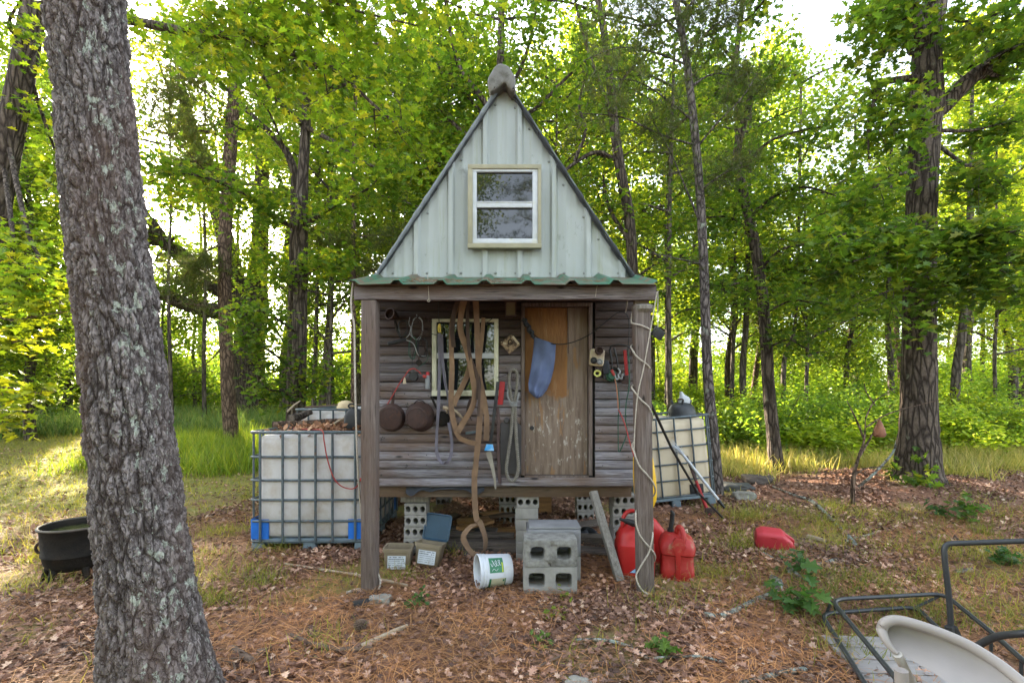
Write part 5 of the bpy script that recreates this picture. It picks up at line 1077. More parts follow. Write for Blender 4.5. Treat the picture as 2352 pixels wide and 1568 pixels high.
def under():
    q = random.Random(3)
    for i, (a, b, z, w, lab) in enumerate((((1050, 1225, 4.9), (1125, 1218, 5.0), .10, .10, 'split golden plank highest on the scrap pile under the shed'), ((1075, 1235, 4.6), (1190, 1228, 4.7), .05, .12, 'split golden plank lying flat across the scrap pile under the shed'), ((1105, 1212, 5.1), (1180, 1200, 5.3), .12, .09, 'short golden plank tilted at the back of the scrap pile'), ((1010, 1240, 4.5), (1090, 1232, 4.6), .04, .09, 'golden plank end sticking out left from the scrap pile'))):
        p0, p1 = P(*a), P(*b); p0.z = g(p0.x, p0.y)+z; p1.z = g(p1.x, p1.y)+z+.03*(i % 2)
        mb = MB(); mb.beam(p0, p1, w, .022, (0, 1, .15)); one(mb, 'scrap_plank', MT['gold'], lab, 'plank', 'golden scrap planks under the shed', bevel=.003)
    mb = MB(); mb.beam((-.62, 4.28, .06), (.06, 4.22, .055), .13, .10, (0, 1, 0)); mb.beam((-.60, 4.36, .13), (.02, 4.33, .125), .09, .035, (0, 1, 0)); one(mb, 'old_timber', MT['oldplank'], 'rough dark old timber lying under the front edge of the shed', 'timber', bevel=.006)
    mb = MB(); mb.beam((.2, 4.5, .05), (.85, 4.42, .05), .14, .09, (0, 1, 0)); one(mb, 'old_timber', MT['oldplank'], 'rough dark timber on the ground behind the step and leaning board', 'timber', bevel=.006)
    c = G(1105, 1280)
    mb = MB(); mb.prism([(-.18, 0), (.19, .0), (.17, .035), (-.15, .04)], -.12, .14, T_(c+Vector((0, .1, 0))) @ RX(10)); one(mb, 'stone_slab', MT['slate'], 'flat dark slate slab half buried in leaves below the hanging strap', 'stone', bevel=.008)
    c = P(1252, 1178, 5.6); mb = MB(); mb.box((c.x, c.y, g(c.x, c.y)+.16), (.15, .03, .32), Matrix.Rotation(R(-8), 3, 'X')); one(mb, 'rusty_board', MT['cordorange'] if False else MT['gold'], 'upright orange brown board standing beyond the centre brick pier', 'board', bevel=.01)
def under_more():
    q = random.Random(9)
    for i, (x0, y0, x1, y1, z, w, mt, lab) in enumerate(((-.70, 4.75, -.15, 4.62, .07, .10, 'oldplank', 'dark plank lying crosswise in the scrap pile under the shed'), (-.45, 5.05, .12, 5.2, .10, .08, 'joist', 'brown stick of lumber at the back of the scrap under the shed'), (-.5, 4.45, -.2, 4.75, .15, .07, 'gold', 'golden splinter plank resting steeply on the scrap pile'), (.35, 4.75, .9, 4.95, .05, .12, 'oldplank', 'dark board flat on the ground in the right half under the shed'), (.55, 4.2, .98, 4.12, .05, .11, 'oldplank', 'short dark timber end close to the right front brick pier'), (-.95, 4.6, -.6, 5.3, .05, .09, 'joist', 'long dark board receding under the left half of the shed'))):
        mb = MB(); mb.beam((x0, y0, g(x0, y0)+z), (x1, y1, g(x1, y1)+z+q.uniform(-.01, .04)), w, .028, (0, 1, .1)); one(mb, 'scrap_board', MT[mt], lab, 'board', bevel=.003)
    for i, (x, y, s, lab) in enumerate(((-.3, 4.55, .17, 'crumpled dark cloth lying in the scrap pile under the shed'), (.72, 4.62, .14, 'small heap of dark rag behind the leaning board'))):
        mb = MB()
        def hp(u, v): a = 6.2832*u; r_ = s*v; return Vector((x+r_*math.cos(a)*1.3, y+r_*math.sin(a), g(x, y)+.005+.11*(1-v*v)*(.7+.3*math.sin(a*3+v*5))+.02*math.sin(u*31+v*9)*(1-v)))
        mb.grid(hp, 40, 10); one(mb, 'crumpled_cloth', MT['darkcloth'], lab, 'cloth', angle=80)
under_more()
under()
# ---- pans and gear on the wall
def pans():
    t = thing('frying_pan', 'rusty round skillet hanging at the far left of the log wall', 'pan', AW(170, 1380, 3.9)); c = AW(170, 1378, 3.905)
    mb = MB(); mb.lathe([(.001, .052), (.088, .052), (.098, .047), (.114, .004), (.117, 0), (.110, 0), (.094, .040), (.001, .044)], 40, face(c) @ RX(6), close=False); mb.lathe([(.080, .052), (.083, .0545), (.087, .052)], 40, face(c) @ RX(6), close=False); mb.build('pan_body', MT['rust'], t)
    h = MB(); h.ribbon(spline([AW(185, 1235, 3.89), AW(195, 1150, 3.885), AW(197, 1055, 3.9)], 5), .024, .012, (1, 0, 0)); h.build('handle', MT['rust'], t, bevel=.004)
    t = thing('stew_pot', 'deep rusty iron pot hanging second from left on the log wall', 'pot', AW(505, 1370, 3.9)); c = AW(510, 1368, 3.92)
    mb = MB(); mb.lathe([(.001, .105), (.070, .105), (.090, .098), (.112, .03), (.120, .008), (.124, 0), (.112, 0), (.104, .03), (.001, .08)], 40, face(c) @ RX(4) @ RY(-6), close=False); mb.lathe([(.074, .105), (.077, .108), (.081, .104)], 40, face(c) @ RX(4) @ RY(-6), close=False); mb.build('pot_body', MT['rust'], t)
    h = MB(); h.tube(spline([AW(440, 1215, 3.86), AW(480, 1180, 3.86), AW(540, 1185, 3.86), AW(570, 1215, 3.87)], 5), .004, 7); h.build('bail_handle', MT['iron'], t)
    t = thing('sauce_pan', 'small dark pan hanging right of the two rusty ones', 'pan', AW(770, 1400, 3.9)); c = AW(772, 1395, 3.92)
    mb = MB(); mb.lathe([(.001, .035), (.046, .035), (.056, .028), (.060, 0), (.055, 0), (.05, .024), (.001, .028)], 32, face(c), close=False); mb.build('pan_body', MT['silver'] if False else MT['iron'], t)
    h = MB(); h.ribbon([AW(735, 1320, 3.9), AW(690, 1240, 3.89), AW(640, 1130, 3.9)], .018, .008, (1, 0, .4)); h.build('handle', MT['iron'], t, bevel=.003)
    mb = MB(); mb.tube(spline([AW(785, 1262, 3.87), AW(850, 1275, 3.86), AW(930, 1310, 3.86), AW(1020, 1395, 3.88)], 5), [.017, .011], 9, wob=.08); mb.tube(spline([AW(800, 1270, 3.865), AW(825, 1300, 3.86), AW(830, 1330, 3.87)], 3), [.010, .005], 7); one(mb, 'antler', MT['stickpale'], 'pale bone like antler piece hanging behind the tan straps', 'antler')
    t = thing('spray_can', 'grey spray can with red cap standing on the log wall ledge left of the window', 'can', AW(605, 1050, 3.9)); c = AW(600, 1045, 3.895)
    mb = MB(); mb.lathe([(.020, 0), (.0205, .003), (.0205, .10), (.016, .112), (.001, .113)], 20, T_(c)); mb.build('can_body', MT['silver'], t)
    mb = MB(); mb.lathe([(.015, .112), (.015, .135), (.012, .139), (.001, .139)], 16, T_(c)); mb.build('cap', MT['redbar'], t)
    line('extension_lead', [AW(60, 1330, 3.92), AW(140, 1200, 3.885), AW(200, 1100, 3.87), AW(255, 1000, 3.87), AW(335, 885, 3.87), AW(380, 825, 3.87), AW(435, 805, 3.87), AW(490, 835, 3.87), AW(525, 870, 3.87)], .0045, MT['cordred'], 'red extension cord draped above the skillet, ending in a plug', 'cord')
    mb = MB(); mb.loft([(0, 0, 0, .010, .008, 3), (.02, 0, 0, .014, .010, 3), (.03, 0, 0, .008, .007, 3)], 14, T_(AW(545, 885, 3.865)) @ RY(120)); one(mb, 'electric_plug', MT['cordred'], 'red plug end dangling from the red cord', 'plug')
    mb = MB(); mb.prism([(-.013, 0), (.017, .003), (.006, .055), (-.003, .055)], -.004, .004, T_(AW(325, 985, 3.875))); one(mb, 'paper_tag', MT['beige'], 'small folded tan tag hanging on the red cord', 'tag', bevel=.001)
    t = thing('cord_reel', 'black tangled tool reel hanging left of the spray can', 'reel', AW(440, 900, 3.9)); c = AW(440, 900, 3.9)
    mb = MB(); mb.lathe([(.001, 0), (.036, 0), (.038, .008), (.02, .012), (.02, .03), (.036, .034), (.034, .042), (.001, .042)], 20, face(c)); mb.build('drum', MT['rubber'], t)
    mb = MB()
    for k in range(5): a = k*1.25; mb.tube(spline([c+Vector((.034*math.cos(a+u), -.02-.014*math.sin(2*u+k), .034*math.sin(a+u))) for u in (0, .6, 1.3, 2.0, 2.6)], 4), .004, 6)
    mb.build('cable', MT['cordblack'], t)
    line('grey_wire', [AW(350, 470, 3.87), AW(420, 500, 3.86), AW(455, 560, 3.86), AW(485, 640, 3.86), AW(545, 658, 3.87), AW(600, 652, 3.88)], .0038, MT['cordgrey'], 'thick grey wire curling below the black pipe', 'wire')
    line('grey_wire', [AW(390, 200, 3.88), AW(378, 280, 3.87), AW(402, 330, 3.86), AW(385, 400, 3.86), AW(345, 445, 3.87)], .003, MT['cordgrey'], 'grey green wire dropping from high on the wall to the black pipe', 'wire')
    line('green_wire', [AW(608, 640, 3.88), AW(590, 710, 3.87), AW(520, 770, 3.87), AW(430, 830, 3.88)], .0025, MT['cordgreen'], 'thin green wire running down to the black reel', 'wire')
    line('dark_wire', [AW(520, 410, 3.88), AW(470, 500, 3.87), AW(430, 620, 3.88), AW(415, 770, 3.88)], .0025, MT['cordblack'], 'thin dark wire hanging straight down to the black reel', 'wire')
    mb = MB()
    pts = spline([AW(470, 190, 3.88), AW(505, 320, 3.88), AW(535, 460, 3.88), AW(565, 560, 3.88), AW(590, 650, 3.885)], 5)
    for i in range(len(pts)-1):
        a, b = pts[i], pts[i+1]; m_ = (a+b)/2; d = (b-a).normalized(); sd = Vector((1, 0, 0)) if i % 2 else Vector((0, 1, 0))
        mb.tube([m_+d*.012*math.cos(u)+sd*.006*math.sin(u) for u in np.linspace(0, 6.28, 9)[:-1]], .0022, 5, closed=True)
    one(mb, 'chain', MT['rust'], 'dark iron chain hanging left of the window', 'chain')
    t = thing('rusty_horn', 'rusty cup shaped horn sticking out at the top left of the wall', 'horn', AW(205, 190, 3.85)); M = T_(AW(215, 190, 3.90)) @ RZ(-25) @ RX(80)
    mb = MB(); mb.lathe([(.012, -.03), (.03, 0), (.044, .04), (.047, .07), (.041, .07), (.036, .04), (.001, .01)], 24, M, close=False); mb.build('cup', MT['rust'], t)
    mb = MB(); mb.tube(spline([AW(215, 240, 3.9), AW(240, 350, 3.88), AW(290, 450, 3.88)], 4), .010, 8); mb.build('stem', MT['iron'], t)
    mb = MB(); mb.tube([AW(128, 515, 3.84), AW(200, 500, 3.86), AW(345, 462, 3.89)], .0155, 12); one(mb, 'black_pipe', MT['rubber'], 'short black rubber pipe lying slantwise across the upper left wall', 'pipe', bevel=.002)
    line('dark_string', [AW(728, 0, 3.7), AW(726, 120, 3.78), AW(735, 280, 3.82)], .003, MT['cordblack'], 'thin black cord holding the yellow clip by the window', 'cord')
    mb = MB(); mb.tube([AW(738+22*math.sin(u)*.6, 330-48*math.cos(u), 3.82) for u in np.linspace(0, 6.28, 13)[:-1]], .005, 8, closed=True); mb.tube([AW(738, 285, 3.82), AW(752, 380, 3.818)], .0055, 8); one(mb, 'snap_hook', MT['brass'], 'yellow snap hook hanging at the top left corner of the window', 'hook')
pans()
def wall_clutter():
    q = random.Random(12)
    for i, (x, y, w, h, mt, lab) in enumerate(((300, 330, 120, 190, 'cordblack', 'black wire loop hanging below the rusty horn'), (470, 330, 150, 260, 'cordgrey', 'thin grey wire loop hanging between horn and chain'), (530, 560, 130, 210, 'cordblack', 'black cable bundle hanging beside the window frame'), (420, 560, 90, 260, 'cordgreen', 'green twine loop hanging above the black reel'), (575, 300, 70, 240, 'rust', 'rusty wire loop touching the upper window corner'))):
        mb = MB()
        for k in range(3 if i in (0, 2) else 2):
            pts = [AW(x+w*.5*math.sin(u)*(1+.2*math.sin(2*u+k))+6*k+q.gauss(0, 3), y-h*.5*math.cos(u)+q.gauss(0, 4), 3.885-.012*k-.012*math.sin(u*2)) for u in np.linspace(.25, 6.1, 13)]
            mb.tube(spline(pts, 4), .0028 if i != 2 else .0042, 6)
        mb.tube([AW(x, y-h*.62, 3.90), AW(x+2, y-h*.44, 3.885)], .004, 6)
        one(mb, 'wire_loop', MT[mt], lab, 'wire')
    t = thing('pulley', 'small dark iron pulley block hanging low between black cable and grey spray can', 'pulley', AW(500, 740, 3.89)); c = AW(500, 735, 3.885)
    mb = MB(); mb.lathe([(.001, .016), (.024, .016), (.018, .010), (.018, .004), (.024, 0), (.001, 0)], 20, face(c)); mb.build('wheel', MT['iron'], t)
    mb = MB(); mb.beam(c+Vector((0, -.012, -.03)), c+Vector((0, -.012, .045)), .014, .004, (1, 0, 0)); mb.tube([c+Vector((.012*math.cos(u), -.012, .056+.012*math.sin(u))) for u in np.linspace(0, 6.28, 11)[:-1]], .0028, 6, closed=True); mb.build('strap_bracket', MT['rust'], t)
    mb = MB(); c = AS(290, 870, 3.88); mb.tube(spline([c+Vector((0, 0, .05)), c+Vector((.02, -.01, -.02)), c+Vector((-.005, -.012, -.08)), c+Vector((.012, -.01, -.13))], 5), [.007, .004], 8); one(mb, 'iron_hook', MT['rust'], 'rusty iron hook hanging under the window behind the tan straps', 'hook')
    mb = MB(); c = AS(300, 1088, 3.89); mb.beam(c+Vector((-.05, 0, -.008)), c+Vector((.05, 0, .006)), .022, .014, (0, 0, 1)); mb.beam(c+Vector((.05, 0, -.02)), c+Vector((.055, 0, .035)), .018, .016, (1, 0, 0)); one(mb, 'hand_clamp', MT['galv'], 'small grey metal clamp wedged behind the strap knot', 'clamp', bevel=.003)
    line('white_string', [A1(548, 60, 3.36), A1(553, 160, 3.345), A1(556, 225, 3.345), A1(545, 238, 3.345), A1(556, 248, 3.345), A1(565, 236, 3.345), A1(557, 225, 3.345)], .0022, MT['rope'], 'thin white string with a small loop hanging over the beam at left', 'string')
    line('white_string', [A1(1752, 118, 3.345), A1(1740, 150, 3.345), A1(1732, 212, 3.345)], .002, MT['rope'], 'short thin white string hanging over the right half of the beam', 'string')
    line('dark_string', [A1(560, 470, 3.84), A1(680, 495, 3.84), A1(800, 500, 3.84), A1(880, 470, 3.84), A1(960, 400, 3.85), A1(1010, 360, 3.87)], .0035, MT['cordblack'], 'dark string slung across the upper window panes', 'string')
    line('dark_string', [A1(1130, 420, 3.89), A1(1180, 410, 3.89), A1(1228, 360, 3.90)], .003, MT['cordblack'], 'dark string between the plaque and the knotted rag', 'string')
    t = thing('work_glove', 'dark grey rag glove hanging among the tools beside the loppers', 'glove', A1(1800, 700, 3.88)); mb = MB(); mb.loft([(0, 0, 0, .018, .012, 3), (.03, .002, 0, .028, .014, 3), (.06, 0, 0, .026, .012, 3), (.085, 0, 0, .016, .01, 3)], 18, T_(A1(1806, 735, 3.87))); mb.build('palm', MT['darkcloth'], t)
    for k in range(4): mb = MB(); mb.tube([A1(1796+k*9, 732, 3.87), A1(1792+k*10, 752+3*(k % 2), 3.868)], [.008, .006], 7); mb.build('finger', MT['darkcloth'], t)
    mb = MB(); mb.tube(spline([A1(1890, 715, 3.88), A1(1905, 740, 3.865), A1(1890, 770, 3.865), A1(1915, 790, 3.87), A1(1925, 750, 3.87)], 5), .006, 7); one(mb, 'wire_coil', MT['cordgrey'], 'small grey wire coil between green reel and pipe wrench', 'wire')
wall_clutter()
def straps():
    GRP = 'tan webbing straps hanging in front of the window'
    S = (1, -.25, 0)
    def rib(name, pts, w, mat, label, group=GRP, sd=None, n=5):
        p = spline([AS(*q) for q in pts], n); m = len(p); base = sd or [(1, .5*math.sin(i*.23), .15*math.sin(i*.17)) for i in range(m)]
        ww = w if not isinstance(w, tuple) else [w[0]+(w[1]-w[0])*i/(m-1) for i in range(m)]
        mb = MB(); mb.ribbon(p, ww, .0035, base); return one(mb, name, mat, label, 'strap', group, bevel=0, angle=50)
    rib('webbing_strap', [(215, 40, 3.62), (175, 130, 3.66), (150, 220, 3.72), (143, 330, 3.76), (142, 460, 3.79), (146, 580, 3.80), (140, 770, 3.82), (140, 880, 3.83), (158, 1000, 3.83), (190, 1100, 3.83), (225, 1150, 3.825)], .043, MT['strap'], 'tan strap hanging leftmost of the bundle before the window')
    rib('webbing_strap', [(245, 40, 3.62), (215, 180, 3.67), (215, 300, 3.72), (262, 440, 3.76), (288, 560, 3.77), (312, 690, 3.78), (325, 800, 3.79), (300, 900, 3.79), (235, 1010, 3.80), (195, 1085, 3.80), (190, 1120, 3.81)], .046, MT['strap'], 'tan strap that swings right and doubles back to the knot')
    rib('webbing_strap', [(330, 40, 3.62), (338, 180, 3.67), (345, 330, 3.72), (350, 480, 3.75), (360, 640, 3.765), (382, 760, 3.775), (405, 880, 3.79), (418, 990, 3.80), (415, 1150, 3.81)], .045, MT['strap'], 'tan strap hanging rightmost of the bundle down to the blue tag')
    rib('webbing_strap', [(392, 190, 3.74), (382, 330, 3.76), (366, 470, 3.79), (352, 600, 3.80), (352, 720, 3.80)], (.03, .046), MT['strap'], 'short tan strap crossing behind the rightmost one')
    rib('webbing_strap', [(290, 560, 3.81), (262, 650, 3.83), (220, 740, 3.84), (180, 820, 3.845), (160, 880, 3.845)], .046, MT['strap'], 'tan strap running diagonally left below the window rail')
    rib('webbing_strap', [(168, 1075, 3.80), (205, 1130, 3.785), (265, 1158, 3.78), (330, 1175, 3.785), (362, 1162, 3.80)], .040, MT['strap'], 'tan strap wound sideways as the knot of the bundle', sd=(0, -.3, 1))
    p = [AS(375, 760, 3.77), AS(372, 880, 3.78), AS(362, 1000, 3.785), AS(352, 1150, 3.785), AS(338, 1290, 3.79), AS(325, 1430, 3.79), A3(978, 20, 3.79), A3(975, 180, 3.79), A3(990, 400, 3.78), A3(1025, 435, 3.77), A3(945, 470, 3.76), A3(890, 540, 3.74), A3(910, 610, 3.72), A3(955, 670, 3.70), A3(1010, 690, 3.70), A3(1055, 650, 3.70), A3(1060, 560, 3.71), A3(1030, 460, 3.73), A3(1005, 415, 3.75)]
    q = spline(p, 5); sd = [(1, .4*math.sin(i*.2), 0) if i < 46 else (.55, -.9*math.cos((i-46)*.12), .5*math.sin(i*.2)) for i in range(len(q))]
    mb = MB(); mb.ribbon(q, .046, .0035, sd); one(mb, 'webbing_strap', MT['strap'], 'longest tan strap reaching down to a loop above the white bucket', 'strap', GRP, angle=50)
    for pts, w, lab in (([(270, 50, 3.63), (268, 200, 3.68), (272, 350, 3.73), (290, 500, 3.76), (335, 620, 3.765), (352, 720, 3.77), (345, 830, 3.77)], .028, 'dark brown leather strap down the middle of the bundle'), ([(195, 50, 3.62), (155, 180, 3.66), (150, 320, 3.73), (160, 420, 3.77)], .034, 'dark brown leather strap at the upper left of the bundle'), ([(375, 560, 3.765), (362, 760, 3.765), (352, 960, 3.77)], .02, 'thin dark leather strap before the lower window corner'), ([(300, 820, 3.84), (275, 890, 3.845), (270, 940, 3.845)], .03, 'short dark strap end below the window sill')):
        rib('leather_strap', pts, w, MT['strapbrown'], lab, 'dark leather straps among the tan ones')
    rib('ratchet_strap', [(45, 310, 3.83), (50, 480, 3.84), (45, 720, 3.84), (38, 920, 3.85), (28, 1080, 3.86), (25, 1230, 3.86), (50, 1305, 3.855), (85, 1332, 3.85), (128, 1295, 3.85), (146, 1200, 3.85), (136, 1090, 3.86), (120, 1010, 3.87)], .026, MT['strapgrey'], 'lavender grey strap looping below the window left side', None)
    rib('ratchet_strap', [(62, 320, 3.83), (72, 520, 3.84), (90, 680, 3.845), (112, 800, 3.85), (118, 860, 3.86)], (.028, .014), MT['strapgrey'], 'short lavender grey strap over the left window pane', None)
    rib('black_strap', [(505, 690, 3.86), (492, 820, 3.85), (478, 930, 3.85), (464, 1060, 3.84), (446, 1170, 3.83)], .024, MT['cordblack'], 'black woven strap hanging between the window and red bar', None)
    mb = MB(); mb.prism([(-.036, -.024), (.042, -.026), (.032, .026), (-.020, .028)], -.012, .012, T_(AS(435, 1207, 3.825))); one(mb, 'plastic_tag', MT['bluetag'], 'bright blue and white tag at the end of the black strap', 'tag', bevel=.003)
    rib('strap_end', [(430, 1238, 3.83), (455, 1330, 3.84), (478, 1440, 3.85), (488, 1530, 3.86)], (.046, .012), MT['strapend'], 'pale grey tapering strap end hanging below the blue tag', None)
    mb = MB(); mb.beam(AS(542, 690, 3.895), AS(524, 872, 3.89), .044, .014, (1, 0, 0)); one(mb, 'red_bar', MT['redbar'], 'flat red painted bar hanging right of the window', 'bar', bevel=.003)
    mb = MB(); mb.ribbon(spline([AS(502, 890, 3.90), AS(512, 1000, 3.895), AS(508, 1200, 3.89), AS(520, 1485, 3.885)], 5), .024, .012, (1, 0, 0)); one(mb, 'iron_bar', MT['browniron'], 'long brown iron bar leaning on the wall beside the dark panel', 'bar', bevel=.003)
    x0, x1, z0, z1 = AS(525, 0, 3.91).x, AS(690, 0, 3.91).x, AS(0, 1412, 3.91).z, AS(0, 1008, 3.91).z
    poly = [(x0, z0), (x1, z0)]+[(x1-.05+.05*math.cos(a), z1-.05+.05*math.sin(a)) for a in np.linspace(0, 1.57, 6)]+[(x0+.02-.02*math.sin(a), z1-.02+.02*math.cos(a)) for a in np.linspace(0, 1.57, 4)]
    mb = MB(); mb.prism(poly, 3.895, 3.912); mb.lathe([(.001, .03), (.02, .028), (.026, .018), (.026, 0)], 14, face(AS(575, 995, 3.912))); one(mb, 'brown_panel', MT['greybox'], 'tall dark brown panel with rounded corner hanging behind the grey rope', 'panel', bevel=.003)  # dark brown panel of unknown material
    t = thing('coiled_rope', 'thick grey rope hanging in a long loop left of the door', 'rope', AS(625, 860, 3.87))
    for pts, c in (([(628, 870, 3.865), (618, 1000, 3.865), (606, 1120, 3.86), (588, 1250, 3.86), (572, 1370, 3.86), (588, 1445, 3.855), (618, 1468, 3.855), (650, 1440, 3.86), (666, 1360, 3.86), (658, 1240, 3.86), (648, 1080, 3.865), (642, 870, 3.865)], 'long_loop'), ([(622, 860, 3.87), (600, 760, 3.87), (594, 660, 3.87), (604, 612, 3.86), (630, 598, 3.855), (652, 616, 3.86), (660, 670, 3.87), (650, 770, 3.87), (634, 860, 3.87)], 'top_loop')):
        mb = MB(); mb.tube(spline([AS(*p) for p in pts], 6), .0135, 9, wob=.06); mb.build(c, MT['ropegrey'], t)
    mb = MB(); mb.tube(spline([AS(585, 750, 3.86), AS(582, 800, 3.855), AS(605, 850, 3.85), AS(630, 862, 3.845), AS(656, 840, 3.85), AS(670, 780, 3.86)], 5), .006, 7)
    for k in range(4): mb.tube([AS(608+14*math.cos(u)*2.0+20, 850+9*k+3*math.sin(u), 3.865-.016*math.sin(u)) for u in np.linspace(0, 6.28, 10)[:-1]], .005, 6, closed=True)
    mb.build('binding', MT['cordgrey'], t)
    line('dark_string', [AS(500, 660, 3.9), AS(560, 640, 3.88), AS(600, 620, 3.87)], .003, MT['cordblack'], 'dark string from the window corner to the grey rope', 'string')
straps()
def doorside():
    t = thing('porch_lantern', 'small dark lantern box with tan panes under the porch roof left of the door', 'lantern', A1(1133, 352, 3.87)); c = A1(1133, 300, 3.86)
    mb = MB(); w, h = .040, .052
    for sx in (-1, 1): mb.box((c.x+sx*w, c.y, c.z), (.010, .07, 2*h))
    mb.box((c.x, c.y, c.z+h+.005), (.094, .078, .012)); mb.box((c.x, c.y, c.z-h-.003), (.09, .074, .008)); mb.box((c.x, c.y+.01, c.z+h+.022), (.03, .03, .024)); mb.build('lamp_frame', MT['browniron'], t, bevel=.002)
    mb = MB(); mb.box((c.x, c.y, c.z), (.069, .056, 2*h-.004)); mb.build('lamp_pane', MT['lamp'], t)
    t = thing('wall_plaque', 'diamond shaped brown decorated tile plaque hanging between window and door', 'plaque', A1(1130, 545, 3.9)); c = A1(1130, 545, 3.895)
    mb = MB(); mb.box((0, 0, 0), (.115, .018, .115)); M = T_(c) @ RY(45+4) ; mb.v = [tuple(M @ Vector(v)) for v in mb.v]; mb.build('tile', MT['plaque'], t, bevel=.004)
    mb = MB(); mb.tube([c+Vector((.016*math.cos(a), -.018, .012+.022*math.sin(a))) for a in np.linspace(-.9, 4.0, 12)], .004, 7); mb.tube([c+Vector((.0, -.015, .085)), c+Vector((0, -.016, .03))], .003, 6); mb.build('hook', MT['iron'], t)
    mb = MB(); mb.beam(c+Vector((-.075, -.002, .012)), c+Vector((-.03, -.012, .0)), .016, .006, (0, 0, 1)); mb.beam(c+Vector((.02, -.012, .06)), c+Vector((.068, -.012, -.0)), .018, .006, (0, 0, 1)); mb.build('rim_chip', MT['beige'], t)
    # denim leg
    Lx = [(1300, 495), (1292, 600), (1275, 720), (1258, 820), (1262, 880), (1296, 915), (1318, 926)]; Rx = [(1452, 545), (1448, 640), (1438, 720), (1415, 810), (1388, 870), (1356, 912), (1322, 928)]
    def cl(u, v, o):
        k = min(int(v*6), 5); t = v*6-k; a = Vector(Lx[k]).lerp(Vector(Lx[k+1]), t); b = Vector(Rx[k]).lerp(Vector(Rx[k+1]), t); p = a.lerp(b, u)
        y = 3.905-.045*math.sin(math.pi*u)**.7-.012*math.sin(u*14+v*5)*(.3+v)-.008*math.sin(u*5-v*17)+(o*.02)
        return A1(p.x, p.y, y)
    mb = MB(); mb.grid(lambda u, v: cl(u, v, 0), 26, 40); mb.grid(lambda u, v: cl(u, v, 1)+Vector((0, .025*math.sin(math.pi*u), 0)), 26, 40)
    one(mb, 'jeans_leg', MT['denim'], 'faded blue jeans leg hanging on the cord in front of the door', 'cloth', angle=80)
    mb = MB()
    def dk(u, v): p = Vector((1222, 365)).lerp(Vector((1300, 500)), v); w = 34*(1-.45*abs(v-.35)); return A1(p.x+(u-.5)*w+6*math.sin(v*19), p.y-(u-.5)*w*.5+5*math.sin(u*9+v*11), 3.92-.04*math.sin(math.pi*u)-.01*math.sin(v*21+u*6))
    mb.grid(dk, 10, 20); mb.grid(lambda u, v: dk(u, v)+Vector((0, .03*math.sin(math.pi*u), -.004)), 10, 20); one(mb, 'dark_rag', MT['darkcloth'], 'dark twisted rag knotted at the upper left door corner above the jeans', 'rag')
    line('clothesline', [A1(1225, 370, 3.92), A1(1290, 470, 3.90), A1(1370, 525, 3.885), A1(1460, 546, 3.88), A1(1560, 535, 3.88), A1(1690, 478, 3.88), A1(1790, 400, 3.87), A1(1880, 328, 3.85), A1(1935, 322, 3.84), A1(1965, 370, 3.84), A1(1968, 480, 3.85), A1(1960, 600, 3.86)], .0045, MT['cordblack'], 'black cord sagging across the door and up to the right wall', 'cord')
    line('white_string', [A1(1958, 235, 3.55), A1(1952, 280, 3.70), A1(1943, 322, 3.83)], .004, MT['rope'], 'short white cord tying the black cord up beside the right post', 'cord')
    t = thing('meter_box', 'tan electrical box with two dials and a rusty knob right of the door', 'electrical box', A1(1735, 640, 3.9)); c = A1(1737, 642, 3.90); Mb = T_(c) @ RY(5)
    mb = MB(); mb.loft([(0, 0, 0, .058, .068, 7), (.045, 0, 0, .058, .068, 7), (.05, 0, 0, .050, .06, 7)], 28, Mb @ RX(90)); mb.build('box_body', MT['beige'], t, bevel=.002)
    for dx, dz, r_, mt, nm in ((-.028, -.028, .026, 'rubber', 'dial'), (.02, -.034, .024, 'cordgrey', 'dial'), (.006, .052, .034, 'rust', 'knob')):
        mb = MB(); q = Mb @ Vector((dx, -.05, dz)); mb.lathe([(r_, 0), (r_*1.05, .012), (r_*.8, .022), (r_*.72, .014), (r_*.35, .016), (.001, .018)] if nm == 'dial' else [(r_*.9, 0), (r_, .02), (r_*.9, .05), (r_*.7, .052), (r_*.6, .03), (.001, .03)], 24, face(q), close=False); mb.build(nm, MT[mt], t)
    mb = MB(); c = A1(1745, 752, 3.89)
    for k, (r_, o) in enumerate(((.024, 0), (.021, .008), (.026, -.007))): mb.tube([c+Vector((r_*math.cos(a), o, r_*.9*math.sin(a))) for a in np.linspace(0, 6.28, 20)[:-1]], .006, 7, closed=True)
    one(mb, 'tape_roll', MT['tape'], 'pale yellow coil of tape hanging under the meter box', 'tape')
    t = thing('starter_reel', 'dark green and black reel with a red lever right of the door', 'reel', A1(1840, 770, 3.9)); c = A1(1840, 768, 3.91)
    mb = MB(); mb.lathe([(.001, .05), (.03, .048), (.034, .03), (.046, .028), (.05, .01), (.05, 0)], 24, face(c)); mb.build('drum', MT['cordgreen'], t)
    mb = MB(); mb.box(tuple(c+Vector((-.045, -.012, .012))), (.045, .03, .075)); mb.box(tuple(c+Vector((.0, -.01, .054))), (.07, .03, .02)); mb.build('bracket', MT['rubber'], t, bevel=.004)
    mb = MB(); mb.beam(c+Vector((-.006, -.055, .045)), c+Vector((.018, -.05, .0)), .022, .012, (1, 0, .3)); mb.build('lever', MT['cordred'], t, bevel=.004)
    mb = MB(); mb.tube(spline([c+Vector((.02, -.05, .01)), c+Vector((.035, -.05, -.03)), c+Vector((.05, -.045, -.02)), c+Vector((.06, -.03, .02)), c+Vector((.08, -.02, .0))], 5), .006, 7); mb.build('pull_cord', MT['cordgrey'], t)
    t = thing('loppers', 'pair of black handled loppers hanging right of the meter box', 'loppers', A1(1865, 640, 3.9))
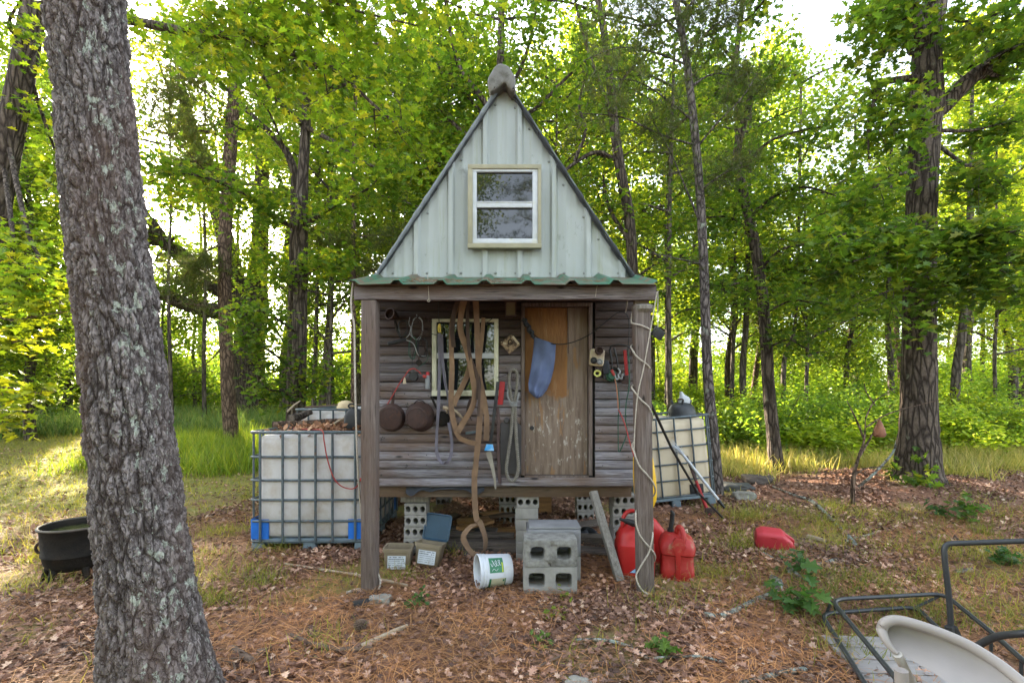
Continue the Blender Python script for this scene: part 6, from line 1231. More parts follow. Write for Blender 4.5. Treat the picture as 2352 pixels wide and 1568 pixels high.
    for a, b in (((1832, 585), (1850, 720)), ((1862, 572), (1892, 712))): mb = MB(); mb.tube([A1(*a, 3.885), A1((a[0]+b[0])/2+4, (a[1]+b[1])/2, 3.88), A1(*b, 3.885)], [.009, .006], 8); mb.build('handle', MT['cordblack'], t)
    mb = MB(); mb.box(tuple(A1(1872, 722, 3.89)), (.05, .012, .03), Matrix.Rotation(R(20), 3, 'Y')); mb.build('blade', MT['iron'], t, bevel=.003)
    t = thing('pipe_wrench', 'rusty red pipe wrench hanging at the right end of the wall', 'wrench', A1(1948, 700, 3.9))
    mb = MB(); mb.beam(A1(1938, 588, 3.89), A1(1952, 765, 3.885), .026, .016, (1, 0, 0)); mb.build('handle', MT['redbar'], t, bevel=.004)
    mb = MB(); mb.prism([(-.03, -.03), (.02, -.035), (.03, .0), (.015, .035), (-.022, .03), (-.012, .0), (-.034, -.008)], -.014, .014, T_(A1(1945, 798, 3.887))); mb.build('jaw', MT['rust'], t, bevel=.004)
    line('black_hose', [A1(1832, 588, 3.88), A1(1845, 556, 3.86), A1(1900, 548, 3.85), A1(1965, 565, 3.85), A1(1992, 610, 3.86), A1(2000, 680, 3.87)], .006, MT['cordblack'], 'black hose arching over the loppers and wrench', 'hose')
    line('electric_cable', [A1(1960, 575, 3.86), A1(1970, 700, 3.86), A1(1968, 850, 3.86), A1(1948, 960, 3.865), A1(1944, 1070, 3.865), A1(1955, 1160, 3.865), A1(1930, 1240, 3.865), A1(1897, 1304, 3.87), A1(1892, 1200, 3.875), A1(1892, 1080, 3.875), A1(1900, 960, 3.875), A1(1888, 860, 3.87), A1(1872, 800, 3.86)], .005, MT['cordgreen'], 'dark green cord looping down the right wall', 'cord')
    line('electric_cable', [A1(1868, 790, 3.86), A1(1880, 850, 3.86), A1(1888, 930, 3.862), A1(1892, 1000, 3.866)], .005, MT['cordorange'], 'short orange brown cord below the green reel', 'cord')
    line('red_wire', [A1(1892, 1005, 3.862), A1(1915, 1050, 3.858), A1(1942, 1120, 3.852), A1(1972, 1230, 3.85), A1(1998, 1320, 3.84), A1(2012, 1420, 3.83), A1(2016, 1520, 3.82)], .0055, MT['cordred'], 'red cord slanting down to the right corner of the wall', 'cord')
doorside()
# ---- ropes on the posts
def ropes():
    f, b = 3.322, 3.445
    q = [A1(1990, 330, b), A1(1985, 385, 3.40), A1(1998, 400, f), A1(2050, 412, f), A1(2098, 432, f), A1(2118, 452, 3.36), A1(2112, 490, b), A1(2040, 530, b), A1(1985, 555, 3.41), A1(1994, 590, f), A1(2030, 640, f), A1(2085, 680, f), A1(2116, 715, 3.34), A1(2120, 750, 3.40), A1(2060, 800, b), A1(1990, 840, 3.41), A1(2003, 875, f), A1(2050, 935, f), A1(2105, 985, f), A1(2130, 1040, 3.35), A1(2126, 1095, 3.42), A1(2060, 1180, b), A1(1992, 1250, 3.41), A1(2006, 1310, f), A1(2040, 1400, f), A1(2100, 1470, f), A1(2142, 1530, 3.34)]
    AG = lambda x, y, Y: P(1408.7+.1367*x, 1148.4+.1367*y, Y)
    q += [AG(700, -120, 3.42), AG(560, 40, 3.45), AG(400, 150, 3.40), AG(378, 250, 3.33), AG(385, 400, f), AG(440, 570, f), AG(530, 700, f), AG(630, 810, f), AG(692, 900, 3.33), AG(700, 990, 3.40), AG(640, 1060, 3.46), AG(500, 1100, 3.46), AG(400, 1210, 3.33), AG(388, 1310, 3.31), AG(430, 1430, 3.30), AG(500, 1520, 3.30), AG(580, 1575, 3.29)]
    mb = MB(); mb.tube(spline(q, 6), .0058, 8); one(mb, 'rope', MT['rope'], 'white rope wound in spirals down the right porch post', 'rope')
    line('white_line', [A1(2166, 175, 3.32), A1(2140, 330, 3.31), A1(2110, 500, 3.305), A1(2070, 720, 3.305), A1(2030, 900, 3.305), A1(2010, 1120, 3.31), A1(2003, 1290, 3.32)], .0042, MT['rope'], 'straight white line strung from the beam end down across the right post', 'rope')
    line('white_line', [AG(664, 330, 3.44), AG(664, 480, 3.36), AG(655, 640, f-.01), AG(600, 870, f-.012), AG(500, 1040, f-.012), AG(400, 1215, f-.01)], .0055, MT['rope'], 'white rope crossing the other one low on the right post', 'rope')
    t = thing('hanging_box', 'black cube shaped box hanging on a white cord right of the porch beam', 'box', A1(2172, 470, 3.36)); c = A1(2172, 470, 3.37)
    mb = MB(); mb.box((0, 0, 0), (.078, .07, .066)); M = T_(c) @ RY(35) @ RX(12); mb.v = [tuple(M @ Vector(v)) for v in mb.v]; mb.build('box_body', MT['black'], t, bevel=.006)
    mb = MB(); mb.tube([A1(2172, 170, 3.37), A1(2171, 300, 3.37), A1(2172, 425, 3.37)], .0035, 6); mb.build('cord', MT['rope'], t)
    line('rope', [A1(22, 115, 3.36), A1(8, 240, 3.35), A1(14, 340, 3.35), A1(30, 420, 3.35), A1(34, 700, 3.35), A1(40, 1000, 3.36), A1(50, 1300, 3.38), A1(62, 1520, 3.42), P(829, 1170, 3.47), P(836, 1235, 3.50), P(850, 1290, 3.47), A3(190, 770, 3.44), A3(222, 840, 3.42), A3(238, 900, 3.40), A3(225, 960, 3.37)], .0065, MT['rope'], 'pale rope hanging from the left beam end down behind the left post', 'rope')
    b0 = G(866, 1357)
    pts = [A3(225, 955, 3.38), G(868, 1356)+Vector((0, 0, .012)), G(850, 1362)+Vector((0, 0, .012)), G(820, 1364)+Vector((0, 0, .012)), G(796, 1364)+Vector((0, 0, .01))]
    line('rope', pts, .010, MT['rope'], 'frayed white rope end lying at the foot of the left post', 'rope')
    t = thing('yellow_sprayer', 'yellow plastic container half hidden behind the right porch post', 'container', P(1482, 1180, 3.66)); p = P(1483, 1178, 3.66)
    mb = MB(); mb.loft([(.0, 0, 0, .02, .02, 2.5), (.03, .0, 0, .05, .04, 2.5), (.10, 0, 0, .078, .05, 3), (.16, -.002, 0, .084, .052, 3), (.28, -.01, 0, .085, .05, 3), (.42, -.02, 0, .074, .045, 3), (.47, -.025, 0, .05, .03, 3)], 28, T_(p)); mb.build('container_body', MT['yellow'], t)
    mb = MB(); mb.lathe([(.018, -.04), (.022, -.03), (.022, .004), (.016, .01)], 14, T_(p)); mb.build('cap', plain('lime_cap', (.12, .5, .03)), t)
ropes()
# ---- liquid totes
def tote(name, label, M, w, d, h, bars, verts, tank, corner, seed, valve=False, cage_top=True):
    t = thing(name, label, 'water tank', M.translation); b0 = .125
    def bulge(v):
        k = math.cos(v.x/w*2*math.pi*2.5)*.0035; e = min(1, (h-v.z)/.06) if v.z > h-.06 else 1
        return Vector((v.x+(.004*math.sin(v.z*30) if abs(v.x) > w*.45 else 0), v.y+(-k if v.y < 0 else k)*(abs(v.y) > d*.4)*e, v.z+.006*math.sin(v.x*9)*math.sin(v.y*7)*(v.z > h-.12)))
    W2, D2 = w/2-.016, d/2-.016
    mb = MB(); mb.loft([(b0, 0, 0, W2-.02, D2-.02, 8), (b0+.03, 0, 0, W2, D2, 8), (h*.45, 0, 0, W2+.004, D2+.004, 8), (h-.11, 0, 0, W2, D2, 9), (h-.06, 0, 0, W2-.004, D2-.004, 9), (h-.03, 0, 0, W2-.03, D2-.03, 7), (h-.018, 0, 0, W2*.6, D2*.6, 4), (h-.012, 0, 0, .16, .16, 2), (h+.012, 0, 0, .14, .14, 2)], 96, M, bulge); mb.build('tank', tank, t, angle=60)
    mb = MB(); X = lambda u: -w/2+w*u
    for z in bars:
        r = .0105
        mb.tube([M @ Vector(p) for p in ((-w/2+.03, -d/2, z), (w/2-.03, -d/2, z), (w/2, -d/2+.03, z), (w/2, d/2-.03, z), (w/2-.03, d/2, z), (-w/2+.03, d/2, z), (-w/2, d/2-.03, z), (-w/2, -d/2+.03, z))], r if z < h-.03 else .015, 8, closed=True)
    for u in verts:
        for y in (-d/2, d/2): mb.tube([M @ Vector((X(u), y-(.011 if y < 0 else -.011), bars[0])), M @ Vector((X(u), y-(.011 if y < 0 else -.011), bars[-1]))], .0115, 7)
    for k in range(7):
        for x in (-w/2, w/2): mb.tube([M @ Vector((x*1.022, -d/2+d*(k+.5)/7, bars[0])), M @ Vector((x*1.022, -d/2+d*(k+.5)/7, bars[-1]))], .0095, 7)
    mb.build('cage', MT['galv'], t, angle=60)
    if corner:
        for sx in (-1, 1):
            for sy in (-1, 1):
                mb = MB(); s = W2+.012; s2 = D2+.012; k = .16
                def cg(u, v, e):
                    a = (u-.5)*2; L = k
                    x = (W2+.010+e) if a > .25 else W2+.010+e-(.25-a)/1.25*L*1.0 if a < -.25 else W2+.010+e-.02*(.25-a)
                    y = (D2+.010+e) if a < -.25 else D2+.010+e-(a+.25)/1.25*L if a > .25 else D2+.010+e-.02*(.25+a)
                    return M @ Vector((sx*x, sy*y, .118+.175*v))
                mb.grid(lambda u, v: cg(u, v, 0), 12, 2); mb.grid(lambda u, v: cg(u, v, .004), 12, 2); mb.build('corner_guard', MT['blue'], t)
    mb = MB()
    for x in (-w/2+.06, 0, w/2-.06):
        for y in (-d/2+.07, 0, d/2-.07): mb.loft([(0, 0, 0, .062, .07, 6), (.085, 0, 0, .055, .065, 6)], 20, M @ T_((x, y, 0)))
    mb.loft([(.085, 0, 0, w/2+.006, d/2+.006, 9), (.118, 0, 0, w/2, d/2, 9)], 40, M); mb.build('pallet', MT['pallet'], t, bevel=.002)
    if valve:
        mb = MB(); mb.box((0, 0, 0), (.17, .03, .12)); mb.v = [tuple(M @ (Vector(v)+Vector((w*.27, -d/2+.02, .20)))) for v in mb.v]; mb.build('outlet_cover', MT['rubber'], t, bevel=.012)
    return t
x0 = (573-CX)/F*4.24; ML = T_((x0+.515, 4.24+.6, g(x0+.5, 4.8)-.005)) @ RZ(.6)
zc = lambda y: CH+(HY-(880.5+.2929*y))/F*4.24
tote('water_tank', 'caged white plastic water tank with blue corners left of the shed', ML, 1.03, 1.2, 1.06, [zc(1235), zc(1078), zc(912), zc(758), zc(575), zc(383)], [.093, .285, .428, .565, .71, .905], MT['tank'], True, 1)
MR = T_(((1556-CX)/F*5.9-.02, 5.9+.5, g(2.0, 6.3)-.02)) @ RY(-5.2) @ RZ(2)
tote('water_tank', 'tilted cream caged water tank with a black cauldron on top right of the shed', MR, 1.0, 1.0, 1.09, [.13, .33, .53, .74, .94, 1.10], [.12, .33, .55, .76, .95], MT['tank2'], False, 2, True)
MB2 = T_(((679-CX)/F*5.75+.515, 5.75+.55, .13)) @ RZ(-1)
tote('water_tank', 'second caged water tank hidden behind the white one with blue corners', MB2, 1.03, 1.1, 1.09, [.13, .34, .55, .76, .94, 1.085], [.16, .3, .45, .6, .75, .9], MT['tank'], False, 3)
def on_totes():
    mb = MB(); mb.tube(spline([P(626, 975, 4.98), P(680, 973, 5.05), P(760, 968, 5.15), P(815, 966, 5.2)], 5), [.036, .03], 10, wob=.12); one(mb, 'log', MT['bark_brown'], 'brown barked log lying across the back of the left water tank top', 'log')
    mb = MB(); mb.tube(spline([P(668, 962, 5.05), P(690, 955, 5.2), P(715, 945, 5.3)], 4), [.05, .03], 9, wob=.2); one(mb, 'log', MT['bark_far'], 'short grey rotten log end at the left of the second water tank', 'log')
    q = random.Random(5)
    n = 900; rng2 = np.random.default_rng(8); p = np.stack([rng2.normal(-1.72, .24, n), rng2.normal(4.72, .25, n), 1.045+abs(rng2.normal(0, .022, n))], 1); kk = (p[:, 0] > -2.28) & (p[:, 0] < -1.33) & (p[:, 1] > 4.27) & (p[:, 1] < 5.4)
    tag(scatter('leaf_pile', CURL, p[kk], rand_nrm(int(kk.sum()), .7, rng2), rng2.uniform(.04, .075, int(kk.sum())), MT['litter'], rng=rng2), 'pile of brown leaves on top of the left water tank', 'leaves', kind='stuff')
    for i, (a, b, lab) in enumerate((((752, 982, 4.7), (812, 950, 4.9), 'pale split stick propped on the leaf pile of the left tank'), ((690, 985, 4.6), (772, 975, 4.8), 'thin dark stick lying on the left tank leaves'), ((660, 945, 5.3), (690, 920, 5.4), 'forked pale stick at the left edge of the second tank'), ((700, 935, 5.8), (850, 928, 6.0), 'long brown stick lying over the second water tank'))):
        mb = MB(); A_, B_ = P(*a), P(*b); mb.tube([A_, A_.lerp(B_, .5)+Vector((0, 0, .01)), B_], [.012, .007], 7, wob=.1); one(mb, 'stick', MT['stickpale'] if i in (0, 2) else MT['stick'], lab, 'stick')
    t = thing('black_jug', 'black plastic jug on the left water tank close to the porch post', 'jug', P(813, 985, 4.55)); p0 = P(815, 985, 4.55); p0.z = 1.075
    mb = MB(); mb.loft([(0, 0, 0, .088, .06, 4), (.02, 0, 0, .094, .066, 4), (.12, 0, 0, .092, .064, 4), (.165, 0, 0, .07, .05, 3), (.19, -.01, 0, .026, .026, 2), (.205, -.01, 0, .026, .026, 2)], 32, T_(p0)); mb.build('jug_body', MT['rubber'], t)
    mb = MB(); mb.tube(spline([p0+Vector((-.03, 0, .185)), p0+Vector((-.06, 0, .21)), p0+Vector((-.04, 0, .232)), p0+Vector((.01, 0, .225)), p0+Vector((.02, 0, .19))], 5), .009, 8); mb.build('handle', MT['rubber'], t)
    mb = MB(); c = P(794, 938, 5.95); mb.lathe([(.001, -.09), (.07, -.07), (.102, -.02), (.108, .02), (.09, .07), (.05, .095), (.001, .103)], 28, T_(c)); one(mb, 'float_globe', MT['gourd'], 'round beige globe resting on the second water tank', 'globe')
    line('extension_lead', [P(675, 982, 4.5)+Vector((0, 0, .0)), A2(480, 352, 4.5), A2(600, 360, 4.4), A2(695, 368, 4.22), A2(712, 450, 4.19), A2(735, 580, 4.19), A2(775, 710, 4.19), A2(810, 770, 4.19), A2(860, 810, 4.19), A2(930, 825, 4.18), A2(975, 800, 4.15), A2(1000, 740, 4.12), P(832, 1098, 4.1), P(862, 1010, 4.05), AW(0, 1420, 3.97)], .0055, MT['cordred'], 'red cord draped over the front of the left water tank', 'cord', 6)
    t = thing('cauldron', 'black iron cauldron turned upside down on the right water tank', 'cauldron', A4(550, 335, 6.2)); c = A4(552, 336, 6.2)
    mb = MB(); mb.lathe([(.001, .19), (.06, .188), (.12, .165), (.155, .12), (.170, .06), (.172, .02), (.182, .008), (.182, 0), (.16, .0), (.15, .05), (.001, .15)], 36, T_(c) @ RY(-4), close=False); mb.build('pot_body', MT['black'], t)
    for a in (2.9, .25, 4.4): mb = MB(); mb.tube([c+Vector((.11*math.cos(a), .11*math.sin(a), .17)), c+Vector((.14*math.cos(a), .14*math.sin(a), .215))], [.016, .010], 8); mb.build('leg', MT['black'], t)
    t = thing('broken_jug', 'chipped white jug with a rusty handle standing on the cauldron', 'jug', A4(560, 240, 6.2)); c = A4(562, 244, 6.2)
    mb = MB(); mb.loft([(0, 0, 0, .075, .06, 2.5), (.04, .005, 0, .078, .06, 2.5), (.075, .01, 0, .06, .05, 2.5), (.11, -.02, 0, .03, .03, 2), (.15, -.035, 0, .016, .018, 2)], 24, T_(c)); mb.build('jug_body', MT['white'], t)
    mb = MB(); mb.tube(spline([c+Vector((-.085, -.03, -.01)), c+Vector((-.085, -.04, .045)), c+Vector((-.03, -.05, .05)), c+Vector((-.01, -.05, .0))], 5), .010, 8); mb.build('handle', MT['rust'], t)
    # long tools leaning
    mb = MB(); mb.tube([A4(342, 250, 3.72), A4(480, 545, 4.2), A4(650, 835, 4.75), G(1664, 1196)+Vector((0, 0, .01))], .0115, 8); one(mb, 'steel_rod', MT['rubber'], 'long black rod slanting from the right post down to the ground', 'rod')
    t = thing('broom', 'white handled frayed brush leaning upside down on the right water tank', 'brush', A4(830, 940, 5.5)); a, b = A4(560, 592, 5.72), A4(838, 948, 5.45); b.z = max(b.z, g(b.x, b.y)+.01)
    mb = MB(); mb.tube([a, a.lerp(b, .85)], .018, 12); mb.build('handle', MT['white'], t); mb = MB(); mb.tube([a.lerp(b, .85), b], [.021, .012], 10); mb.build('grip', MT['cordblack'], t)
    mb = MB(); d = (a-b).normalized()
    for i in range(46):
        e = d*random.uniform(.08, .24)+Vector((random.gauss(0, .03), random.gauss(-.01, .03), random.gauss(-.02, .03))); mb.tube(spline([a, a+e*.5, a+e+Vector((0, 0, -.02))], 3), [.004, .0015], 4)
    mb.build('bristles', MT['paper'], t)
    t = thing('shovel', 'rusty red handled shovel leaning against the right water tank', 'shovel', A4(735, 1000, 5.4)); a, b = A4(582, 600, 5.74), A4(738, 1005, 5.45); b.z = max(b.z, g(b.x, b.y))
    mb = MB(); mb.tube([a, a.lerp(b, .42)], .019, 10); mb.build('grip', MT['browniron'], t); mb = MB(); mb.tube([a.lerp(b, .42), a.lerp(b, .97)], [.017, .021], 10); mb.build('handle', MT['redbar'], t); mb = MB(); mb.prism([(-.05, 0), (.05, 0), (.06, -.05), (0, -.10), (-.06, -.05)], -.006, .006, T_(b+Vector((0, 0, .10)))); mb.build('blade', MT['rust'], t, bevel=.002)
on_totes()
# ---- kettle, bins, bucket
def ground_things():
    Y = 3.73; c = Vector(((180-CX)/F*Y, Y, 0)); z0 = g(c.x, c.y); c.z = z0; t = thing('wash_kettle', 'big black iron wash kettle full of water behind the foreground pine', 'kettle', c); rz = CH-298/F*Y-z0
    Mk = T_(c) @ Matrix.Diagonal((.89, .89, 1, 1))
    mb = MB(); mb.lathe([(.001, .06), (.10, .062), (.19, .085), (.225, .13), (.238, .19), (.246, .195), (.246, .205), (.240, .212), (.252, rz-.02), (.266, rz-.01), (.268, rz), (.262, rz+.006), (.250, rz), (.240, rz-.03), (.225, .2), (.001, .15)], 56, Mk, close=False); mb.build('kettle_body', MT['iron'], t, angle=50)
    mb = MB(); mb.tube([c+Vector((.233*math.cos(a), .233*math.sin(a), rz+.003)) for a in np.linspace(0, 6.283, 57)[:-1]], .009, 8, closed=True); mb.build('rim', MT['kettle_rim'], t)
    mb = MB(); mb.lathe([(.001, rz-.045), (.238, rz-.045)], 48, Mk, close=False); mb.build('water', MT['water'], t)
    for a in (-2.6, -1.75, -.6, 1.5): mb = MB(); mb.tube([c+Vector((.168*math.cos(a), .168*math.sin(a), .10)), c+Vector((.19*math.cos(a), .19*math.sin(a), .05)), c+Vector((.207*math.cos(a), .207*math.sin(a), -.02))], [.026, .014], 8); mb.build('leg', MT['iron'], t)
    mb = MB(); mb.tube(spline([c+Vector((-.208, -.05, .20)), c+Vector((-.252, -.06, .20)), c+Vector((-.262, -.07, .245)), c+Vector((-.232, -.06, .29)), c+Vector((-.217, -.05, .29))], 5), .010, 8); mb.build('ear_handle', MT['rust'], t)
    AB = lambda x, y, Y: P(865.2+.14*x, 1179.1+.14*y, Y)
    # storage bins
    def bin_(lab, M, w, d, h, lid):
        t = thing('storage_bin', lab, 'bin', M.translation)
        prof = [(0, w/2-.02, d/2-.02), (.01, w/2-.012, d/2-.012), (h-.03, w/2, d/2), (h-.028, w/2+.007, d/2+.007), (h, w/2+.009, d/2+.009), (h, w/2-.004, d/2-.004), (.012, w/2-.018, d/2-.018)]
        mb = MB(); mb.loft([(z, 0, 0, x, y, 9) for z, x, y in prof], 48, M); mb.build('bin_body', MT['bin'], t, angle=50)
        lb = MB(); lw, lh = w*.33, h*.29
        lb.box((0, 0, 0), (2*lw, .002, 2*lh)); lb.v = [tuple(M @ (Vector(v)+Vector((0, -d/2-.0035, h*.42)))) for v in lb.v]; L = lb.build('label_sheet', MT['paper'], t, smooth=False)
        ik = MB(); q = random.Random(len(lab))
        for r_ in range(6):
            x = -lw+.008; zz = h*.42+lh*.8-r_*lh*.30; s = 1.0 if r_ < 2 else .6
            while x < lw-.012:
                ww = q.uniform(.003, .009)*s; 
                if q.random() < .82: ik.box((x+ww/2, -d/2-.0052, zz), (ww, .0012, lh*.13*s*q.uniform(.7, 1.1)))
                x += ww+.003
        ik.v = [tuple(M @ Vector(v)) for v in ik.v]; ik.build('printing', MT['ink'], L, smooth=False)
        if lid:
            mb = MB(); mb.loft([(0, 0, 0, w/2+.006, d/2+.03, 9), (.010, 0, 0, w/2+.008, d/2+.032, 9), (.012, 0, 0, w/2-.002, d/2+.022, 9), (.005, 0, 0, w/2-.008, d/2+.016, 9)], 48, lid); mb.build('lid', MT['bluelid'], t, angle=40)
    Yb = 3.80; c1 = P(909, 1311, Yb); c1.z = g(c1.x, c1.y)-.012
    bin_('open dirty clear storage bin beside the left porch post', T_(c1+Vector((0, .085, 0))) @ RZ(2) @ RY(1.5), .215, .16, .182, None)
    c2 = P(979, 1304, 3.84); c2.z = g(c2.x, c2.y)+.0
    Mb = T_(c2+Vector((0, .085, .004))) @ RZ(-6) @ RX(-8) @ RY(6)
    bin_('clear storage bin with its blue lid raised, right of the open one', Mb, .215, .16, .182, Mb @ T_((.012, .10, .292)) @ RX(80))
    # bucket on its side
    AB2 = AB; Y = 3.47; cr = AB(1645, 950, Y-.0); cr.z = .118+g(cr.x, cr.y); ax = Vector((math.cos(R(17)), math.sin(R(17)), -.03)).normalized()
    M = T_(cr) @ ax.to_track_quat('Z', 'Y').to_matrix().to_4x4()
    t = thing('plastic_bucket', 'white plastic bucket with a green label lying on its side', 'bucket', cr)
    mb = MB(); mb.lathe([(.108, .03), (.113, .004), (.119, 0), (.1215, .003), (.1215, .012), (.117, .014), (.117, .024), (.1205, .026), (.1205, .034), (.1165, .036), (.1165, .046), (.119, .048), (.119, .056), (.115, .06), (.108, .235), (.105, .245), (.09, .247), (.001, .245)], 56, M, close=False)
    mb.lathe([(.108, .03), (.106, .1), (.102, .235), (.001, .237)], 56, M, close=False); mb.build('bucket_body', MT['bucket'], t, angle=40)
    Mi = M.inverted(); fr = (Mi.to_3x3() @ Vector((.25, -1, 0))).normalized(); a0 = math.atan2(fr.y, fr.x); up = (Mi.to_3x3() @ Vector((0, 0, 1))); sg = 1 if math.sin(math.atan2(up.y, up.x)-a0) > 0 else -1
    def patch(nm, mat, z0, z1, b0, b1, off, par=None):
        mb = MB(); mb.grid(lambda u, v: M @ Vector(((.1152-(z0+(z1-z0)*u-.06)*.04+off)*math.cos(a0+sg*(b0+(b1-b0)*v)), (.1152-(z0+(z1-z0)*u-.06)*.04+off)*math.sin(a0+sg*(b0+(b1-b0)*v)), z0+(z1-z0)*u)), 6, 14); return mb.build(nm, mat, par or t)
    lb = patch('label_patch', MT['lgreen'], .068, .172, .18, 1.15, .0012)
    patch('label_stripe', MT['llime'], .158, .168, .2, .8, .0024, lb)
    l2 = patch('label_patch', MT['ltan'], .066, .19, -1.0, -.18, .0012); patch('label_border', MT['lgreen'], .066, .080, -1.05, -.16, .0024, l2); patch('label_border', MT['lgreen'], .182, .188, -1.0, -.2, .0024, l2); patch('label_square', MT['lgreen'], .165, .178, -.42, -.26, .0024, l2)
    def bk(u, v): return M @ Vector(((.1175-(u-.06)*.04)*math.cos(a0+sg*v), (.1175-(u-.06)*.04)*math.sin(a0+sg*v), u))
    mb = MB(); mb.tube(spline([bk(.078, .75), bk(.088, .55), bk(.098, .8), bk(.090, .95), bk(.104, .7), bk(.114, .55), bk(.124, .75), bk(.118, .95), bk(.112, .8), bk(.13, .6), bk(.142, .7), bk(.148, .92), bk(.136, .95), bk(.14, .75), bk(.152, .6)], 5), .0018, 5); mb.tube(spline([bk(.085, .3), bk(.10, .42), bk(.115, .3), bk(.13, .42)], 4), .0014, 5); mb.build('lettering', MT['bucket'], lb)
    mb = MB(); mb.tube(spline([M @ Vector((.123*math.cos(a0-sg*.9), .123*math.sin(a0-sg*.9), .042)), M @ Vector((.15*math.cos(a0-sg*1.1), .15*math.sin(a0-sg*1.1), -.01)), cr+Vector((-.06, -.13, -.105)), cr+Vector((-.01, -.17, -.108))], 5), .0022, 6); mb.build('wire_handle', MT['stick'], t)
    # gas cans
    GRP = 'red fuel cans on the ground by the right post'
    c = P(1466, 1327, 3.66); c.z = g(c.x, c.y)-.012; t = thing('fuel_can', 'tall red fuel can with a black spout just behind the right porch post', 'fuel can', c, GRP); q = c+Vector((0, .12, 0))
    mb = MB(); mb.loft([(0, 0, 0, .135, .12, 4), (.02, 0, 0, .145, .13, 4), (.2, 0, 0, .146, .13, 4), (.255, 0, 0, .144, .128, 4), (.262, 0, 0, .138, .12, 4), (.32, -.005, 0, .125, .105, 3.5), (.365, -.01, 0, .10, .085, 3), (.385, -.012, 0, .06, .05, 2.5), (.40, -.014, 0, .05, .045, 2.5)], 40, T_(q)); mb.build('can_body', MT['red'], t, angle=45)
    mb = MB(); mb.tube(spline([q+Vector((-.095, 0, .34)), q+Vector((-.09, 0, .43)), q+Vector((-.06, 0, .487)), q+Vector((0, 0, .50)), q+Vector((.07, 0, .47)), q+Vector((.10, 0, .38)), q+Vector((.11, 0, .32))], 6), .019, 10, squash=.8); mb.build('handle', MT['red'], t)
    AG = lambda x, y, Y: P(1408.7+.1367*x, 1148.4+.1367*y, Y)
    mb = MB(); mb.tube([AG(110, 312, 3.66), AG(200, 345, 3.67), AG(230, 350, 3.67), AG(330, 385, 3.69), AG(420, 400, 3.7)], [.010, .015, .021, .025, .027], 12); mb.build('spout', MT['rubber'], t)
    mb = MB(); mb.prism([(-.04, -.02), (.03, -.025), (.035, .03)], 0, .004, T_(AG(370, 1170, 3.643))); mb.build('sticker', MT['bluetag'], t)
    c = P(1502, 1280, 4.0); c.z = g(c.x, c.y)-.012; t = thing('fuel_can', 'red fuel can farthest back, mostly hidden by the right post', 'fuel can', c, GRP); q = c+Vector((-.02, .08, 0))
    mb = MB(); mb.loft([(0, 0, 0, .11, .09, 5), (.02, 0, 0, .12, .10, 5), (.24, 0, 0, .12, .10, 5), (.27, 0, 0, .125, .105, 5), (.36, -.03, 0, .085, .08, 4), (.385, -.04, 0, .05, .05, 3)], 32, T_(q)); mb.build('can_body', MT['red'], t, angle=45); mb = MB(); mb.lathe([(.03, .38), (.032, .41), (.02, .415)], 16, T_(q+Vector((-.03, 0, 0)))); mb.build('cap', MT['bluelid'], t)
    c = P(1566, 1333, 3.61); c.z = g(c.x, c.y)-.012; t = thing('fuel_can', 'muddy red fuel can with an upright black spout right of the post', 'fuel can', c, GRP); q = c+Vector((.005, .13, 0)); Mq = T_(q) @ RZ(-14)
    mb = MB(); mb.loft([(0, 0, 0, .118, .12, 6), (.012, 0, 0, .124, .126, 6), (.09, 0, 0, .124, .126, 6), (.098, 0, 0, .120, .122, 6), (.19, 0, 0, .118, .120, 6), (.205, 0, -.004, .130, .134, 5), (.25, 0, -.002, .134, .136, 4.5), (.30, 0, 0, .118, .12, 3.5), (.335, -.01, .01, .08, .085, 3), (.35, -.02, .01, .05, .06, 2.5)], 48, Mq); mb.build('can_body', MT['reddirt'], t, angle=45)
    mb = MB(); mb.prism([(-.017, 0), (.017, 0), (.019, .2), (.06, .27), (.03, .33), (-.02, .34), (-.055, .27), (-.019, .2)], -.142, -.11, Mq); mb.build('front_rib', MT['reddirt'], t, bevel=.006)
    mb = MB(); mb.tube(spline([Mq @ Vector(v) for v in ((-.0, -.02, .33), (.0, -.045, .365), (.008, -.06, .40), (.03, -.085, .395), (.042, -.115, .34), (.035, -.125, .29))], 6), .019, 10); mb.build('handle', MT['reddirt'], t)
    mb = MB(); s0 = Mq @ Vector((-.045, -.0, .335)); mb.tube([s0, s0+Vector((-.002, -.01, .03)), s0+Vector((-.004, -.015, .035)), s0+Vector((.004, -.04, .16)), s0+Vector((-.01, -.05, .185))], [.026, .026, .018, .017, .010], 12); mb.build('spout', MT['rubber'], t)
    p = G(1792, 1270); t = thing('fuel_can', 'faded red fuel can lying on its side in the leaves', 'fuel can', p, GRP); M = T_(p+Vector((.0, .10, .083))) @ RZ(-20) @ RY(90+3) @ RZ(12) @ Matrix.Scale(.9, 4)
    mb = MB(); mb.loft([(-.17, 0, 0, .055, .06, 3.5), (-.162, 0, 0, .078, .082, 4.5), (-.12, 0, 0, .10, .10, 5), (-.10, 0, 0, .103, .102, 5), (.05, 0, 0, .103, .102, 5), (.065, 0, 0, .10, .10, 5), (.135, .02, 0, .065, .085, 4), (.16, .03, 0, .045, .06, 3.5)], 40, M); mb.build('can_body', MT['redpink'], t, angle=35)
    mb = MB(); mb.tube(spline([M @ Vector(v) for v in ((-.075, -.02, .065), (-.068, -.015, .11), (-.03, -.01, .158), (.02, 0, .165))], 5), .013, 9); mb.build('handle', MT['redpink'], t)
    mb = MB(); mb.lathe([(.024, .15), (.027, .155), (.027, .18), (.02, .185), (.001, .185)], 18, M @ T_((.045, -.02, 0))); mb.build('cap', MT['redpink'], t)
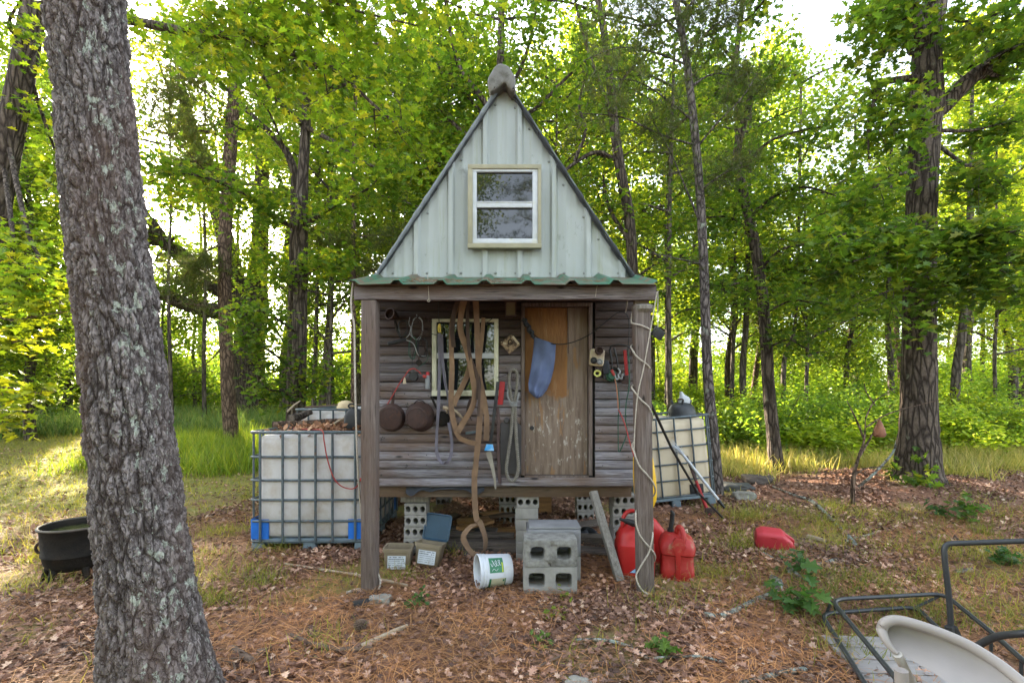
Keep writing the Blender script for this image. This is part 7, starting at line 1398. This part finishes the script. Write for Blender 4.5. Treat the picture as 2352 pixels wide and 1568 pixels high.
    mb = MB(); mb.loft([(0, 0, 0, .012, .03, 4), (.002, 0, 0, .011, .029, 4)], 18, M @ T_((-.06, -.0985, -.02)) @ RX(90) @ RZ(0)); mb.build('grip_slot', MT['redbar'], t)
    # stones, pine cone, box
    def rock(px, py, s, lab, mat='stone', sq=.6, seed=1, flat=False):
        c = G(px, py); b = bmesh.new(); bmesh.ops.create_icosphere(b, subdivisions=4, radius=1); 
        for v in b.verts:
            n_ = noise.fractal(v.co*1.3+Vector((seed*7, 0, 0)), 1, 2, 4); v.co = Vector((max(-.8, min(.8, v.co.x)), max(-.75, min(.75, v.co.y)), max(-.6, min(.62, v.co.z))))*(1+.28*n_); v.co = Vector((v.co.x*s[0], v.co.y*s[1], v.co.z*s[2]))
        me = bpy.data.meshes.new('stone'); b.to_mesh(me); b.free(); me.materials.append(MT[mat]); me.polygons.foreach_set('use_smooth', [True]*len(me.polygons)); o = bpy.data.objects.new('stone', me); C.objects.link(o); o.location = c+Vector((0, s[1]*.5, s[2]*.25)); tag(o, lab, 'stone')
    rock(1712, 1152, (.15, .12, .13), 'lichen covered grey stone near the slender right pine', seed=2); rock(1692, 1128, (.30, .2, .10), 'flat grey slab stone behind the lichen covered one', 'slate', seed=3); rock(1745, 1112, (.24, .2, .13), 'brown stone against the crooked oak foot', 'oldplank', seed=4)
    rock(870, 1388, (.09, .06, .04), 'small grey green stone at the left post foot', seed=5); rock(305, 1560, (.09, .07, .05), 'rounded brown stone at the very bottom left', 'stone', seed=6); rock(1330, 1590, (.08, .07, .03), 'half buried brown stone at the bottom centre', seed=7)
    c = G(830, 1393); mb = MB(); mb.box((0, 0, .02), (.10, .07, .04)); M = T_(c) @ RZ(28) @ RX(-8); mb.v = [tuple(M @ Vector(v)) for v in mb.v]; one(mb, 'black_case', MT['rubber'], 'small black plastic case on the leaves by the left post', 'case', bevel=.006)
    c = G(828, 1456); mb = MB(); q2 = random.Random(2)
    for k in range(90):
        a = 2.4*k; h = k/90; r_ = .030*math.sin(math.pi*(.12+.85*h))**.7; d = Vector((math.cos(a), math.sin(a), .45)).normalized(); p = c+Vector((math.cos(a)*r_*.5, math.sin(a)*r_*.5, .006+.062*h)); mb.beam(p, p+d*r_*.9, .012, .004, Vector((-math.sin(a), math.cos(a), 0)))
    one(mb, 'pine_cone', MT['stick'], 'small dark open pine cone lying in the leaf litter', 'pine cone')
    def branch(pts, r0, r1, mat, lab, lift=.012, wob=.12, name='fallen_branch'):
        mb = MB(); p = [G(*a)+Vector((0, 0, lift+(a[0] % 7)*.002)) for a in pts]; mb.tube(spline(p, 5), [r0, r1], 8, wob=wob); return one(mb, name, MT[mat], lab, 'branch', loc=p[0])
    branch([(1616, 1424), (1659, 1418), (1745, 1386), (1781, 1366), (1790, 1345), (1775, 1335)], .014, .028, 'lichenstick', 'lichen crusted broken branch beside the oak seedling')
    branch([(1813, 1312), (1842, 1342)], .03, .022, 'lichenstick', 'short thick lichen covered branch piece behind the seedling')
    branch([(1771, 1119), (1822, 1140), (1867, 1157), (1911, 1198), (1955, 1245), (1965, 1262)], .016, .022, 'lichenstick', 'long pale fallen branch on the leaves between stones and chair frame')
    branch([(1322, 1488), (1375, 1484), (1430, 1486), (1466, 1508), (1494, 1522), (1560, 1528), (1609, 1529), (1663, 1540)], .010, .006, 'lichenstick', 'long thin grey stick across the centre foreground')
    branch([(1450, 1486), (1456, 1520), (1462, 1560)], .006, .003, 'stick', 'thin dark twig crossing the long grey stick')
    branch([(655, 1302), (757, 1319), (823, 1329), (880, 1340), (935, 1352)], .010, .012, 'stickpale', 'pale straight pole lying before the left water tank')
    branch([(664, 1467), (718, 1490), (776, 1502), (855, 1504)], .012, .013, 'stick', 'dark stick at the bottom left of the clearing')
    branch([(828, 1496), (893, 1472), (935, 1445)], .016, .012, 'stickpale', 'pale barkless stick right of the dark one in the left foreground')
    branch([(535, 1505), (580, 1530)], .02, .016, 'stick', 'thick brown stick near the pine foot'); branch([(590, 1515), (624, 1498)], .018, .014, 'stick', 'stubby brown stick nearest the foreground pine')
    branch([(1857, 1238), (1895, 1250)], .03, .022, 'stickpale', 'short pale chunk of wood beside the lying fuel can'); branch([(1752, 1275), (1790, 1297)], .016, .01, 'lichenstick', 'short lichen stick under the lying fuel can'); branch([(1940, 1250), (2005, 1232)], .022, .012, 'lichenstick', 'lichen branch end on the slope above the chair frame'); branch([(1876, 1300), (1925, 1290)], .02, .015, 'lichenstick', 'mossy stick fragment above the chair frame'); branch([(2195, 1320), (2232, 1316)], .02, .018, 'lichenstick', 'grey stick piece seen right of the chair upright')
    branch([(1700, 1590), (1790, 1565), (1850, 1556)], .013, .012, 'lichenstick', 'grey stick at the bottom right of the centre'); branch([(1210, 1568), (1240, 1545), (1290, 1520)], .008, .005, 'stick', 'thin twig at the bottom centre')
    c = Vector(((-12-CX)/F*16, 16, 0)); c.z = g(c.x, c.y)-.1; t = thing('storage_tank', 'large grey domed storage tank in the woods at the far left edge', 'tank', c)
    mb = MB(); mb.lathe([(1.12, 0), (1.14, .05), (1.14, 1.55), (1.10, 1.62)], 48, T_(c)); mb.build('tank_wall', plain('tank_wall_paint', (.13, .15, .13), (.09, .105, .09), 3), t); mb = MB(); mb.lathe([(1.16, 1.60), (1.17, 1.66), (1.1, 1.80), (.8, 1.96), (.4, 2.05), (.001, 2.08)], 48, T_(c)); mb.build('tank_dome', plain('tank_dome_paint', (.30, .30, .25), (.22, .225, .19), 3), t)
ground_things()
# ---- chairs at the lower right
def chairs():
    D5 = lambda x, y: (1837.5+.2676*x, 1148.4+.2676*y)
    up = lambda x, y, z: (lambda px, py: Vector(((px-CX)/F*((CH-z)*F/(py-HY)), (CH-z)*F/(py-HY), z)))(*D5(x, y))      # point at height z
    t = thing('chair_frame', 'bare black tubular metal chair frame without fabric at the lower right', 'chair', up(1300, 1180, .03)); r = .0125
    z1, z2 = .13, .05
    def fil(pts, k=.06):                                 # rounded corners
        out = [pts[0]]
        for a, b, c in zip(pts, pts[1:], pts[2:]):
            u, v = (a-b), (c-b); e = min(k, u.length*.45, v.length*.45); p, q = b+u.normalized()*e, b+v.normalized()*e
            out += [p.lerp(b, s).lerp(b.lerp(q, s), s) for s in (0, .25, .5, .75, 1)]
        return out+[pts[-1]]
    mb = MB(); mb.tube(fil([up(900, 1620, z1), up(265, 850, z1), up(1235, 800, z1), up(1660, 1145, z1), up(2050, 1490, z1)], .10), r, 10); mb.build('seat_frame', MT['black'], t)
    mb = MB(); mb.tube(fil([up(640, 1700, z2), up(180, 970, z2), up(1000, 915, z2), up(1280, 1190, z2), up(1500, 1420, z2), up(1750, 1660, z2)], .09), r, 10); mb.build('leg_frame', MT['black'], t)
    base = up(1300, 1190, z1); Yb = base.y; pt = lambda x, y, Y: P(*D5(x, y), Y)
    mb = MB(); mb.tube(fil([base, pt(1285, 880, Yb+.005), pt(1240, 500, Yb+.02), pt(1235, 372, Yb+.03), pt(1420, 366, Yb), pt(1923, 350, Yb-.12), pt(2300, 338, Yb-.2)], .09), r+.001, 10); mb.build('back_frame', MT['black'], t)
    mb = MB(); mb.tube(fil([pt(1450, 1300, Yb-.35), pt(1560, 1225, Yb-.38), pt(1690, 1160, Yb-.45), pt(1923, 1140, Yb-.55), pt(2200, 1125, Yb-.62)], .12), r+.002, 10); mb.build('armrest', MT['black'], t)
    mb = MB(); mb.tube([pt(1275, 1080, Yb-.012), pt(1300, 1215, Yb-.012)], .018, 10); mb.box(tuple(pt(1345, 1150, Yb+.01)), (.03, .02, .09), Matrix.Rotation(R(-25), 3, 'Y')); mb.build('hinge', MT['rubber'], t, bevel=.003)
    for a, b in ((up(1230, 806, z1), up(985, 921, z2)), (up(270, 860, z1), up(230, 962, z2))): mb = MB(); mb.tube([a, b], .008, 8); mb.build('brace', MT['black'], t)
    for x, y, z in ((300, 845, z1), (1640, 1130, z1), (1900, 1360, z1), (820, 1500, z1), (600, 1640, z2)): q = up(x, y, z); mb = MB(); mb.tube([q, Vector((q.x, q.y, g(q.x, q.y)-.02))], .008, 8); mb.build('foot', MT['black'], t)
    # white folding chair, back panel seen from behind
    t = thing('folding_chair', 'off white plastic folding chair with a curved back in the lower right corner', 'chair', Vector((1.1, 1.15, g(1.1, 1.15))))
    Tp = [(700, 1115, 1.34), (720, 1060, 1.335), (780, 1030, 1.33), (860, 1030, 1.325), (1000, 1065, 1.31), (1200, 1135, 1.29), (1450, 1245, 1.26), (1700, 1400, 1.22), (1900, 1560, 1.18), (2100, 1740, 1.14)]
    Bt = [(705, 1130, 1.33), (735, 1200, 1.315), (790, 1275, 1.30), (840, 1315, 1.29), (960, 1375, 1.27), (1120, 1460, 1.24), (1290, 1575, 1.20), (1480, 1690, 1.17), (1650, 1790, 1.13), (1850, 1900, 1.09)]
    sT, sB = spline([A5(*p) for p in Tp], 5), spline([A5(*p) for p in Bt], 5); m = len(sT)-1
    def pan(u, v, o=0):
        k = min(int(u*m), m-1); f = u*m-k; a = sT[k].lerp(sT[k+1], f); b = sB[k].lerp(sB[k+1], f); p = a.lerp(b, v); return p+Vector((.3, 1, .1)).normalized()*(.05*math.sin(math.pi*v)*min(1, u*4)+o)
    mb = MB(); mb.grid(lambda u, v: pan(u, v), 40, 14); mb.grid(lambda u, v: pan(u, v, .006), 40, 14); mb.build('back_panel', MT['chairwhite'], t)
    mb = MB(); mb.tube([p for p in sT[4:]], .0135, 12); mb.build('top_rim', MT['chairwhite'], t)
    mb = MB(); mb.tube(sT[:5][::-1]+sB[:16], [.0135]*5+[.0125-.0005*i for i in range(16)], 12); mb.build('side_rim', MT['chairwhite'], t)
    def leg_(a, b, r, m): k = (a.z-g(b.x, b.y)+.01)/(a.z-b.z); mb = MB(); mb.tube([a, a+(b-a)*k], r, 12); mb.build('leg', MT[m], t)
    leg_(A5(835, 1320, 1.29), A5(1000, 1640, 1.31), .0115, 'chairtube'); leg_(A5(868, 1455, 1.25), A5(878, 1640, 1.25), .0155, 'chairwhite')
    ce = Vector((1.02, 1.02, .43)); mb = MB(); mb.loft([(-.012, 0, 0, .18, .17, 4), (0, 0, 0, .19, .18, 4), (.014, 0, 0, .185, .175, 4)], 36, T_(ce) @ RZ(-40)); mb.build('seat', MT['chairwhite'], t)
    M9 = T_(ce) @ RZ(-40)
    for sx in (-1, 1): leg_(M9 @ Vector((sx*.17, -.14, 0)), M9 @ Vector((sx*.18, -.18, -.2)), .0115, 'chairtube')
    leg_(M9 @ Vector((.18, .14, .2)), M9 @ Vector((.18, .10, 0)), .0115, 'chairtube')
    c = G(2075, 1540); mb = MB()
    for k in range(4): mb.box((c.x+.02*k, c.y-.18+.125*k, g(c.x, c.y)+.03), (.62, .118, .022), Matrix.Rotation(R(-4), 3, 'Z'))
    one(mb, 'plank_mat', MT['greyboard'], 'grey slatted wooden mat on the ground under the chairs', 'mat', bevel=.004)
chairs()
# ================================================================== light, sky, camera
el, az = R(20), math.atan2(-.728, 1.0)              # the sun stands low behind the left woods
sd = Vector((math.sin(az)*math.cos(el), math.cos(az)*math.cos(el), math.sin(el)))
sl = bpy.data.lights.new('sun', 'SUN'); sl.energy = SUN_E; sl.angle = R(.6); sl.color = (1, .86, .66)
so = bpy.data.objects.new('sun', sl); C.objects.link(so); so.rotation_euler = sd.to_track_quat('Z', 'Y').to_euler()
w = bpy.data.worlds.new('World'); bpy.context.scene.world = w; w.use_nodes = True; nt = w.node_tree
bg = nt.nodes['Background']; sk = nt.nodes.new('ShaderNodeTexSky'); sk.sky_type = 'NISHITA'; sk.sun_disc = False
sk.sun_elevation = el; sk.sun_rotation = az; sk.dust_density = 1.6; sk.air_density = 1.0
hs = nt.nodes.new('ShaderNodeHueSaturation'); hs.inputs['Saturation'].default_value = .45; nt.links.new(sk.outputs[0], hs.inputs['Color']); nt.links.new(hs.outputs[0], bg.inputs[0]); bg.inputs[1].default_value = SKY_E
cam = bpy.data.cameras.new('camera'); co = bpy.data.objects.new('camera', cam); C.objects.link(co); bpy.context.scene.camera = co
co.location = (0, 0, CH); co.rotation_euler = (R(90), 0, 0)
cam.sensor_width = 36; cam.lens = 36*F/2352; cam.shift_y = (784-HY)/2352*-1; cam.clip_start = .05; cam.clip_end = 500
sc = bpy.context.scene; sc.view_settings.view_transform = 'Standard'; sc.view_settings.look = 'None'; sc.view_settings.exposure = EXPO; sc.view_settings.gamma = 1
sc.render.resolution_x, sc.render.resolution_y = 1024, 682
sc.cycles.max_bounces = 7; sc.cycles.diffuse_bounces = 4; sc.cycles.transmission_bounces = 4; sc.cycles.glossy_bounces = 3; sc.cycles.transparent_max_bounces = 4
sc.cycles.sample_clamp_indirect = 6; sc.cycles.use_denoising = DEN
bpy.context.view_layer.update()
